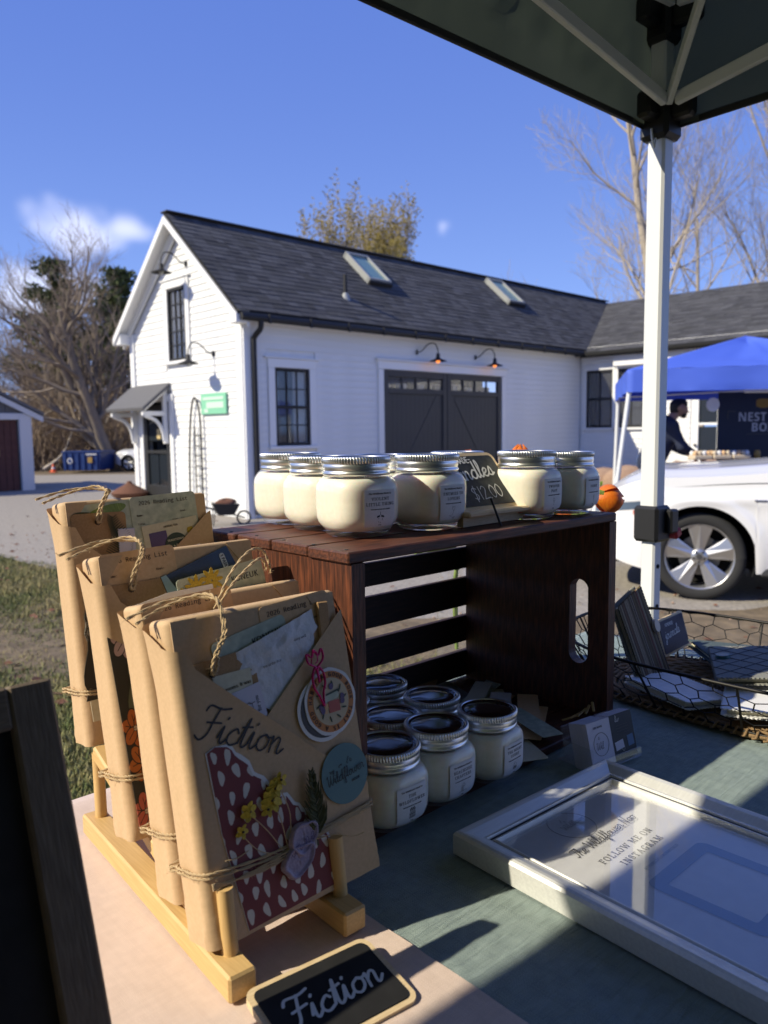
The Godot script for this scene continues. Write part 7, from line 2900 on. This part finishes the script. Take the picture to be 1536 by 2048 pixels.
func card_holder() -> void:
	var K := thing("card_holder", "clear acrylic business card holder at the picture frame's far corner", "card holder", TU(.840, .001, .520), TYAW - 7.5)
	part(K, "base_plate", bx(Vector3(.096, .002, .06), .0006), M.clear_plastic, Vector3(.047, .001, -.024))
	part(K, "front_lip", bx(Vector3(.096, .012, .002), .0006), M.clear_plastic, Vector3(.047, .008, .006), Vector3(-14, 0, 0))
	part(K, "back_plate", bx(Vector3(.096, .046, .002), .0006), M.clear_plastic, Vector3(.047, .024, -.045), Vector3(-14, 0, 0))
	part(K, "side_plate", bx(Vector3(.002, .03, .05), .0006), M.clear_plastic, Vector3(-.002, .016, -.02))
	for k in 2:
		var dz := .030 if k == 0 else .022
		var st := thing("card_stack", ["stack of white business cards with a round line drawing, left in the holder", "stack of business cards with a dark navy face, right in the holder"][k], "business cards", K.to_global(Vector3(.002 + k * .0465, .0035, .003 if k == 0 else .001)), TYAW - 7.5, "business card stacks")
		st.rotation_degrees = Vector3(-14, TYAW - 7.5, 0)
		var s := st_new()
		for j in 14:
			box(s, Vector3(.0225 + rng.randf_range(-.0003, .0003), .029 + rng.randf_range(-.0004, .0004), -dz * (j + .5) / 14.0), Vector3(.0445, .058, dz / 14.0 - .0003))
		part(st, "cards", fin(s), M.lilac_card)
		if k == 0:
			var ring := TorusMesh.new()
			ring.inner_radius = .0142
			ring.outer_radius = .0147
			ring.rings = 40
			ring.ring_segments = 4
			part(st, "emblem", ring, M.ink_grey, Vector3(.0225, .028, .0002), Vector3(90, 0, 0))
			var p := pen("Wil", Vector2(.012, .022), .0045, .0005, .0004)
			p = pen("e", Vector2(.018, .034), .0035, .0004, .0004, .3, .1, p)
			part(st, "emblem", fin(p), M.ink_grey)
			text(st, "lettering", "THE NOOK", .0034, SERIF, M.ink_grey, Vector3(.020, .050, .0003))
		else:
			part(st, "dark_face", bx(Vector3(.0445, .058, .0004)), M.navy_card, Vector3(.0225, .029, .0004))
			for q in [[.018, .052, .020, .0018], [.016, .0425, .024, .0008], [.018, .039, .026, .0008], [.016, .0355, .023, .0008], [.018, .032, .026, .0008]]:
				if q[1] < .05:
					part(st, "fine_print", bx(Vector3(q[2], q[3], .0002)), M.ink_grey, Vector3(.022, q[1], .0008))
			part(st, "lettering", fin(pen("lw", Vector2(.010, .048), .0040, .0006, .0008)), M.chalk_white)
			part(st, "print_panel", bx(Vector3(.017, .011, .0003)), M.lilac_card, Vector3(.012, .018, .0007), Vector3(0, 0, 6))
			part(st, "print_panel", bx(Vector3(.012, .014, .0003)), M.code_blue, Vector3(.035, .020, .0007), Vector3(0, 0, 4))
			part(st, "curl", fin(pen("c", Vector2(.018, .008), .006, .0004, .0008, .8)), M.chalk_white)


func basket() -> void:
	var K := thing("wire_basket", "oval black chicken wire basket on a woven base", "basket", TU(1.245, .002, .485), TYAW)
	var rim := func(a: float, t: float) -> Vector3:
		# t = 0 at the base, 1 at the rim
		var ru := lerpf(.150, .196, t)
		var rn := lerpf(.245, .290, t)
		var c := cos(a)
		var s := sin(a)
		var q := 1.0 / pow(pow(absf(c), 3.0) + pow(absf(s), 3.0), 1.0 / 3.0)
		return Vector3(c * q * ru, .006 + .078 * t + (.014 * pow(absf(s) * minf(q, 1.0), 4.0) * t), -s * q * rn)
	var loop := func(t: float, n: int, r: float, k: int) -> ArrayMesh:
		var b := Buf.new()
		var p := PackedVector3Array()
		for i in n + 1:
			p.append(rim.call(TAU * i / n, t))
		b.tube(p, PackedFloat32Array([r]), k)
		return b.mesh()
	part(K, "rim_wire", loop.call(1.0, 90, .0026, 8), M.wire_black)
	part(K, "base_wire", loop.call(0.02, 90, .0020, 6), M.wire_black)
	for k in 12:
		var b := Buf.new()
		b.line(rim.call(TAU * k / 12.0 + .2, 0), rim.call(TAU * k / 12.0 + .2, 1), .0018, 6)
		part(K, "upright", b.mesh(), M.wire_black)
	var m := Buf.new()
	var cols := 92
	var rows := 4
	for i in cols:
		for j in rows + 1:
			var up := 1.0 if (i + j) % 2 == 0 else -1.0
			var y := clampf((j + up * .16) / rows, 0.0, 1.0)
			var y2 := clampf((j - up * .16) / rows, 0.0, 1.0)
			var a := TAU * i / cols + .012 * sin(i * 1.7 + j)
			var a2 := TAU * (i + 1) / cols + .012 * sin((i + 1) * 1.7 + j)
			m.tube(PackedVector3Array([rim.call(a, y), rim.call(a2, y2)]), PackedFloat32Array([.00075]), 4, false)
			if up > 0 and j < rows:
				m.tube(PackedVector3Array([rim.call(a, y), rim.call(TAU * i / cols + .012 * sin(i * 1.7 + j + 1), clampf((j + 1 - .16) / rows, 0, 1))]), PackedFloat32Array([.0011]), 4, false)
	part(K, "chicken_wire", m.mesh(), M.wire_black)
	# woven base: ribs wound in rings, bound to the wire by a coarse whipping
	var wv := Buf.new()
	for r in 22:
		var p := PackedVector3Array()
		for i in 97:
			var q: Vector3 = rim.call(TAU * i / 96.0, 0)
			var sc := 1.0 - r * .045
			p.append(Vector3(q.x * sc, .004 + .0018 * sin(i * PI / 2.0 + r * PI), q.z * sc))
		wv.tube(p, PackedFloat32Array([.0042]), 5)
	part(K, "woven_base", wv.mesh(), M.wicker)
	var wh := Buf.new()
	for i in 110:
		var a := TAU * i / 110.0
		var q: Vector3 = rim.call(a, 0)
		var d := Vector3(q.x, 0, q.z).normalized()
		var t := Vector3(-d.z, 0, d.x)
		wh.tube(PackedVector3Array([q - d * .008 - t * .004, q + Vector3(0, .006, 0), q + d * .008 + t * .004 - Vector3(0, .002, 0), q + d * .004 + t * .008 - Vector3(0, .004, 0)]), PackedFloat32Array([.0022]), 5)
	part(K, "whipping", wh.mesh(), M.wicker)
	# what lies in it
	var pinked := func(w: float, h: float, step: float) -> PackedVector2Array:
		var o := PackedVector2Array()
		var nx := int(w / step)
		var ny := int(h / step)
		for k in nx:
			o.append(Vector2(-w / 2 + k * step, -h / 2))
			o.append(Vector2(-w / 2 + (k + .5) * step, -h / 2 - step * .5))
		for k in ny:
			o.append(Vector2(-w / 2 + nx * step, -h / 2 + k * step))
			o.append(Vector2(-w / 2 + nx * step + step * .5, -h / 2 + (k + .5) * step))
		for k in nx:
			o.append(Vector2(-w / 2 + (nx - k) * step, -h / 2 + ny * step))
			o.append(Vector2(-w / 2 + (nx - k - .5) * step, -h / 2 + ny * step + step * .5))
		for k in ny:
			o.append(Vector2(-w / 2, -h / 2 + (ny - k) * step))
			o.append(Vector2(-w / 2 - step * .5, -h / 2 + (ny - k - .5) * step))
		return o
	var im := Image.create(256, 64, false, Image.FORMAT_RGB8)
	var r := RandomNumberGenerator.new()
	r.seed = 8
	var pal := [C(.12, .07, .04), C(.25, .18, .11), C(.18, .03, .035), C(.30, .25, .17), C(.07, .045, .03), C(.14, .12, .05), C(.20, .11, .06)]
	var x := 0
	while x < 256:
		var wd := r.randi_range(3, 9)
		var c: Color = pal[r.randi() % pal.size()]
		for xx in range(x, mini(x + wd, 256)):
			for y in 64:
				im.set_pixel(xx, y, srgb(c * (0.75 + .5 * r.randf()) * (1.0 if (y / 3 + xx) % 4 else .6)))
		x += wd
	var sm := print_mat("striped_cloth", ImageTexture.create_from_image(im))
	sm.roughness = .95
	var jn := thing("fabric_journal", "brown and maroon striped fabric journal leaning upright behind the crate", "journal", TU(1.262, .016, .628), TYAW, "fabric journals in the basket")
	jn.rotation_degrees = Vector3(-17, TYAW + 8, 9)
	part(jn, "front_cover", plate(shifted(pinked.call(.11, .158, .0055), Vector2(-.055, .082)), .0, .002), sm)
	part(jn, "back_cover", plate(shifted(pinked.call(.11, .158, .0055), Vector2(-.058, .084)), -.010, .002), M.grey_felt)
	part(jn, "pages", bx(Vector3(.10, .145, .007)), M.cream_card, Vector3(-.056, .082, -.006))
	var bt := CylinderMesh.new()
	bt.top_radius = .011
	bt.bottom_radius = .012
	bt.height = .005
	part(jn, "button", bt, M.button, Vector3(-.002, .085, .004), Vector3(90, 0, 0))
	var sg := thing("basket_sign", "small navy chalkboard reading homemade journals at the back of the basket", "sign", TU(1.345, .030, .655), TYAW + 4)
	sg.rotation_degrees = Vector3(-16, TYAW + 4, 0)
	part(sg, "board_back", plate(shifted(rrect(.112, .066, .004), Vector2(0, .033)), 0, .005), M.pale_wood)
	part(sg, "slate", plate(shifted(rrect(.104, .058, .003), Vector2(0, .033)), .001, .001), M.chalk_navy)
	var s := pen("HOMEMADE-", Vector2(-.030, .050), .0030, .0009, .0014, 0, 0)
	pen("journals", Vector2(-.038, .028), .0085, .0016, .0014, .06, .15, s)
	part(sg, "chalk_lettering", fin(s), M.chalk_white)
	for q in [
		["slate blue felt journal under the grey quilted one, its corner pointing back", "slate_felt", .16, .12, 1.345, .040, .545, 45, 6.0],
		["grey quilted fabric journal with a teal button, on top in the basket", "grey_felt", .18, .13, 1.270, .056, .490, 28, -5.0],
		["pale grey fabric journal lying low at the near left side of the basket", "tissue", .14, .10, 1.150, .026, .560, 70, 4.0],
		["white felt booklet half under the grey quilted journal at the basket's front", "white_card", .12, .09, 1.160, .034, .440, 20, -3.0],
	]:
		var fj := thing("fabric_journal", q[0], "journal", TU(q[4], q[5], q[6]), TYAW + q[7], "fabric journals in the basket")
		fj.rotation_degrees = Vector3(-90 + q[8], TYAW + q[7], 0)
		part(fj, "front_cover", plate(pinked.call(q[2], q[3], .006), .006, .002), M[q[1]])
		part(fj, "back_cover", plate(pinked.call(q[2], q[3], .006), -.004, .002), M[q[1]])
		part(fj, "pages", bx(Vector3(q[2] - .012, q[3] - .012, .007)), M.cream_card, Vector3(.002, 0, .0))
		if q[1] == "grey_felt":
			part(fj, "button", bt, M.button_teal, Vector3(.02, .045, .009), Vector3(90, 0, 0))
			var qb := Buf.new()
			for k in 9:
				for dgl in [1.0, -1.0]:
					var x0 := -.16 + k * .04
					var a := Vector3(clampf(x0, -.088, .088), clampf(-.062 + (clampf(x0, -.088, .088) - x0), -.062, .062) * dgl, .0064)
					var e := Vector3(clampf(x0 + .124, -.088, .088), clampf(-.062 + (clampf(x0 + .124, -.088, .088) - x0), -.062, .062) * dgl, .0064)
					if a.distance_to(e) > .01:
						qb.tube(PackedVector3Array([a, e]), PackedFloat32Array([.0006]), 4, false)
			part(fj, "quilting", qb.mesh(), M.ink_grey)
